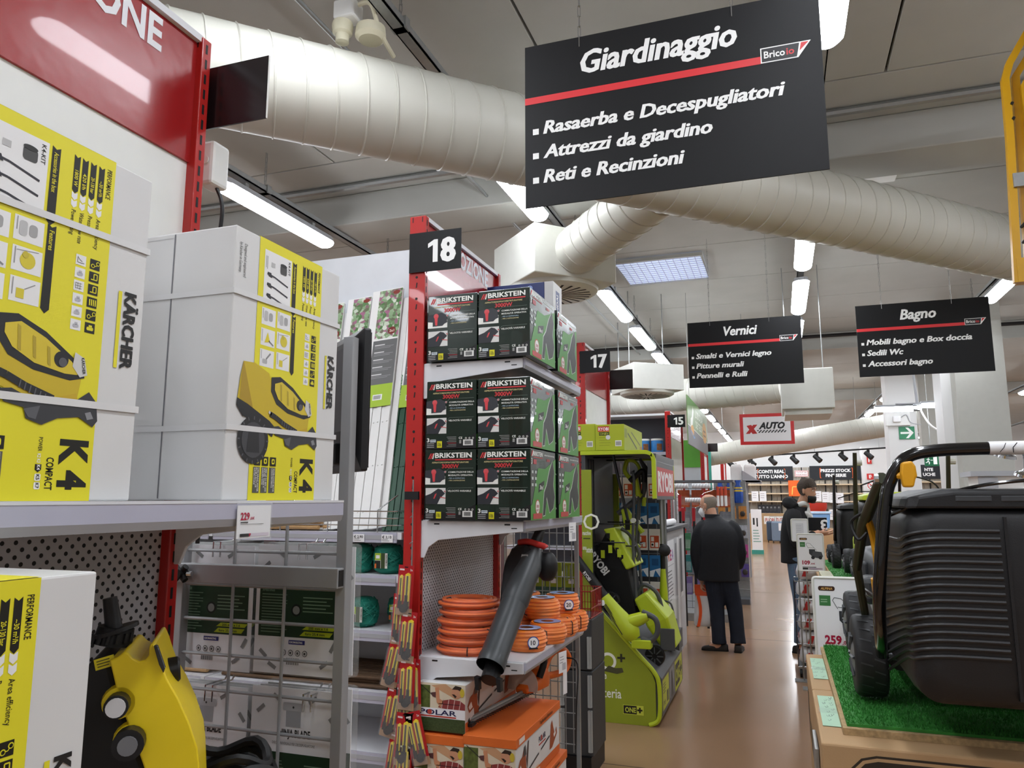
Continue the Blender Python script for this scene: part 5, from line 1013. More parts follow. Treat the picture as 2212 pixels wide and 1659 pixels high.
def wheel(t, x, y, z, r, w, side):
    b = MB(); prof = [(r*.62, 0), (r*.9, 0), (r*.97, .006), (r, .018), (r, w-.018), (r*.97, w-.006), (r*.9, w), (r*.3, w)]
    wh = b.lathe(prof, (x, y, z), (side, 0, 0), TB, 40).build('wheel', t, smooth=True)
    for i in range(22):
        a = 2*PI*i/22; g = MB(); ca, sa = math.cos(a), math.sin(a)
        def q(u, d, k): a2 = a+d; return (x+side*u, y+(r+k)*math.cos(a2), z+(r+k)*math.sin(a2))
        g.raw([q(.012, 0, .001), q(.012, .04, .001), q(w*.5, .1, .003), q(w*.5, .06, .003)], [(0, 1, 2, 3)], MGR); g.raw([q(w*.55, .18, .003), q(w*.55, .22, .003), q(w-.012, .3, .001), q(w-.012, .26, .001)], [(0, 1, 2, 3)], MGR)
        g.build('tread_groove', wh, fix=False)
    MB().lathe([(.012, -.008), (r*.3, -.006), (r*.58, .004), (r*.62, .012)], (x, y, z), (side, 0, 0), HUB, 28).build('hub', wh, smooth=True)
    for i in range(6): a = 2*PI*i/6; MB().tube([(x-side*.006, y+r*.14*math.cos(a), z+r*.14*math.sin(a)), (x-side*.001, y+r*.56*math.cos(a), z+r*.56*math.sin(a))], [(.008, .004)]*2, MGR, 5).build('spoke', wh)
def catcher(t, x0, x1, y0, y1, z0, z1, lid=None, ribs=True, m=MBL):
    b = MB(); Lr = []
    for y, i, dz in ((y0, .05, .0), (y0+.012, .02, -.01), (y0+.035, .004, -.02), (y0+.12, .0, -.02), (y1-.05, -.008, .03), (y1, .03, .08)): Lr.append(rrect(x0+i, x1-i, z0+dz*.5+i, z1-.045-i*.6, .06, y))
    c = b.loft(Lr, m).build('grass_catcher', t, smooth=True)
    b = MB(); Lr = []
    for y, i in ((y0-.002, .03), (y0+.01, .005), (y0+.06, -.004), (y1, -.002)): Lr.append([(px, y, pz) for px, _, pz in [(x0+i, 0, z1-.05), (x1-i, 0, z1-.05), (x1-i-.01, 0, z1-.02), (x1-i-.09, 0, z1-i*.3), (x0+i+.09, 0, z1-i*.3), (x0+i+.01, 0, z1-.02)]])
    l = b.loft(Lr, lid or MBL).build('catcher_lid', t, bevel=.006)
    if ribs:
        xm = (x0+x1)/2
        for k in range(17):
            z = z0+.115+k*(z1-z0-.22)/16; f = 1-k/16
            for s in (-1, 1):
                e = x0 if s < 0 else x1; g = .003; q = [(xm+s*.055, y0-.001, z), (e-s*.1, y0-.001, z), (e-s*.05, y0-.001, z-.002), (e-s*.019, y0+.011, z-.008), (e-s*.003, y0+.034, z-.016), (e+s*.001, y0+.12, z-.03), (e+s*.009, y1-.06, z-.03-.1*f)]
                MB().tube(crv(q, 3), .0048, MRIB, 6).build('rib', c, smooth=True)
        MB().box((xm-.045, y0-.006, z0+.02), (xm-.038, y0+.01, z1-.07), m).build('centre_rib', c); MB().box((xm+.038, y0-.006, z0+.02), (xm+.045, y0+.01, z1-.07), m).build('centre_rib', c)
        for z in (z0+.08, z0+.22, z0+.36): MB().box((xm+.06, y0-.005, z), (xm+.11, y0+.01, z+.055), m).build('moulded_block', c, bevel=.004)
        for k in range(3): MB().box((x0+.12+k*.1, y0-.004, z1-.032), (x0+.2+k*.1, y0+.004, z1-.018), MGR).build('lid_tab', l, bevel=.002)
    return c
# ---- near mower
t = thing('lawn_mower', 'large black lawn mower with ribbed grass catcher and amber knobs on artificial turf', 'lawn mower', (0, 0, 1.0)); z = .0
catcher(t, .30, .83, 2.2, 2.72, .12, .645)
for x, s in ((.2, 1), (.93, -1)): wheel(t, x, 2.765, .126, .125, .092, s); wheel(t, x+.035*s, 3.53, .121, .12, .085, s)
b = MB(); b.loft([rrect(.3, .83, .08, .22, .04, 2.78), rrect(.29, .84, .08, .26, .05, 3.0), rrect(.29, .84, .08, .26, .05, 3.45), rrect(.33, .8, .09, .2, .05, 3.66)], MBL).build('deck', t, smooth=True)
b = MB(); b.loft([rrect(.3, .62, .26, .42, .04, 2.95), rrect(.27, .66, .26, .45, .06, 3.05), rrect(.27, .66, .26, .44, .06, 3.3), rrect(.34, .6, .27, .36, .03, 3.42)], MGR).build('engine_cover', t, smooth=True)
MB().box((.265, 3.0, .3), (.285, 3.2, .4), MGR).build('air_filter', t, bevel=.012); MB().box((.25, 2.85, .27), (.31, 2.98, .36), MGR).build('fuel_tank', t, bevel=.02); MB().box((.29, 2.72, .18), (.3, 2.8, .34), mat('dark_red_side', '#5a2a20', .4)).build('side_plate', t)
MB().tube([(.26, 2.76, .126), (.87, 2.76, .126)], .012, HUB, 8).build('rear_axle', t); MB().tube([(.3, 3.53, .12), (.85, 3.53, .12)], .012, HUB, 8).build('front_axle', t)
MB().tube([(.285, 2.82, .24), (.3, 3.1, .25), (.29, 3.4, .24)], .01, HUB, 6).build('height_lever', t); MB().tube([(.28, 2.8, .3), (.24, 2.78, .33), (.245, 2.74, .31)], .008, SILVER, 6).build('deck_bracket', t)
hp = crv([(.262, 2.55, .17), (.247, 2.4, .23), (.238, 2.3, .32), (.24, 2.25, .42), (.264, 2.25, .6), (.283, 2.25, .67), (.325, 2.25, .728), (.4, 2.25, .745), (.55, 2.25, .748)], 6)
hp = hp+[(1.13-p[0], p[1], p[2]) for p in hp[::-1]][1:]
MB().tube(hp, .0165, HBL, 12).build('handle_bar', t, smooth=True)
MB().tube([(.515, 2.25, .748), (.78, 2.25, .748)], .0175, PAPER, 14).build('bar_sticker', t, smooth=True); D = Decal((.515, 2.2322, .748), *YF); D.line([(.02, -.012), (.03, .0), (.035, .012)], .0015, DBLACK); D.line([(.05, -.013), (.05, .0), (.06, .012)], .002, DBLACK); D.line([(.1, .012), (.115, .0), (.14, -.012)], .0015, DBLACK); D.build('sticker_lines', t)
for s in (0, 1):
    fx = (lambda x: x) if s == 0 else (lambda x: 1.13-x)
    MB().tube([(fx(.266), 2.28, .675), (fx(.235), 2.55, .54), (fx(.225), 2.72, .4)], [.017, .017, .014], OLV, 10).build('lower_tube', t, smooth=True)
    MB().tube([(fx(.225), 2.72, .4), (fx(.25), 2.78, .2)], [.014, .012], OLV, 8).build('lower_bracket', t)
    b = MB(); b.ext([(-.012, -.034), (.012, -.034), (.018, -.012), (.022, -.006), (.02, .02), (.012, .034), (-.012, .03), (-.016, .0)], (fx(.318), 2.235, .683), (1, 0, 0), (0, 0, 1), .03, MYEL); b.build('wing_knob', t, bevel=.005); MB().cyl((fx(.285), 2.25, .68), (fx(.308), 2.24, .68), .01, MYEL, 10).build('knob_stem', t)
    MB().cyl((fx(.245), 2.27, .672), (fx(.255), 2.27, .672), .014, CHROME, 10).build('bolt', t)
MB().tube(crv([(.245, 2.5, .56), (.262, 2.55, .5), (.268, 2.55, .42), (.262, 2.55, .36)], 5), .011, MYEL, 8).build('amber_lever', t, smooth=True); MB().tube(crv([(.262, 2.6, .38), (.268, 2.62, .3), (.272, 2.62, .24)], 5), .011, MYEL, 8).build('amber_lever', t, smooth=True); MB().cyl((.3, 2.74, .285), (.36, 2.74, .275), .012, MYEL, 8).build('amber_handle', t)
MB().tube(crv([(.28, 2.3, .575), (.4, 2.24, .63), (.55, 2.2, .662), (.8, 2.2, .668), (.86, 2.24, .6)], 6), .005, HBL, 6).build('control_cable', t, smooth=True); MB().tube(crv([(.235, 2.5, .58), (.2, 2.52, .55), (.215, 2.5, .5), (.24, 2.5, .52)], 5), .005, DBLACK, 6).build('cable_loop', t, smooth=True)
# ---- turf, board and cartons
def turf(lab, x0, x1, y0, y1, z, n, seed, name='turf_mat'):
    t = thing(name, lab, 'artificial grass', (0, 0, z)); MB().box((x0-.012, y0-.02, -.034), (x1, y1, -.016), OSB).build('chipboard', t); MB().box((x0, y0, -.0155), (x1, y1, -.008), TURF).build('backing', t)
    rnd = random.Random(seed); vs = []; fs = []
    for i in range(n):
        x, y = rnd.uniform(x0, x1), rnd.uniform(y0, y1); a = rnd.uniform(0, 2*PI); h = rnd.uniform(.006, .011); w = .0016; k = rnd.uniform(-.005, .005); m = rnd.uniform(-.005, .005); o = len(vs)
        vs += [(x-w*math.cos(a), y-w*math.sin(a), -.0085), (x+w*math.cos(a), y+w*math.sin(a), -.0085), (x+k, y+m, -.0085+h)]; fs.append((o, o+1, o+2))
    b = MB(); b.v = vs; b.f = fs; b.fm = [0]*len(fs); b.ms = [TURF]; b.build('grass_blades', t, fix=False)['kind'] = 'stuff'
    return t
turf('green artificial turf on chipboard under the large black mower', .15, 1.0, 2.45, 3.68, 1.0, 30000, 1)
def carton(lab, a, b, logo=False, name='mower_carton'):
    o = thing(name, lab, 'box', (a[0], a[1], a[2])); w, d, h = b[0]-a[0], b[1]-a[1], b[2]-a[2]; MB().box((0, 0, 0), (w, d, h), CARD).build('carton', o, bevel=.006)
    Decal((0, 0, h), (1, 0, 0), (0, 1, 0)).rect(0, d/2-.001, w, d/2+.001, '#7d6548').build('flap_seam', o)
    if logo:
        D = Decal((0, 0, 0), *YF); D.rr(.06, h-.19, .6, h-.02, .075, '#2e261f'); D.rr(.066, h-.184, .594, h-.026, .07, CARD, 1); D.rr(.074, h-.176, .586, h-.034, .064, '#2e261f', 2); D.text('ALPINA', .33, h-.15, .09, '#b08f68', 3, 'C', bold=.05, shear=.25, w=.4); D.build('printed_front', o)
    D = Decal((0, d, 0), (0, -1, 0), (0, 0, 1)); D.rect(.05, h-.3, .16, h-.12, '#3c3026'); D.rr(.25, h-.3, .5, h-.2, .03, '#3c3026'); D.build('printed_side', o)
    return o
carton('brown mower carton with black oval logo under the turf edge', (.075, 2.335, .5), (.95, 2.955, .9655), True); carton('brown mower carton under the front wheel end of the turf', (.075, 2.96, .5), (.95, 3.6, .9655))
carton('brown mower carton at the floor under the oval logo carton', (.08, 2.34, .1), (.95, 2.955, .499), True); carton('brown mower carton at the floor, second along the aisle', (.08, 2.96, .1), (.95, 3.6, .499))
t = thing('pallet', 'wooden pallet under the brown mower cartons', 'pallet', (.08, 2.34, 0)); WOOD = mat('pallet_wood', '#9c8058', .8, noise=.2, ns=8)
for i in range(7): MB().box((0, i*.185, .08), (.87, i*.185+.13, .099), WOOD).build('deck_board', t)
for i in range(3): MB().box((i*.4, 0, 0), (i*.4+.07, 1.24, .079), WOOD).build('bearer', t)
MINT = mat('mint_paper', '#a9cbb0', .6)
for i, (y0, y1) in enumerate(((2.5, 2.86), (3.12, 3.5))):
    o = thing('paper_card', ('mint paper strip with grass drawing on the logo carton', 'mint paper strip with grass drawing on the far carton')[i], 'paper', (.088, y0, .967)); MB().box((0, 0, 0), (.052, y1-y0, .001), MINT).build('sheet', o); D = Decal((0, 0, .001), (1, 0, 0), (0, 1, 0)); rnd = random.Random(i)
    for k in range(16): u, v = rnd.uniform(.003, .04), rnd.uniform(.02, y1-y0-.03); D.line([(u, v), (u+.006, v+.012), (u+.004, v+.022)], .0012, '#3b4a44'); D.line([(u, v), (u-.003, v+.014)], .001, '#3b4a44')
    D.build('grass_drawing', o); MB().box((-.004, (y1-y0)*.4, .001), (.05, (y1-y0)*.55, .0015), PLAST).build('tape', o)
t = thing('hand_pallet_jack', 'black tubular handle sticking out low beside the cartons', 'handle', (.075, 2.6, .6)); MB().tube(crv([(-.0, .3, -.1), (-.05, .3, -.02), (-.07, .3, .04), (-.06, .3, .07), (-.0, .3, .07)], 4), .008, BLACK, 8).build('tube', t, smooth=True); MB().box((-.008, .27, -.2), (-.001, .33, .1), SILVER).build('plate', t)
MB().box((-.012, -.1, .2), (-.002, .1, .3), SILVER).build('hook_plate', t)
# ---- price posters
def poster(lab, x, y, zb, w, h, price, scale=1., pole=None, blank=False, rz=0):
    t = thing('price_poster', lab, 'price poster', (x, y, zb), rz); FRW = mat('ivory_frame', '#deded6', .4)
    MB().box((.006, .0, .006), (w-.006, .004, h-.006), PAPER).build('sheet', t)
    p = [(q[0], .002, q[2]) for q in rrect(.004, w-.004, .004, h-.004, .012, 0, 4)]; MB().tube(p, .007, FRW, 6, closed=True).build('frame', t, smooth=True)
    D = Decal((0, 0, 0), *YF); s = scale
    if blank: D.rect(w*.28, h*.3, w*.72, h*.8, '#dcdcdf'); D.lines(w*.3, h*.7, w*.7, 6, .02, .006, '#c9c9cf', 1)
    else:
        D.rr(.03*s, h-.075*s, .115*s, h-.05*s, .01*s, '#3a1f16'); D.text('ALPINA', .0725*s, h-.069*s, .012*s, '#e0b060', 1, 'C', shear=.25, bold=.02); D.rect(.033*s, h-.155*s, .09*s, h-.1*s, '#3f7a44'); D.lines(.04*s, h-.12*s, .08*s, 2, .012*s, .004*s, '#9cc09c', 1)
        cx, cy = .205*s, h-.2*s; D.line([(cx-.08*s, cy+.03*s), (cx-.105*s, cy+.075*s), (cx-.095*s, cy+.09*s), (cx-.06*s, cy+.085*s), (cx+.01*s, cy+.005*s)], .003*s, '#44464a', 1); D.line([(cx-.08*s, cy+.04*s), (cx-.02*s, cy+.035*s)], .003*s, '#44464a', 1)
        D.poly([(cx-.075*s, cy+.02*s), (cx-.01*s, cy+.02*s), (cx+.0*s, cy-.04*s), (cx-.05*s, cy-.055*s), (cx-.075*s, cy-.03*s)], '#34363a', 1); D.poly([(cx-.05*s, cy-.055*s), (cx-.03*s, cy+.0*s), (cx+.06*s, cy-.01*s), (cx+.075*s, cy-.06*s), (cx+.05*s, cy-.085*s), (cx-.02*s, cy-.075*s)], '#4a4c50', 2)
        for dx in (-.035, .045): D.circ(cx+dx*s, cy-.075*s, .02*s, '#222326', 3, 12)
        D.text(price, .05*s, h-.355*s, .042*s, '#a8143c', 1, bold=.04, w=.085*s); D.text(',00€', .138*s, h-.355*s, .018*s, '#a8143c', 1, bold=.02, w=.05*s)
        if h > .4*s: D.rect(.05*s, h-.39*s, .2*s, h-.382*s, '#444444', 1); D.lines(.05*s, h-.4*s, .25*s, 3, .011*s, .004*s, '#9a9aa0', 1); D.rect(.05*s, .02*s, .11*s, .04*s, '#2a2a2c', 1); D.rect(.12*s, .02*s, w-.03*s, .04*s, '#c9b9c6', 1)
    D.build('poster_print', t)
    if pole: MB().cyl((w*.3, .004, -pole), (w*.3, .004, .0), .006, SILVER, 8).box((w*.3-.08, -.06, -pole), (w*.3+.08, .07, -pole+.006), SILVER).build('pole', t)
    return t
poster('ivory framed poster with mower picture reading 259 behind the turf', .122, 3.8, .86, .42, .41, '259', .82, pole=.86)
poster('ivory framed poster with mower picture reading 109 before the shop assistant', .128, 7.3, .99, .222, .325, '109', .75, pole=.99)
poster('blank back of an ivory framed poster before the shop assistant', .09, 7.6, 1.23, .15, .205, '', pole=1.23, blank=True)
# ---- second and third mower stacks
turf('green artificial turf strip on the second carton stack', .33, 1.2, 5.0, 6.4, 1.1, 9000, 2); turf('green artificial turf on the third carton stack', .38, 1.2, 6.95, 8.4, 1.02, 5000, 3)
for i, (x0, y0, y1, zt) in enumerate(((.24, 4.95, 5.68, 1.065), (.24, 5.7, 6.42, 1.065), (.36, 6.9, 8.42, .985))): carton(('brown carton stack carrying the lime-lidded mower, part by the 259 poster', 'brown carton stack carrying the lime-lidded mower, farther part', 'brown carton stack carrying the plain black mower')[i], (x0, y0, 0), (1.25, y1, zt))
for k in range(2):
    o = thing('flat_box', ('flat cream box on the second carton stack edge, by the poster', 'flat cream box on the second carton stack edge, farther along')[k], 'box', (.242, 4.98+k*.5, 1.067)); MB().box((0, 0, 0), (.075, .48, .045), mat('cream_carton', '#c9c6a8', .6, noise=.15)).build('carton', o, bevel=.003); MB().box((.005, .02, .0455), (.07, .46, .047), PLAST).build('shrink_wrap', o)
def small_mower(lab, x, y, z, lid, tube, s=1.):
    t = thing('lawn_mower', lab, 'lawn mower', (x, y, z)); catcher(t, -.2, .24, 0, .34, .08, .56, lid, ribs=False, m=DBLACK)
    for sx, d in ((-.27, 1), (.31, -1)): wheel(t, sx, .1, .106, .105, .07, d); wheel(t, sx, .75, .086, .085, .06, d)
    b = MB(); b.loft([rrect(-.22, .26, .07, .26, .05, .34), rrect(-.22, .26, .07, .3, .06, .55), rrect(-.17, .21, .08, .2, .05, .9)], lid if lid is not MGR else DBLACK).build('deck', t, smooth=True)
    for sx in (-.235, .275): MB().tube([(sx, .12, .24), (sx, .0, .45), (sx+.01, -.06, .8)], [.014, .014, .012], tube, 8).build('handle_tube', t); MB().tube([(sx+.02, -.03, .74), (sx+.05, -.03, .74)], .018, mat('pale_plastic', '#c9cbbf', .4), 8).build('wing_knob', t)
    MB().tube(crv([(-.2, .0, .6), (.0, -.02, .66), (.2, .02, .62), (.26, .0, .5)], 5), .005, DBLACK, 6).build('control_cable', t, smooth=True)
    return t
small_mower('black mower with lime catcher lid on the second turf stack', .68, 5.2, 1.1, LIME, OLV); small_mower('plain black mower with grey catcher lid on the third turf stack', .68, 7.2, 1.02, MGR, HBL)
# ---- wire trolley with bags
t = thing('wire_trolley', 'chrome wire cage trolley filled with white and red bags', 'trolley', (.095, 7.72, 0))
for zz in (.1, .3, .5, .7, .86): MB().tube([(0, 0, zz), (.24, 0, zz), (.24, .42, zz), (0, .42, zz)], .005, CHROME, 6, closed=True).build('ring_wire', t)
for i in range(7): MB().cyl((.04*i, 0, .1), (.04*i, 0, .86), .0035, CHROME, 5).build('wire', t)
for i in range(9): MB().cyl((0, .0525*i, .1), (0, .0525*i, .86), .0035, CHROME, 5).build('wire', t)
for (x, y) in ((.02, .03), (.22, .03), (.02, .39), (.22, .39)): MB().lathe([(.004, -.012), (.04, -.01), (.04, .01), (.004, .012)], (x, y, .041), (1, 0, 0), DBLACK, 12).build('castor', t); MB().box((x-.015, y-.015, .04), (x+.015, y+.015, .1), SILVER).build('castor_fork', t)
MB().box((.0, .0, .095), (.24, .42, .102), SILVER).build('floor_plate', t)
for i in range(6):
    o = thing('soil_bag', ('white and red bag at the bottom of the wire trolley', 'white and red bag second up in the wire trolley', 'white and red bag third up in the wire trolley', 'white and red bag fourth up in the wire trolley', 'white and red bag at the trolley rim', 'white and red bag heaped on top of the trolley')[i], 'bag', (.218, 7.93, .104+i*.152), R(random.uniform(-4, 4)), 'bags in the wire trolley')
    rb = random.Random(90+i); j = [[1+rb.uniform(-.16, .16) for _ in range(8)] for _ in range(6)]; ang = [(-1, -1), (0, -1.05), (1, -1), (1.05, 0), (1, 1), (0, 1.05), (-1, 1), (-1.05, 0)]
    b = MB(); b.loft([[(x*k*.1*j[q][m], y*k*.19*j[q][m], zz*.15+.012*(j[q][m]-1)*(0 < q < 5)*8*.15) for m, (x, y) in enumerate(ang)] for q, (zz, k) in enumerate(((0, .8), (.2, 1), (.45, 1.02), (.7, .98), (.9, .85), (.99, .6)))], mat('white_bag', '#e2e2e4', .35, bump=.3, bs=20)).build('bag', o, sub=1)
    D = Decal((-.1, -.206, .02), *YF); D.poly([(.05, .02), (.09, .02), (.12, .1), (.08, .1)], '#c02a2a'); D.build('bag_print', o); D = Decal((-.11, -.18, .02), (0, -1, 0), (0, 0, 1)); D.poly([(-.1, .02), (-.16, .02), (-.2, .1), (-.13, .1)], '#c02a2a'); D.build('bag_side_print', o)
# ---- yellow access lift
t = thing('access_lift', 'yellow steel guard cage of an access lift', 'access lift', (1.2, 4.2, 0)); LY = mat('lift_yellow', '#c8960f', .35)
def bar(pts, r=.017, nm='cage_bar'): MB().tube(pts, r, LY, 4).build(nm, t)
bar([(-.05, 0, 2.66), (-.02, 0, 3.4), (-.015, 0, 3.72), (.01, 0, 3.8), (.14, .0, 4.02), (.3, 0, 4.1)]); bar([(.02, .05, 2.7), (.035, .05, 3.4), (.045, .05, 3.75), (.14, .05, 3.9), (.4, .05, 3.95)]); bar([(.07, .02, 3.36), (.07, .02, 3.68), (.1, .02, 3.74), (.3, .02, 3.76)]); bar([(-.02, .0, 3.18), (.08, .1, 3.26), (.3, .2, 3.5)]); bar([(.03, .04, 2.95), (.12, .1, 3.1), (.12, .1, 3.3)])
MB().box((-.05, -.02, 2.66), (.02, .05, 2.78), LY).build('corner_block', t); MB().box((-.03, -.03, 3.14), (.02, .0, 3.21), SILVER).build('hinge', t)
for z_ in (3.5, 3.58, 2.95, 2.87, 2.75): MB().cyl((.0, -.025, z_), (.0, .03, z_), .008, DBLACK, 6).build('bolt', t)
MB().box((.4, -.1, .2), (.8, .5, 2.6), LY).build('mast', t, bevel=.02); MB().box((.1, -.3, .05), (1.0, .8, .2), mat('lift_grey', '#55585c', .5)).build('chassis', t, bevel=.02); MB().box((.14, .05, 2.60), (.8, .6, 2.66), LY).build('platform', t)
for (x, y) in ((.2, -.2), (.9, -.2), (.2, .7), (.9, .7)): MB().lathe([(.01, -.03), (.1, -.03), (.1, .03), (.01, .03)], (x, y, .1), (1, 0, 0), TB, 16).build('wheel', t)

# ================================================================ PEOPLE
HEAD = [(0, .028, .068, -.02), (.012, .042, .082, .0), (.035, .055, .086, .035), (.065, .063, .086, .065), (.1, .07, .084, .09), (.135, .075, .085, .103), (.17, .074, .08, .105), (.2, .064, .062, .09), (.22, .046, .038, .066), (.232, .02, .012, .03)]
def head_rings(T, k=1., z0=0, z1=1, grow=0., n=20, fcut=None):
    out = []
    for z, w, f, b in HEAD:
        if z < z0 or z > z1: continue
        r = []
        for j in range(n):
            a = 2*PI*j/n; x = math.sin(a)*(w+grow); c = math.cos(a); y = c*((f if fcut is None else min(f, fcut(z)))+grow) if c > 0 else c*(b+grow)
            r.append(T @ Vector((x*k, y*k, (z+(grow if z > .2 else 0))*k)))
        out.append(r)
    return out
def limb(b, pts, m, seg=12, n=4): 
    q = crv(pts, n); b.tube([p[:3] for p in q], [(p[3], p[4]) if len(p) > 4 else p[3] for p in q], m, seg)
def add_head(b, T, k=1.):
    b.loft(head_rings(T, k), SKIN)
    b.loft([[T @ (Vector(p)*k) for p in ((-.009, .084, .118), (.009, .084, .118), (.008, .07, .118), (-.008, .07, .118))], [T @ (Vector(p)*k) for p in ((-.012, .104, .088), (.012, .104, .088), (.014, .07, .085), (-.014, .07, .085))], [T @ (Vector(p)*k) for p in ((-.017, .093, .075), (.017, .093, .075), (.016, .07, .072), (-.016, .07, .072))]], SKIN)
    for s in (-1, 1): b.loft([[T @ (Vector((s*(.07+d), y, z))*k) for y, z in ((.005, .075), (.012, .1), (.008, .13), (-.012, .135), (-.02, .12), (-.01, .08))] for d in (0, .022)], SKIN)
    for s in (-1, 1): b.tube([T @ (Vector((s*.015, .084, .137))*k), T @ (Vector((s*.035, .08, .14))*k), T @ (Vector((s*.052, .068, .134))*k)], .006*k, SKIN, 6)
    b.tube([T @ (Vector((-.02, .086, .047))*k), T @ (Vector((0, .09, .048))*k), T @ (Vector((.02, .086, .047))*k)], .006*k, SKIN, 6)
def eyes(T, k, par):
    W_ = mat('eye_white', '#d9d5cf', .3); 
    for s in (-1, 1):
        p = T @ (Vector((s*.031, .0745, .122))*k); e = MB().ell(p[:], (.0105, .0105, .0065), W_, 10).build('eye', par, smooth=True); q = T @ (Vector((s*.031, .0815, .122))*k); MB().ell(q[:], (.0045, .0045, .0045), DBLACK, 8).build('iris', e); MB().tube([T @ (Vector((s*.013, .091, .143))*k), T @ (Vector((s*.033, .087, .148))*k), T @ (Vector((s*.054, .073, .142))*k)], .0035*k, mat('eyebrow_hair', '#3a3029', .8), 6).build('eyebrow', par, smooth=True)
def hand(b, O, D, N, k=1., curl=.5, mirror=1):
    """palm from wrist O along D, back of hand N; five fingers curling towards -N"""
    D, N = Vector(D).normalized(), Vector(N).normalized(); S = D.cross(N)*mirror; O = Vector(O)
    b.loft([[O+D*l+S*x+N*y for x, y in ((-w, -t), (w, -t), (w, t), (-w, t))] for l, w, t in ((-.01, .026, .018), (.03, .036, .016), (.075, .04, .013), (.09, .038, .011))], SKIN)
    for i, (x, L) in enumerate(((-.03, .066), (-.01, .076), (.011, .072), (.031, .058))):
        p = O+D*.085+S*x; q = [p]; a = 0
        for seg in (.42, .33, .25): a += curl*.9; p = p+(D*math.cos(a)-N*math.sin(a))*L*seg*k; q.append(p)
        b.tube(q, [.0095, .009, .0085, .006], SKIN, 7)
    p = O+D*.02-S*.03; b.tube([p, p-S*.022+D*.025-N*.01, p-S*.028+D*.05-N*.025, p-S*.022+D*.07-N*.04], [.013, .011, .0095, .007], SKIN, 7)

# ---- shopper in a dark coat
COAT = mat('navy_coat', '#15161b', .75, noise=.15, ns=40, bump=.2, bs=25); JEAN = mat('dark_jeans', '#1b2230', .8, noise=.35, ns=14, bump=.2, bs=60); SHOE = mat('brown_black_shoe', '#26211e', .6); GHAIR = mat('grey_hair', '#857a6e', .8, noise=.35, ns=120)
t = thing('person', 'person in a dark coat and jeans with a white face mask, stooping with a bag', 'person', (-.62, 8.78, 0))
b = MB(); HT = Matrix.Translation((-.118, .045, 1.432)) @ Matrix.Rotation(R(68), 4, 'Z') @ Matrix.Rotation(R(-8), 4, 'X')
add_head(b, HT, 1.)
limb(b, [(-.07, .0, 1.33, .065), (-.09, .02, 1.42, .058), (-.11, .035, 1.5, .06)], SKIN)
for z0, rs in ((0, [(-.04, 0, .8, .16, .12), (-.035, 0, 1.0, .155, .11), (-.035, 0, 1.2, .17, .11), (-.05, 0, 1.33, .13, .09), (-.06, 0, 1.38, .07, .06)]),): limb(b, [(x, y, z, ry, rx) for x, y, z, rx, ry in rs], SKIN, 14)
limb(b, [(-.09, 0, .88, .085), (-.085, .02, .46, .058), (-.07, .0, .08, .042)], SKIN); limb(b, [(.03, 0, .88, .085), (.1, .03, .46, .058), (.13, .0, .08, .042)], SKIN)
limb(b, [(-.21, 0, 1.3, .055), (-.262, .01, 1.02, .045), (-.235, .045, .76, .032), (-.232, .05, .72, .03)], SKIN); limb(b, [(.12, 0, 1.3, .055), (.165, .02, 1.02, .045), (.13, .1, .85, .035)], SKIN)
limb(b, [(-.05, .0, .06, .04), (-.1, -.01, .045, .04), (-.17, -.01, .035, .03)], SKIN); limb(b, [(.13, -.02, .06, .04), (.13, .06, .045, .04), (.135, .13, .035, .03)], SKIN)
hand(b, (-.232, .05, .725), (-.02, .02, -1), (-1, 0, 0), curl=.75)
b.build('body', t, remesh=.007, smth=4); eyes(HT, 1., t)
b = MB()
def ring(x, y, z, rx, ry, n=28, p=.8): return [(x+rx*math.copysign(abs(math.cos(2*PI*j/n))**p, math.cos(2*PI*j/n)), y+ry*math.copysign(abs(math.sin(2*PI*j/n))**p, math.sin(2*PI*j/n)), z) for j in range(n)]
cr = crv([(-.045, .0, .735, .222, .15), (-.04, 0, .86, .215, .15), (-.03, -.01, 1.0, .205, .15), (-.02, -.02, 1.15, .205, .15), (-.025, -.02, 1.27, .195, .135), (-.04, -.005, 1.345, .155, .11), (-.065, .01, 1.4, .095, .08), (-.085, .02, 1.435, .072, .072)], 4)
b.loft([ring(*c) for c in cr], COAT)
limb(b, [(-.15, -.005, 1.325, .07, .08), (-.205, 0, 1.28, .075, .085), (-.25, .0, 1.14, .072, .082), (-.268, .01, .98, .064, .074), (-.245, .04, .8, .056, .064), (-.238, .048, .755, .052, .06)], COAT, 14); limb(b, [(.07, -.005, 1.325, .07, .08), (.13, 0, 1.28, .075, .085), (.165, .01, 1.14, .072, .08), (.18, .03, 1.0, .062, .072), (.15, .09, .88, .055, .062)], COAT, 14)
b.build('coat', t, remesh=.011, smth=5)
b = MB(); b.loft([ring(-.085, .02, 1.4, .085, .085, 20, 1), ring(-.092, .022, 1.445, .082, .084, 20, 1), ring(-.094, .022, 1.45, .074, .076, 20, 1), ring(-.085, .02, 1.405, .072, .074, 20, 1)], COAT, cap=False, closed=True).build('collar', t, smooth=True)
b = MB(); limb(b, [(-.09, 0, .9, .11, .12), (-.09, .01, .7, .105, .1), (-.08, .02, .46, .082, .085), (-.07, .0, .2, .074, .08), (-.065, -.002, .075, .078, .082)], JEAN, 16); limb(b, [(.03, 0, .9, .11, .12), (.06, .01, .7, .1, .1), (.105, .03, .46, .08, .085), (.125, .01, .2, .07, .078), (.13, -.005, .085, .078, .085)], JEAN, 16); b.loft([ring(-.03, 0, .74, .18, .13), ring(-.03, 0, .95, .17, .125)], JEAN)
b.build('trousers', t, remesh=.01, smth=3)
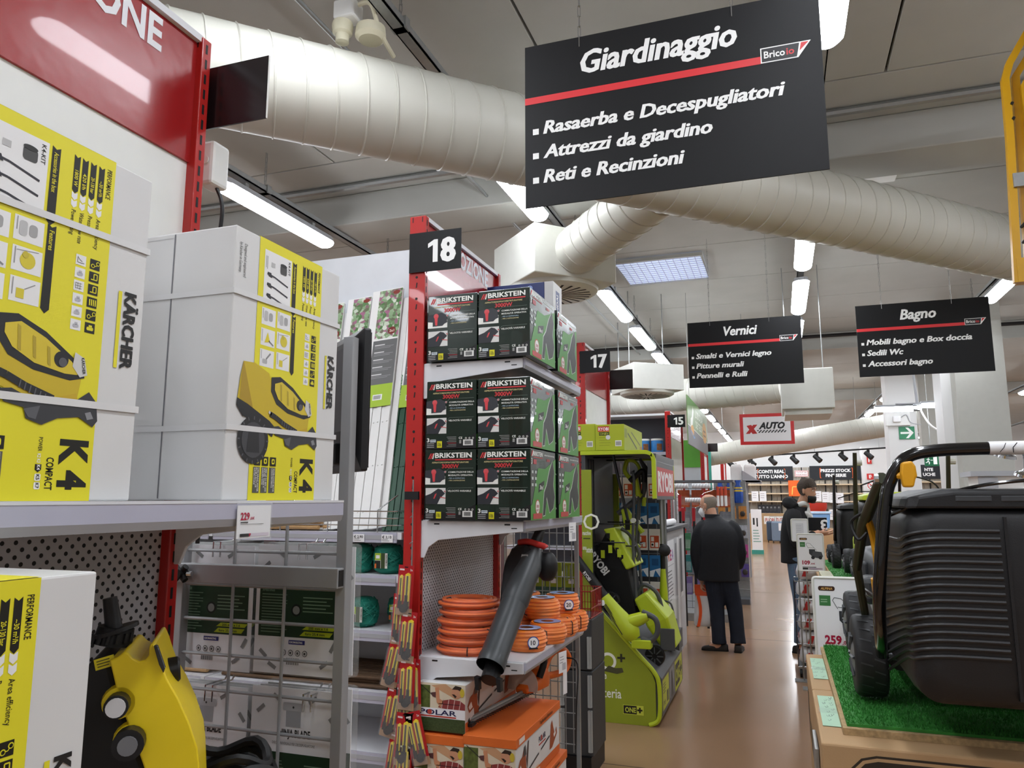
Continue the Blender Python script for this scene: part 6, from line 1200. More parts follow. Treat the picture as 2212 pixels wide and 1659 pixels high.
def shoe(t, O, D):
    D = Vector(D).normalized(); S = Vector((-D.y, D.x, 0)); O = Vector(O); b = MB(); L = []
    for l, w, h in ((-.08, .026, .06), (-.07, .036, .075), (-.02, .04, .085), (.04, .042, .075), (.11, .047, .055), (.17, .042, .042), (.195, .022, .03)): L.append([O+D*l+S*(w*x)+Vector((0, 0, z*h)) for x, z in ((-1, .2), (-1, .65), (-.6, .95), (0, 1), (.6, .95), (1, .65), (1, .2), (0, .16))])
    s = b.loft(L, SHOE).build('shoe', t, smooth=True); b = MB(); b.loft([[O+D*l+S*(w*x)+Vector((0, 0, z)) for x in (-1, 1)]+[O+D*l+S*(w*x)+Vector((0, 0, z)) for x in (1, -1)][:0] for l, w, z in ()] or [[O+D*l+S*(w*x)+Vector((0, 0, z)) for x, z in ((-1, 0), (1, 0), (1, .02), (-1, .02))] for l, w in ((-.083, .03), (-.06, .042), (.04, .044), (.11, .05), (.17, .044), (.2, .022))], DBLACK).build('sole', s)
shoe(t, (-.055, .0, 0), (-1, -.08, 0)); shoe(t, (.132, .0, 0), (.06, 1, 0))
b = MB(); fc = {.035: -.03, .065: -.01, .1: .008, .135: .012, .17: -.012, .2: -.045}; b.loft(head_rings(HT, 1., .03, .205, .004, 28, fcut=lambda z: fc[z]), GHAIR).build('hair', t, smooth=True)
MASKW = mat('white_mask', '#dfdfdf', .6); b = MB(); b.loft([[HT @ Vector((x*w, y, z)) for x, y in ((-1, .04), (-.7, .082), (0, f), (.7, .082), (1, .04), (.6, .03), (-.6, .03))] for z, w, f in ((-.008, .04, .085), (.02, .062, .115), (.055, .072, .135), (.085, .06, .118), (.1, .03, .1))], MASKW).build('face_mask', t, smooth=True)
for s in (-1, 1): MB().tube([HT @ Vector((s*.068, .045, .07)), HT @ Vector((s*.078, .01, .115))], .002, MASKW, 5).tube([HT @ Vector((s*.062, .045, .02)), HT @ Vector((s*.078, .0, .075))], .002, MASKW, 5).build('mask_strap', t)
# bag in the hand
SBAG = mat('silver_bag_film', '#dedede', .3, 0, bump=.5, bs=16); OBAG = mat('orange_bag_film', '#e8551c', .4, bump=.4, bs=16)
t = thing('shopping_bag', 'silver and orange plastic product bag held by the stooping person', 'bag', (-.855, 8.83, .24))
b = MB(); prof = [(0, .085, .03), (.03, .1, .055), (.12, .105, .06), (.25, .1, .05), (.33, .085, .03)]
b.loft([[(x*w+.02*math.sin(z*6), y*d, z) for x, y in ((-1, 0), (-.7, -.8), (0, -1), (.7, -.8), (1, 0), (.7, .8), (0, 1), (-.7, .8))] for z, w, d in prof], SBAG).build('bag_body', t, smooth=True)
b = MB(); b.loft([[(x*w+.02*math.sin(z*6), y*d, z) for x, y in ((-1, 0), (-.7, -.8), (0, -1), (.7, -.8), (1, 0), (.7, .8), (0, 1), (-.7, .8))] for z, w, d in ((.325, .09, .034), (.37, .095, .02), (.42, .09, .01), (.44, .085, .008))], OBAG).build('bag_top', t, smooth=True)
b = MB(); L = [(-.045+.03*math.sin(z*9), z) for z in [i*.03 for i in range(12)]]
b.loft([[(x-.016, -.064-.002, z), (x+.016, -.064-.002, z), (x+.016, -.03, z), (x-.016, -.03, z)] for x, z in L], OBAG).build('bag_stripe', t, smooth=True); b = MB(); b.loft([[(.09, -.03, z), (.11, 0, z), (.09, .03, z), (.08, 0, z)] for z in (.01, .2, .33)], OBAG).build('bag_gusset', t)
# ---- shop assistant in black jacket
JACK = mat('black_jacket', '#0e0e10', .8, noise=.2, ns=50, bump=.2, bs=30); DHAIR = mat('dark_brown_hair', '#40352c', .8, noise=.4, ns=90, bump=.8, bs=110); BJEAN = mat('blue_jeans', '#5a6f86', .8, noise=.25, ns=20); SHIRT = mat('white_fleece', '#d9d9d6', .8, bump=.2, bs=60)
t = thing('person', 'person in a black hooded jacket with lowered black mask, holding a number plate', 'person', (.17, 9.0, 0), R(-103))
HT = Matrix.Translation((.02, .115, 1.595)) @ Matrix.Rotation(R(-14), 4, 'Z') @ Matrix.Rotation(R(-10), 4, 'X')
b = MB(); add_head(b, HT, 1.)
limb(b, [(0, .03, 1.48, .065), (.01, .08, 1.58, .058), (.02, .12, 1.66, .06)], SKIN); limb(b, [(0, 0, .95, .12, .16), (0, 0, 1.2, .11, .15), (0, .0, 1.4, .11, .17), (0, .02, 1.5, .09, .1), (0, .03, 1.54, .06, .06)], SKIN, 14)
for s in (-1, 1): limb(b, [(s*.09, 0, .95, .09), (s*.095, .02, .5, .06), (s*.1, -.01, .09, .045)], SKIN); limb(b, [(s*.1, -.02, .06, .042), (s*.1, .06, .045, .042), (s*.1, .14, .035, .03)], SKIN)
limb(b, [(.18, .01, 1.43, .058), (.23, .03, 1.18, .048), (.16, .2, 1.24, .036), (.12, .25, 1.265, .03)], SKIN); limb(b, [(-.18, .01, 1.43, .058), (-.23, .03, 1.18, .048), (-.1, .2, 1.22, .036), (-.05, .24, 1.24, .03)], SKIN)
hand(b, (.125, .245, 1.265), (-.35, .9, .06), (0, 0, -1), curl=.22, mirror=-1); hand(b, (-.06, .235, 1.24), (.2, .95, .05), (0, 0, -1), curl=.22)
b.build('body', t, remesh=.007, smth=4); eyes(HT, 1., t)
b = MB(); cr = crv([(0, -.02, .93, .21, .16), (0, -.02, 1.05, .2, .155), (0, -.02, 1.2, .2, .15), (0, -.01, 1.35, .205, .14), (0, .0, 1.46, .17, .12), (0, .03, 1.53, .1, .09)], 4); b.loft([ring(*c) for c in cr], JACK)
for s in (-1, 1): limb(b, [(s*.14, 0, 1.45, .075, .08), (s*.19, .01, 1.41, .078, .085), (s*.225, .02, 1.28, .072, .078), (s*.235, .05, 1.16, .065, .072), (s*.2, .13, 1.19, .058, .062), (s*.145, .21, 1.245, .05, .054)], JACK, 14)
limb(b, [(-.1, .02, 1.52, .05), (-.07, -.05, 1.57, .062), (.0, -.08, 1.575, .066), (.07, -.05, 1.57, .062), (.1, .02, 1.52, .05)], JACK, 12)
b.build('jacket', t, remesh=.011, smth=4)
b = MB(); b.loft([[(x, .125+.012*k, z) for x, z in ((-.05, 1.0), (.05, 1.0), (.07, 1.45), (.06, 1.52), (-.06, 1.52), (-.07, 1.45))] for k in (0, 1)], SHIRT)
limb(b, [(-.085, .06, 1.49, .022), (-.05, .13, 1.45, .024), (0, .15, 1.41, .022), (.05, .13, 1.45, .024), (.085, .06, 1.49, .022)], SHIRT); limb(b, [(.07, .04, 1.55, .03), (.06, .1, 1.57, .027), (.0, .13, 1.545, .022)], SHIRT); limb(b, [(-.07, .04, 1.53, .03), (-.06, .1, 1.55, .025), (.0, .125, 1.53, .02)], SHIRT); b.build('white_fleece', t, remesh=.009, smth=3)
b = MB(); [limb(b, [(s*.09, 0, 1.0, .11, .12), (s*.095, .01, .75, .1, .1), (s*.097, .02, .5, .08, .085), (s*.1, -.005, .1, .072, .076)], BJEAN, 14) for s in (-1, 1)]; b.build('jeans', t, remesh=.011, smth=3)
for s in (-1, 1): shoe(t, (s*.1, -.01, 0), (s*.1, 1, 0))
b = MB(); b.loft([[q+Vector((0, 0, .008*math.sin(7*i+z))) for i, q in enumerate(r)] for z, r in enumerate(head_rings(HT, 1.,   .065, .3, .014, 24, fcut=lambda z: .0 if z < .14 else .088))], DHAIR).build('hair', t, smooth=True)
b = MB(); b.loft([[HT @ Vector((x*w, y, z)) for x, y in ((-1, .045), (-.7, .085), (0, f), (.7, .085), (1, .045), (.6, .03), (-.6, .03))] for z, w, f in ((-.012, .045, .08), (.0, .055, .1), (.03, .066, .112), (.058, .066, .108), (.065, .06, .1))], DBLACK).build('face_mask', t, smooth=True)
for s in (-1, 1): MB().tube([HT @ Vector((s*.066, .045, .04)), HT @ Vector((s*.08, .0, .09))], .002, DBLACK, 5).build('mask_strap', t)
Decal((-.1, .165, 1.2), (-1, 0, 0), (0, 0, 1)).rect(-.05, .0, -.0, .06, '#d8d8d8').build('badge_print', t)
t = thing('aisle_number_plate', 'black number plate held upside down by the shop assistant', 'sign', (.285, 8.90, 1.278), R(-4)); MB().box((0, 0, 0), (.185, .006, .14), SIGNB).build('plate', t); Decal((0, 0, 0), *YF).text('3', .155, .115, .1, '#f0f0f0', 1, 'C', rot=180, bold=.03, w=.07).build('number', t); MB().box((0, -.0005, .1402), (.185, .0065, .142), WHITE).build('edge', t)

# ================================================================ MIDDLE OF THE SHOP
def at(px, py, Y):
    d = PXR(px, py); k = Y/d[1]; return Vector((d[0]*k, Y, HC+d[2]*k))
# information counter
t = thing('info_counter', 'white and grey info counter with a paper reading CREA', 'counter', (-1.6, 7.4, 0))
MB().box((0, .05, 0), (.53, 1.75, 1.3), mat('counter_grey', '#c4c4c6', .5)).build('body', t); MB().box((-.02, .02, 1.3), (.58, 1.8, 1.335), ANTH).build('worktop', t, bevel=.004); MB().box((0, 0, 0), (.5, .049, 1.3), DBLACK).build('black_end', t)
D = Decal((.53, 0, 0), *XF); D.rect(.2, .3, .85, 1.2, '#e9e9ea'); 
for i, (c, h) in enumerate(zip('CREA', ('#2a8ac9', '#d86a2a', '#c9307a', '#7a3aa0'))): D.text(c, .25+i*.14, 1.0, .1, h, 1, w=.11, bold=.02)
D.rect(.25, .95, .8, .955, '#999999', 1); D.lines(.25, .9, .75, 9, .035, .01, '#6a6a6e', 1, .4)
for i in range(12): D.rect(.3+(i % 4)*.12, .42-(i//4)*.05, .36+(i % 4)*.12, .46-(i//4)*.05, ('#333333', '#8a2a4a')[i % 2], 1)
D.rect(.95, .2, 1.05, 1.15, '#8a8a8c', 0); D.rect(1.1, .05, 1.25, 1.2, '#efefef', 0); D.rect(1.3, .55, 1.55, 1.22, '#dcdcdc', 0); D.rect(1.33, .6, 1.52, 1.18, '#55595f', 1); D.build('counter_print', t)
D = Decal((0, 0, 0), *YF); D.text('ole', .28, 1.17, .09, '#e8e8e8', 0, bold=.03); D.text('re', .33, .98, .09, '#e8e8e8', 0, bold=.03); D.build('end_print', t)
t = thing('parcel', 'beige paper-wrapped parcel on the info counter', 'box', (-1.2, 7.5, 1.3365)); MB().box((0, 0, 0), (.13, .12, .2), mat('beige_wrap', '#cfc9a2', .7, noise=.2)).build('parcel_body', t, bevel=.01)
t = thing('paper_roll', 'white paper sheet roll lying on the info counter', 'paper', (-1.12, 7.8, 1.372)); MB().cyl((0, 0, 0), (.02, .7, 0), .035, PAPER, 12).build('roll', t, smooth=True)
# hanging pack rack beside the tool stand
t = thing('hanging_pack_rack', 'grey wire rack with a silver post behind the tool stand', 'rack', (-1.5, 7.12, 0))
MB().box((.48, -.02, 0), (.51, .02, 1.9), SILVER).build('post', t); MB().box((0, .1, 0), (.5, .13, 2.0), ANTH).build('back_board', t)
for i in range(9): MB().cyl((.0, .05, .4+i*.18), (.5, .05, .4+i*.18), .004, SILVER, 5).build('wire', t)
for i in range(7): MB().cyl((.02+i*.08, .045, .3), (.02+i*.08, .045, 1.95), .004, SILVER, 5).build('wire', t)
cols = ['#2f6fa8', '#e9e4dc', '#e3dccb', '#2f6fa8', '#d8562e']
for r in range(6):
    for c in range(4):
        nm = ('first', 'second', 'third', 'fourth')[c]+' from the silver post, '+('lowest', 'second', 'third', 'fourth', 'fifth', 'top')[r]+' row'
        o = thing('hanging_pack', ('blue', 'white and orange')[r % 2]+' hanging pack '+nm, 'blister pack', (-1.14-c*.115, 7.085, .45+r*.235), 0, 'packs on the wire rack'); MB().box((0, 0, 0), (.1, .02, .19), mat(('pack_blue', 'pack_white')[r % 2], ('#2f6fa8', '#e6e0d6')[r % 2], .35)).build('card', o)
        D = Decal((0, 0, 0), *YF)
        if r % 2: D.rect(.01, .02, .09, .13, '#c8502a'); D.rect(.018, .03, .045, .07, '#efe9e0', 1); D.rect(.055, .03, .082, .07, '#efe9e0', 1); D.rect(.018, .08, .045, .12, '#efe9e0', 1); D.circ(.03, .05, .01, '#222222', 2, 8)
        else: D.poly([(0, .0), (.03, 0), (.05, .06), (.09, 0), (.1, 0), (.1, .08), (0, .05)], '#e6ecf2'); D.rect(.02, .1, .08, .16, '#1d4f7e', 1)
        D.build('printed_front', o)
# shelf 15 side: paint tins
t = thing('paint_shelving', 'dark grey shelving with paint tins beside plate fifteen', 'shelving', (-1.54, 11.3, 0)); DG = mat('dark_grey_panel', '#4d4f57', .5)
MB().box((-2.5, .45, 0), (0, .48, 2.85), DG).build('back_panel', t); MB().box((-2.5, 0, 2.84), (0, .48, 2.87), WSTEEL).build('top_cap', t)
for z in (2.3, 1.95, 1.6, 1.25, .9, .5, .15): s = MB().box((-2.5, 0, z-.03), (0, .45, z), WSTEEL).build('shelf', t); MB().box((-2.5, -.006, z-.045), (0, 0, z), mat('price_rail', '#c9c9da', .22)).build('price_rail', s)
def tin(lab, loc, r, h, body, lid, group, pic):
    o = thing('paint_tin', lab, 'paint tin', loc, 0, group); MB().lathe([(r*.97, 0), (r, .006), (r, h*.86), (r*.97, h*.88)], (0, 0, 0), (0, 0, 1), body, 20).build('body', o, smooth=True); MB().lathe([(r*1.02, h*.86), (r*1.03, h*.9), (r*1.02, h), (r*.9, h)], (0, 0, 0), (0, 0, 1), lid, 20).build('lid', o, smooth=True)
    b = MB(); b.loft([[( (r+.001)*math.sin(a), -(r+.001)*math.cos(a), z) for z in (h*.12, h*.62)] + [((r+.0015)*math.sin(a), -(r+.0015)*math.cos(a), z) for z in (h*.62, h*.12)] for a in [R(5+i*9) for i in range(7)]], pic).build('label', o); return o
TB1 = mat('tin_blue', '#2f78b8', .35, noise=.3, ns=25); TPIC = mat('tin_house_print', '#8a5a3a', .4, noise=.5, ns=40); TGOLD = mat('tin_gold', '#b08a4a', .35, noise=.4, ns=30); TPIC2 = mat('tin_landscape_print', '#5a7a8a', .4, noise=.6, ns=40)
for i in range(6): tin('white-lidded blue paint tin on the top paint shelf, '+('beside the red upright', 'second from the upright', 'third from the upright', 'fourth from the upright', 'fifth from the upright', 'sixth from the upright')[i], (-1.68-i*.2, 11.42, 2.302), .09, .2, TB1, WHITE, 'blue paint tins', TPIC)
for i in range(7): tin('gold stacked varnish tin on the second paint shelf, '+('beside the red upright', 'second from the upright', 'third from the upright', 'fourth from the upright', 'fifth from the upright', 'sixth from the upright', 'seventh from the upright')[i], (-1.65-i*.16, 11.42, 1.952), .075, .19, TGOLD, mat('tin_gold_lid', '#c29a50', .3), 'gold varnish tins', TPIC2)
# paint roller rack
t = thing('roller_rack', 'grey wire display rack with paint rollers on poles', 'rack', (-1.42, 10.75, 0)); 
for x in (0, .8):
    for y in (0, .45): MB().box((x, y, 0), (x+.025, y+.025, 1.84), SILVER).build('post', t)
MB().box((-.01, -.01, 1.84), (.84, .49, 1.87), ANTH).build('top_board', t); MB().box((-.02, -.02, 0), (.84, .5, .1), SILVER).build('base', t)
for i in range(9): MB().cyl((.1*i, .46, .1), (.1*i, .46, 1.84), .004, SILVER, 5).build('wire', t); MB().cyl((.8, .05*i, .1), (.8, .05*i, 1.84), .004, SILVER, 5).build('side_wire', t)
for i in range(14): MB().cyl((0, .455, .2+i*.12), (.82, .455, .2+i*.12), .004, SILVER, 5).build('wire', t); MB().cyl((.805, 0, .2+i*.12), (.805, .45, .2+i*.12), .004, SILVER, 5).build('side_wire', t)
REDH = mat('red_handle_plastic', '#a01c24', .4); FLE = mat('roller_fleece', '#e2e2e4', .9, bump=.5, bs=200)
def roller(lab, x, zt, y, w, pole=True, x2=None):
    o = thing('paint_roller', lab, 'paint roller', (x, y, 0), 0, 'paint rollers'); MB().cyl((-w/2, 0, zt), (w/2, 0, zt), .032, FLE, 14).build('fleece_sleeve', o, smooth=True)
    b = MB()
    for i in range(6): b.tube([(-w/2+w*(i+.2)/6, -.0325*math.cos(a), zt+.0325*math.sin(a)) if False else (-w/2+w*(i+.2+.12*k)/6, -.0325*math.cos(a), zt+.0325*math.sin(a)) for k, a in enumerate([R(-50+25*j) for j in range(5)])], .003, GSTEEL, 4)
    b.build('stripe', o); s = -1 if x2 is None else x2
    MB().tube([(s*w/2, 0, zt), (s*(w/2+.03), 0, zt), (s*(w/2+.03), 0, zt-.06), (s*.03, 0, zt-.1), (0, 0, zt-.13)], .005, CHROME, 6).build('wire_arm', o); MB().tube([(0, 0, zt-.12), (0, 0, zt-.3), (0, 0, zt-.34)], [.022, .02, .03], REDH, 10).build('grip', o)
    if pole: MB().cyl((0, 0, .0), (0, 0, zt-.33), .016, DBLACK, 10).build('pole', o)
roller('white paint roller with red grip at the outer left of the rack', -1.27, 1.79, 10.55, .24); roller('white paint roller with red grip beside the rack middle', -.98, 1.79, 10.55, .24, x2=1); roller('smaller white paint roller with red grip hung lower', -1.08, 1.6, 10.42, .2, x2=1)
for i in range(3): o = thing('extension_pole', ('black extension pole with red head beside the counter end of the rack', 'black extension pole with red head in the rack middle', 'black extension pole with red head beside the coat')[i], 'pole', (-1.2+.14*i, 10.3-.05*i, 0), 0, 'extension poles'); MB().cyl((0, 0, 0), (0, 0, 1.35), .016, DBLACK, 10).build('pole', o); MB().tube([(0, 0, 1.33), (0, 0, 1.5)], [.02, .024], REDH, 10).build('grip', o)
for r in range(5):
    for c in range(4): o = thing('tool_pack', ('orange', 'grey', 'green', 'teal', 'violet')[r]+' tool pack in the roller rack, '+('first', 'second', 'third', 'fourth')[c]+' from the red upright', 'blister pack', (-1.36+c*.19, 11.1, 1.5-r*.3), 0, 'packs in the roller rack'); MB().box((0, 0, 0), (.16, .07, .24), mat('pack_%d' % r, ('#c05a2e', '#7a7d84', '#3f7a54', '#2a6a6a', '#6a5a8a')[r], .35, noise=.5, ns=25)).build('card', o); MB().box((.01, -.02, .03), (.15, -.001, .15), PLAST).build('blister', o)
for i in range(3): o = thing('sealant_tube', ('white and red sealant tube hung high beside the grid', 'white and red sealant tube, second beside the grid', 'white and red sealant tube, third beside the grid')[i], 'tube', (-.78+.05*i, 10.72, 1.52), 0, 'sealant tubes'); MB().cyl((0, 0, 0), (0, 0, .14), .02, WHITE, 10).build('body', o); MB().cyl((0, 0, .14), (0, 0, .26), .021, mat('tube_red', '#c04a30', .4), 10).build('band', o)
# bird seed bags and tool cards on the back side
BB = mat('blue_bag', '#2a52a8', .3, noise=.3, ns=18, bump=.3, bs=20); YB2 = mat('yellow_band', '#d8b93a', .35)
t = thing('bag_display', 'grey wire display with blue bags before shelf end 14', 'rack', (-1.0, 12.6, 0)); MB().box((0, .3, 0), (.5, .33, 1.9), SILVER).build('back_frame', t); MB().box((0, 0, .0), (.5, .33, .08), ANTH).build('base', t)
for i in range(12): MB().cyl((0, .29, .2+i*.14), (.5, .29, .2+i*.14), .004, SILVER, 5).build('wire', t)
for i, x in enumerate((.06, .2, .34)):
    o = thing('blue_bag', ('blue and yellow bag hung beside the roller rack', 'blue and yellow bag, middle of three', 'blue and yellow bag nearest the aisle')[i], 'bag', (-1.0+x+.05, 12.75, 1.55), 0, 'blue hanging bags'); b = MB(); b.loft([[(px*w, py*d, z) for px, py in ((-1, 0), (-.6, -1), (.6, -1), (1, 0), (.6, 1), (-.6, 1))] for z, w, d in ((0, .06, .03), (.05, .075, .05), (.22, .07, .045), (.3, .03, .02), (.36, .05, .02))], BB).build('bag', o, smooth=True); b = MB(); b.loft([[(px*w, py*d, z) for px, py in ((-1, 0), (-.6, -1), (.6, -1), (1, 0), (.6, 1), (-.6, 1))] for z, w, d in ((.18, .074, .049), (.25, .062, .04))], YB2).build('yellow_band', o, smooth=True)
for r in range(4): 
    for c in range(3): o = thing('hanging_pack', ('orange tool card', 'pale tool card', 'pink tool card', 'purple tool card')[r]+' under the blue bags, '+('first', 'second', 'third')[c]+' from the aisle', 'blister pack', (-.62-c*.16, 12.78, 1.3-r*.3), 0, 'cards under the blue bags'); MB().box((0, 0, 0), (.12, .03, .2), mat('pack2_%d' % r, ('#c98a4a', '#b9bcc4', '#b04a8a', '#5a4a8a')[r], .35, noise=.5, ns=25)).build('card', o); MB().ell((.06, -.02, .08), (.04, .02, .05), mat('dark_tool', '#3a332e', .5), 10).build('tool_head', o)
# hanging island sign
t = thing('hanging_sign', 'green and grey hanging sign with a swan and an orange badge', 'sign', (-1.08, 10.0, 2.32))
SG = mat('sage_green_sign', '#7f9a6a', .35); MB().box((0, 0, .0), (.012, 2.9, .64), SG).build('board', t); D = Decal((.012, 0, 0), *XF); D.poly([(0, 0), (2.9, 0), (2.9, .2), (0, .26)], '#77777a'); D.poly([(0, .255), (2.9, .195), (2.9, .205), (0, .265)], '#e9efe4', 1); D.poly([(0, .5), (1.4, .64), (0, .64)], '#5e8a4a')
D.text("L'ISOLA", 1.0, .44, .1, '#dfe8d6', 1, w=1.1); D.text('DEI TESORI', 1.0, .29, .1, '#dfe8d6', 1, w=1.1); D.poly([(.3, .25), (.6, .3), (.75, .5), (.65, .56), (.5, .4), (.35, .36)], '#e8ece4', 1); D.circ(.55, .22, .2, '#d8a050', 2, 20, ry=.07); D.line([(.35, .2), (.55, .17), (.7, .13), (.85, .14)], .03, '#6a94c0', 3); D.circ(2.35, .32, .36, '#d8a85a', 2, 24, ry=.16); D.lines(2.15, .36, 2.55, 2, .07, .03, '#8a6a3a', 3, .1); D.build('sign_print', t)
for y in (.3, 2.6): MB().cyl((.006, y, .64), (.006, y, ZC-2.32), .003, SILVER, 5).build('hanging_wire', t)
t = thing('pet_shelving', 'white shelving with green panels beyond the hanging swan sign', 'shelving', (-3.2, 17.2, 0)); MB().box((0, 0, 0), (1.62, .04, 2.3), mat('pale_panel', '#cfd6dc', .5)).build('back_panel', t); MB().box((0, -.02, 2.3), (1.62, .03, 2.9), mat('bright_green_panel', '#5fae3a', .4)).build('green_header', t); MB().box((0, -.3, 1.7), (1.62, 0, 1.74), WSTEEL).build('shelf', t); MB().box((0, -.02, 0), (1.62, -.005, 1.6), mat('grey_low_panel', '#85888f', .5)).build('lower_panel', t)
t = thing('teal_display', 'flat teal display panel beside shelf end 14', 'panel', (-2.1, 18.6, 0)); MB().box((0, 0, .0), (.62, .05, 2.75), mat('teal_panel', '#3f9a8c', .4)).build('panel', t); MB().box((0, -.01, 1.6), (.62, 0, 1.72), DBLACK).build('black_band', t); MB().box((-.2, -.02, 0), (.0, .04, 2.6), mat('olive_poster', '#8f9a6a', .4)).build('side_poster', t)
# canister shelf and helmets display
t = thing('canister_stand', 'grey stand with a shelf of white canisters at shelf end 14', 'stand', (-.95, 16.6, 0)); MB().box((0, 0, 1.95), (.62, .4, 1.99), WSTEEL).build('shelf', t); MB().box((.0, .37, 0), (.04, .4, 1.95), GSTEEL).build('post', t); MB().box((.3, .37, 0), (.34, .4, 1.95), GSTEEL).build('post', t); MB().ext([(0, 0), (.37, -.24), (.37, -.27), (0, -.24)], (.25, .4, 2.2), (1, 0, 0), (0, 0, 1), .4, GSTEEL).build('slanted_canopy', t)
for i in range(2):
    o = thing('canister', ('white plastic canister nearest the red upright', 'white plastic canister nearest the aisle')[i], 'canister', (-.82+i*.27, 16.8, 1.992), 0, 'white canisters'); MB().loft([[(px*w, py*w, z) for px, py in ((-1, -1), (1, -1), (1, 1), (-1, 1))] for z, w in ((0, .11), (.02, .12), (.28, .12), (.33, .1), (.34, .06))], mat('milky_plastic', '#e6e8e6', .35)).build('body', o, bevel=.02); MB().cyl((0, 0, .34), (0, 0, .37), .03, WHITE, 10).build('cap', o)
t = thing('helmet_display', 'light blue stand with pink and purple swimming masks on white card', 'display stand', (-.98, 15.6, 0)); MB().box((0, .1, .15), (.34, .3, 1.75), mat('light_blue_stand', '#8fb4dc', .4)).build('body', t); MB().box((-.02, -.06, .0), (.36, .34, .3), mat('strong_blue', '#2f6fc8', .4)).build('base', t); MB().box((.05, .08, 1.45), (.34, .1, 1.95), PAPER).build('header_card', t); Decal((.05, .08, 1.45), *YF).line([(.05, .1), (.15, .2), (.3, .14)], .03, '#b8302a').line([(.05, .25), (.2, .32), (.3, .26)], .02, '#4a8ac0').build('header_print', t)
for i in range(6):
    o = thing('swim_mask', ('magenta', 'purple', 'pink', 'magenta', 'violet', 'dark purple')[i]+' swimming mask on the blue stand, '+('top', 'second', 'third', 'fourth', 'fifth', 'lowest')[i], 'swim mask', (-.84+(i % 2)*.09, 15.65, 1.3-i*.19), 0, 'swimming masks'); MB().ell((0, 0, .08), (.085, .04, .1), mat('mask_%d' % i, ('#c02a9a', '#7a3a9a', '#d04aa8', '#b8309a', '#5a3a8a', '#3a2a5a')[i], .15, noise=.5, ns=20, coat=.5), 14).build('shell', o, smooth=True); MB().ell((0, -.03, .1), (.06, .02, .045), mat('mask_lens', '#d8c0e0', .05, alpha=.7), 12).build('lens', o, smooth=True)
t = thing('info_totem', 'tall narrow white and teal leaflet stand on the floor', 'leaflet stand', (-.82, 24, 0)); MB().box((0, 0, .1), (.3, .2, 1.3), PAPER).build('body', t); MB().box((-.02, -.01, 0), (.32, .22, .12), mat('teal_panel', '#3f9a8c', .4)).build('base', t); Decal((0, 0, 0), *YF).rect(.05, .85, .1, 1.05, '#222222').rect(.15, .8, .19, 1.05, '#222222').lines(.04, .7, .26, 5, .08, .03, '#8ab0a4', 0).build('printed_front', t)

# ================================================================ BACK WALL OUTLET
YB_ = 32.9
PLK = mat('grey_oak_plank', '#a39d92', .6, noise=.25, ns=3)
t = thing('outlet_shelving', 'grey oak wall shelving with pale shelves at the back of the shop', 'shelving', (0, YB_, 0)); x0, x1 = at(1612, 1080, YB_).x, at(1868, 1080, YB_).x; zt = at(1700, 1010, YB_).z
n = 22
for i in range(n): MB().box((x0+(x1-x0)*i/n+.006, .0, 0), (x0+(x1-x0)*(i+1)/n-.006, .03, zt), PLK).build('plank', t)
PSH = mat('pale_wood_shelf', '#d8c3a4', .5)
for py in (1047, 1066, 1083, 1119): z_ = at(1700, py, YB_).z; MB().box((x0, -.35, z_-.03), (x1, -.002, z_+.02), PSH).build('shelf', t)
for px in (1617, 1644, 1667, 1688, 1712, 1735, 1762, 1785, 1808, 1835, 1862): x_ = at(px, 1080, YB_).x; MB().box((x_-.02, -.03, 0), (x_+.02, -.003, zt), DBLACK).build('upright', t)
t2 = thing('outlet_shelving', 'grey oak wall shelving right of the white pillar at the back', 'shelving', (0, YB_, 0)); xa, xb = at(1940, 1080, YB_).x, at(2084, 1080, YB_).x
for i in range(12): MB().box((xa+(xb-xa)*i/12+.006, .0, 0), (xa+(xb-xa)*(i+1)/12-.006, .03, zt), PLK).build('plank', t2)
for px in (1960, 2012, 2056, 2082): x_ = at(px, 1080, YB_).x; MB().box((x_-.02, -.03, 0), (x_+.02, -.003, zt), DBLACK).build('upright', t2)
for py in (1043, 1066): z_ = at(1700, py, YB_).z; MB().box((xa, -.35, z_-.03), (xb, -.002, z_+.02), PSH).build('shelf', t2)
def board(lab, px0, px1, py0, py1, l1, l2, br=True):
    a, b = at(px0, py1, YB_-.1), at(px1, py0, YB_-.1); w, h = b.x-a.x, b.z-a.z; o = thing('outlet_board', lab, 'sign', (a.x, YB_-.05, a.z)); MB().box((0, 0, 0), (w, .018, h), mat('chalk_black', '#1f2227', .6)).build('board', o); D = Decal((0, 0, 0), *YF)
    D.text(l1, w*.5, h*.56, h*.2, '#f0f0f0', 1, 'C', bold=.04); D.text(l2, w*.5, h*.22, h*.2, '#f0f0f0', 1, 'C', bold=.04)
    if br:
        for u in (.2, .82): s = 1 if u < .5 else -1; D.line([(w*u+s*w*.02, h*.82), (w*u, h*.82), (w*u, h*.15), (w*u+s*w*.02, h*.15)], h*.05, '#e0622a', 1)
    D.build('chalk_text', o)
board('black chalk board with orange brackets reading SCONTI REALI TUTTO L\'ANNO', 1619, 1712, 1007, 1040, 'SCONTI REALI', "TUTTO L'ANNO"); board('black chalk board with orange brackets reading PREZZI STOCK FINE SERIE', 1750, 1862, 1005, 1037, 'PREZZI STOCK', 'FINE SERIE')
board('black chalk board half hidden by the exit sign', 1960, 2055, 1003, 1035, 'NTE', 'UCHE')
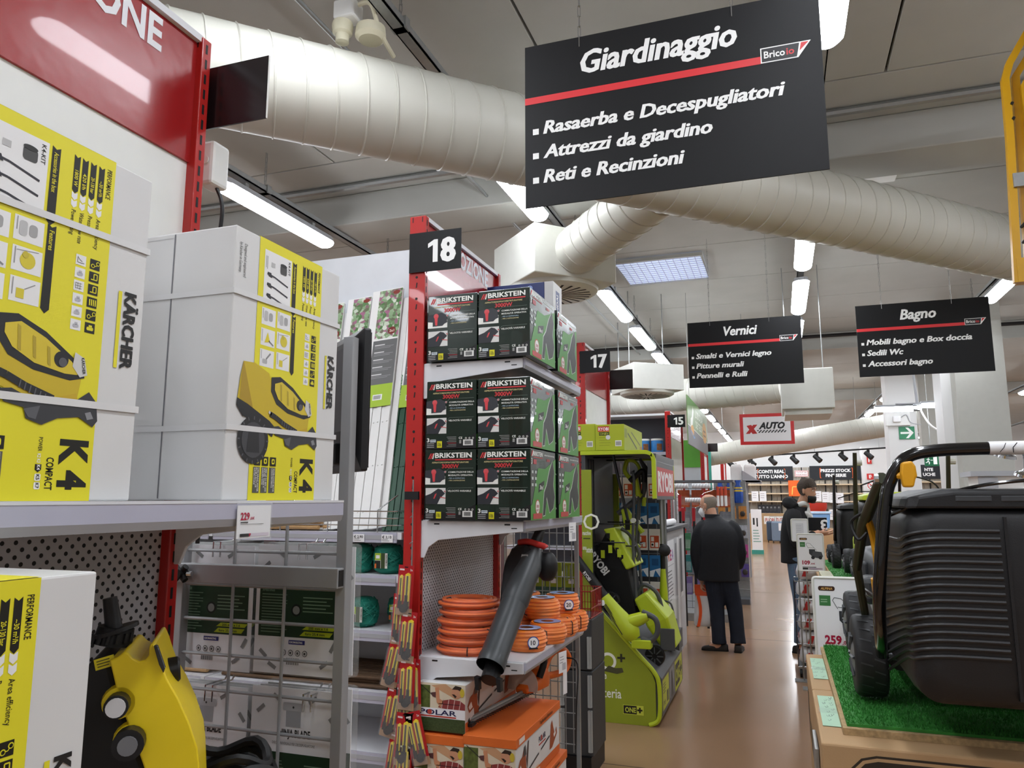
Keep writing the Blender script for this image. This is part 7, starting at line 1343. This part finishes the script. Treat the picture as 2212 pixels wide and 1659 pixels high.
for i, (p0, p1, q0, q1) in enumerate(((1717, 1746, 1016, 1030), (2064, 2075, 1010, 1026))): a, b = at(p0, q1, YB_-.1), at(p1, q0, YB_-.1); o = thing('outlet_sign', ('small white sign in a red outline between the two chalk boards', 'small white sign in a red outline beside the pillar')[i], 'sign', (a.x, YB_-.05, a.z)); MB().box((0, 0, 0), (b.x-a.x, .018, b.z-a.z), PAPER).build('board', o); w, h = b.x-a.x, b.z-a.z; D = Decal((0, 0, 0), *YF); D.line([(.02, .02), (w-.02, .02), (w-.02, h-.02), (.02, h-.02), (.02, .02)], .02, '#c04a3a'); D.text("L'OUTLET DEL", w/2, h*.58, h*.18, '#a05048', 1, 'C', w=w*.8); D.text('KASALINGO', w/2, h*.22, h*.2, '#a05048', 1, 'C', w=w*.8); D.build('sign_print', o)
for i, (p0, p1, q0, q1) in enumerate(((1704, 1738, 1038, 1072), (2064, 2078, 1036, 1060))): a, b = at(p0, q1, YB_-.1), at(p1, q0, YB_-.1); o = thing('orange_poster', ('orange poster with a trolley drawing at the back of the shop', 'orange poster strip beside the pillar')[i], 'poster', (a.x, YB_-.4, a.z)); MB().box((0, 0, 0), (b.x-a.x, .03, b.z-a.z), mat('orange_poster', '#ee6a26', .5)).build('sheet', o); w, h = b.x-a.x, b.z-a.z; Decal((0, 0, 0), *YF).line([(w*.2, h*.1), (w*.25, h*.6), (w*.7, h*.6), (w*.75, h*.1)], w*.06, '#f0c860').build('trolley_drawing', o)
# suitcases, boxes, small goods
for i, (px, m_) in enumerate(((1672, '#3c4a5c'), (1683, '#6f7f92'))):
    p = at(px, 1160, 30.5); o = thing('suitcase', ('dark blue suitcase half behind the grey one', 'grey hard suitcase with a white tag on the floor')[i], 'suitcase', (p.x, 30.6-.3*i, 0), 0, 'suitcases'); MB().box((-.25, -.15, .06), (.25, .15, .78), mat('suitcase_%d' % i, m_, .35)).build('shell', o, bevel=.05); MB().tube([(-.12, .1, .78), (-.12, .1, .95), (.12, .1, .95), (.12, .1, .78)], .012, SILVER, 6).build('handle', o); MB().box((.0, -.16, .45), (.14, -.152, .72), PAPER).build('price_tag', o)
    for s in (-.2, .2): MB().lathe([(.004, -.02), (.04, -.02), (.04, .02), (.004, .02)], (s, -.1, .041), (1, 0, 0), DBLACK, 10).build('wheel', o)
p = at(1655, 1160, 31.2); o = thing('cardboard_bin', 'brown cardboard bin with a red FUORI TUTTO notice behind the suitcases', 'box', (p.x-.6, 31.3, 0)); MB().box((0, 0, 0), (1.5, .6, 1.05), CARD).build('carton', o, bevel=.01); D = Decal((0, 0, 0), *YF); D.rect(.55, .65, 1.45, .95, '#efece6'); D.text('FUORI TUTTO', 1.0, .74, .13, '#b0382e', 1, 'C', bold=.03, w=.8); D.build('printed_front', o)
for r in range(2):
    for c in range(6): p = at(1640+c*8.5, 1098+r*15, 31.8); o = thing('boxed_utensil', ('upper', 'lower')[r]+' row boxed utensil, '+('first', 'second', 'third', 'fourth', 'fifth', 'sixth')[c]+' from the leaflet stand', 'box', (p.x, YB_-.062, p.z-.13), 0, 'boxed utensils'); MB().box((-.07, -.05, -.0), (.07, .03, .26), mat('charcoal_pack', '#3a3c42', .4)).build('carton', o); MB().ell((0, -.06, .15), (.04, .01, .05), HUB, 8).build('picture', o)
for i, (px, py) in enumerate(((1631, 1072), (1648, 1072), (1767, 1072), (1784, 1074), (1800, 1075), (1815, 1076), (1800, 1112), (1815, 1112), (1828, 1110), (1770, 1110))): p = at(px, py, 32.4); o = thing('price_card', 'white price card standing on the back shelves, '+('first', 'second', 'third', 'fourth', 'fifth', 'sixth', 'seventh', 'eighth', 'ninth', 'tenth')[i]+' from the leaflet stand', 'price card', (p.x-.13, 32.5, p.z-.2), 0, 'white price cards'); MB().box((0, 0, 0), (.26, .02, .4), PAPER).build('card', o); Decal((0, 0, 0), *YF).lines(.04, .32, .22, 3, .08, .025, '#b9b0b4', 0).build('card_print', o)
p = at(1762, 1125, 26); o = thing('blue_tub_stack', 'light blue plastic tub with lid behind the assistant', 'tub', (p.x, 26, 0)); MB().loft([[(px*w, py*w*.7, z) for px, py in ((-1, -1), (1, -1), (1, 1), (-1, 1))] for z, w in ((.7, .38), (1.15, .42))], mat('light_blue_tub', '#7fb0e6', .35)).build('tub', o, bevel=.03); MB().box((-.45, -.33, 1.15), (.45, .33, 1.22), mat('pale_blue_lid', '#b9d4f2', .3)).build('lid', o, bevel=.02); MB().box((-.5, -.4, 0), (.5, .4, .7), CARD).build('table_carton', o)
p = at(1762, 1094, 27.5); o = thing('red_pan_display', 'red round pan lid display behind the assistant', 'pan', (p.x, 27.5, 0)); MB().loft([[(px*.35, py*.2, z) for px, py in ((-1, -1), (1, -1), (1, 1), (-1, 1))] for z in (0, 1.2)], CARD).build('table_carton', o); MB().lathe([(.02, 0), (.3, 0), (.35, .1), (.36, .28), (.34, .28)], (0, 0, 1.2), (0, 0, 1), mat('pan_red', '#c43a2c', .3), 20).build('pan', o, smooth=True)
# spot lights on a black track
t = thing('spot_track', 'black spotlight track spanning before the back wall', 'track', (0, 20, 0)); pa, pb = at(1560, 990, 20), at(1935, 966, 20); pa.y -= 20; pb.y -= 20; MB().tube([pa, pb], .018, DBLACK, 4).build('rail', t)
for px in (1610, 1760, 1900): p = at(px, 985, 20); zz = pa.z+(pb.z-pa.z)*(p.x-pa.x)/(pb.x-pa.x); MB().cyl((p.x, 0, zz), (p.x, 0, ZC), .006, SILVER, 5).build('drop_wire', t)
for i, px in enumerate((1577, 1623, 1668, 1715, 1765, 1820, 1876)): p = at(px, 985, 20); zz = pa.z+(pb.z-pa.z)*(p.x-pa.x)/(pb.x-pa.x); o = thing('spot_light', 'black track spotlight, '+('first', 'second', 'third', 'fourth', 'fifth', 'sixth', 'seventh')[i]+' from plate fourteen', 'spotlight', (p.x, 20, zz-.02), 0, 'track spotlights'); MB().box((-.03, -.03, -.07), (.03, .03, .0), DBLACK).build('bracket', o); MB().tube([(-.06, .03, -.06), (.07, -.06, -.2)], [.055, .065], DBLACK, 12).build('lamp_head', o, smooth=True)
# pillars
def pillar(lab, px0, px1, Y, m, n): a, b = at(px0, 1000, Y), at(px1, 1000, Y); return struct(MB().box((a.x, Y, 0), (b.x, Y+.55, ZC-.002), m).build('trim_%d' % n))
PG = mat('pillar_grey', '#b9b9b2', .7); pillar('', 1924, 1988, 16, CONCW, 4); pillar('', 2046, 2078, 12.3, CONCW, 5); pillar('', 2079, 2192, 12, PG, 6)
a = at(1988, 905, 17); struct(MB().box((a.x, 17, 2.5), (a.x+.75, 17.3, ZC-.002), PG).build('trim_7'))
def signplate(name, lab, px0, px1, py0, py1, Y, col, art, hang=None):
    a, b = at(px0, py1, Y), at(px1, py0, Y); o = thing(name, lab, 'sign', (a.x, Y, a.z)); w, h = b.x-a.x, b.z-a.z; MB().box((0, 0, 0), (w, .015, h), mat(name+'_base', col, .4)).build('plate', o); D = Decal((0, 0, 0), *YF); art(D, w, h); D.build('pictogram', o)
    if hang: MB().cyl((w/2, .008, h), (w/2, .008, ZC-a.z), .005, SILVER, 5).build('hanging_rod', o)
    return o
def arrow(D, w, h): D.rect(w*.1, h*.42, w*.72, h*.58, '#eef2ee', 1); D.poly([(w*.42, h*.92), (w*.6, h*.92), (w*.93, h*.5), (w*.6, h*.08), (w*.42, h*.08), (w*.72, h*.5)], '#eef2ee', 2)
signplate('exit_arrow_sign', 'green sign with a white arrow on the white pillar', 1943, 1975, 921, 949, 15.98, '#1f8055', arrow)
def runman(D, w, h): D.rect(w*.62, h*.15, w*.88, h*.85, '#eef2ee', 1); D.circ(w*.3, h*.75, h*.07, '#eef2ee', 1, 10); D.line([(w*.28, h*.65), (w*.25, h*.42), (w*.35, h*.3), (w*.3, h*.15)], w*.06, '#eef2ee', 1); D.line([(w*.25, h*.42), (w*.15, h*.3), (w*.08, h*.3)], w*.05, '#eef2ee', 1); D.line([(w*.15, h*.55), (w*.28, h*.62), (w*.4, h*.5)], w*.04, '#eef2ee', 1); D.line([(w*.45, h*.5), (w*.58, h*.5)], w*.05, '#eef2ee', 1)
signplate('exit_door_sign', 'green sign with a running figure and a door hanging over the aisle', 1998, 2027, 981, 1007, 14, '#0f5a38', runman, True)
def exting(D, w, h): D.rect(w*.3, h*.2, w*.55, h*.8, '#f0e8e8', 1); D.line([(w*.6, h*.8), (w*.7, h*.4)], w*.08, '#f0e8e8', 1)
signplate('extinguisher_sign', 'small red fire extinguisher sign on the wall', 1873, 1887, 1023, 1036, 32.2, '#c9302c', exting); signplate('extinguisher_sign', 'small red fire hose sign hung higher on the wall', 1873, 1882, 985, 1002, 32.2, '#d8504a', exting)
def nosm(D, w, h): D.circ(w/2, h/2, w*.48, '#c9302c', 1, 20); D.circ(w/2, h/2, w*.38, '#f0f0f0', 2, 20); D.line([(w*.2, h*.75), (w*.8, h*.25)], w*.1, '#c9302c', 3); D.line([(w*.25, h*.4), (w*.75, h*.5)], w*.08, '#222222', 3)
signplate('no_smoking_sign', 'white sign with a red no smoking ring on the wall', 1874, 1892, 1040, 1057, 32.2, '#f0f0f0', nosm)
struct(MB().box((at(1862, 1000, 32.3).x, 32.25, 0), (at(1918, 1000, 32.3).x, 33.29, at(1862, 965, 32.3).z), CONCW).build('trim_8'))
t = thing('emergency_light_box', 'white junction box with a small white alarm on the pillar', 'electrical box', at(1914, 920, 15.9)); MB().box((0, 0, 0), (.42, .09, .36), WHITE).build('box', t, bevel=.01); MB().box((.12, -.06, .06), (.26, 0, .18), PAPER).build('alarm', t, bevel=.02); MB().tube(crv([(.2, -.02, .1), (.35, -.02, .2), (.42, -.02, .05), (.6, -.02, .0)], 5), .008, GSTEEL, 5).build('cable', t)
t = thing('tube_light_cluster', 'cluster of bare white tube lights hung before the white pillar', 'ceiling light', at(1970, 880, 13.5))
for (u0, u1, dz) in ((-.55, .0, -.02), (-.25, .12, .0), (.12, .48, .02), (.4, 1.05, -.08)): MB().cyl((u0, 0, dz), (u1, -.1, dz-.02), .035, LITE, 10).build('tube', t); MB().box((u0, -.12, dz+.03), (u1, .03, dz+.06), GSTEEL).build('reflector', t)
MB().box((.0, -.1, -.06), (.1, .02, .05), DBLACK).build('joint', t); MB().cyl((.08, 0, .05), (.02, 0, ZC-t.location.z), .02, GSTEEL, 8).build('hanging_rod', t); MB().tube(crv([(.1, 0, -.0), (.25, 0, -.3), (.5, 0, -.42), (.75, 0, -.3), (.9, 0, -.1)], 6), .014, PAPER, 6).build('cable_loop', t, smooth=True)
t = thing('high_bay_lamp', 'dark ribbed bell-shaped lamp hanging left of the paint sign', 'ceiling light', (-1.9, 13.0, 3.15))
def bay(t):
    MB().lathe([(.17, 0), (.16, .05), (.1, .13), (.06, .15), (.02, .15)], (0, 0, 0), (0, 0, 1), mat('bay_grey', '#6a6d6f', .45), 24).build('shade', t, smooth=True); MB().lathe([(.01, -.004), (.13, -.004), (.13, .002)], (0, 0, 0), (0, 0, 1), LITE, 24).build('lens', t)
    for i in range(16): a = 2*PI*i/16; MB().box((-.003, .1, .02), (.003, .17, .11), mat('bay_grey', '#6a6d6f', .45)).build('fin', t, rot=(0, 0, a))
    MB().cyl((0, 0, .15), (0, 0, ZC-t.location.z), .008, SILVER, 6).build('hanging_rod', t)
bay(t); t = thing('high_bay_lamp', 'dark ribbed bell-shaped lamp half behind the cream diffuser box', 'ceiling light', (-2.3, 11.75, 3.25)); bay(t)
# bathroom furniture on the right
t = thing('bath_cabinet', 'white bathroom cabinet with grey glass doors right of the pillar', 'cabinet', (at(2112, 1030, 10.5).x, 10.5, 0)); zt = at(2112, 1018, 10.5).z
MB().box((0, 0, 0), (1.6, .5, zt-.06), WHITE).build('body', t); MB().box((-.08, -.05, zt-.06), (1.7, .55, zt), GSTEEL).build('cornice', t); MB().box((.0, -.03, 0), (.2, 0, zt-.08), GSTEEL).build('side_post', t)
for i in range(4): d_ = MB().box((.4+i*.14, -.02, .2), (.52+i*.14, 0, zt-.2), WHITE).build('door', t); MB().box((.415+i*.14, -.025, .3), (.505+i*.14, -.021, zt-.24), mat('grey_glass', '#8d949c', .1)).build('pane', d_)
t = thing('shower_head_display', 'chrome shower heads on a stand beside the mower handle', 'shower head', (at(2185, 1010, 6.5).x, 6.5, 0)); MB().cyl((.1, .05, 0), (.1, .05, 1.8), .02, CHROME, 8).build('stand', t); MB().cyl((.1, .05, 0), (.1, .05, .02), .15, CHROME, 16).build('foot', t)
for (dx, z_, s) in ((-.05, 1.93, 1), (.03, 1.98, .7), (.06, 1.78, .6)): MB().lathe([(.01, 0), (.09*s, .0), (.085*s, .02), (.02, .04)], (dx, 0, z_), (.25, -.3, 1), CHROME, 18).build('head', t, smooth=True); MB().tube([(dx, 0, z_+.03), (.1, .05, z_+.06), (.1, .05, 1.75)], .012, CHROME, 7).build('arm', t)
for i, (x, y, w) in enumerate(((2.2, 3.2, 2.4), (3.6, 9.0, 1.6), (2.6, 12.9, 2))):
    o = thing('side_shelving', ('white shelving block beside the mower row', 'white shelving block near the bathroom goods', 'white shelving block behind the grey pillar')[i], 'shelving', (x, y, 0)); MB().box((0, 0, 0), (w, .5, 1.5), WHITE).build('body', o)
    for z_ in (.4, .8, 1.2): MB().box((0, -.35, z_), (w, 0, z_+.03), WSTEEL).build('shelf', o)
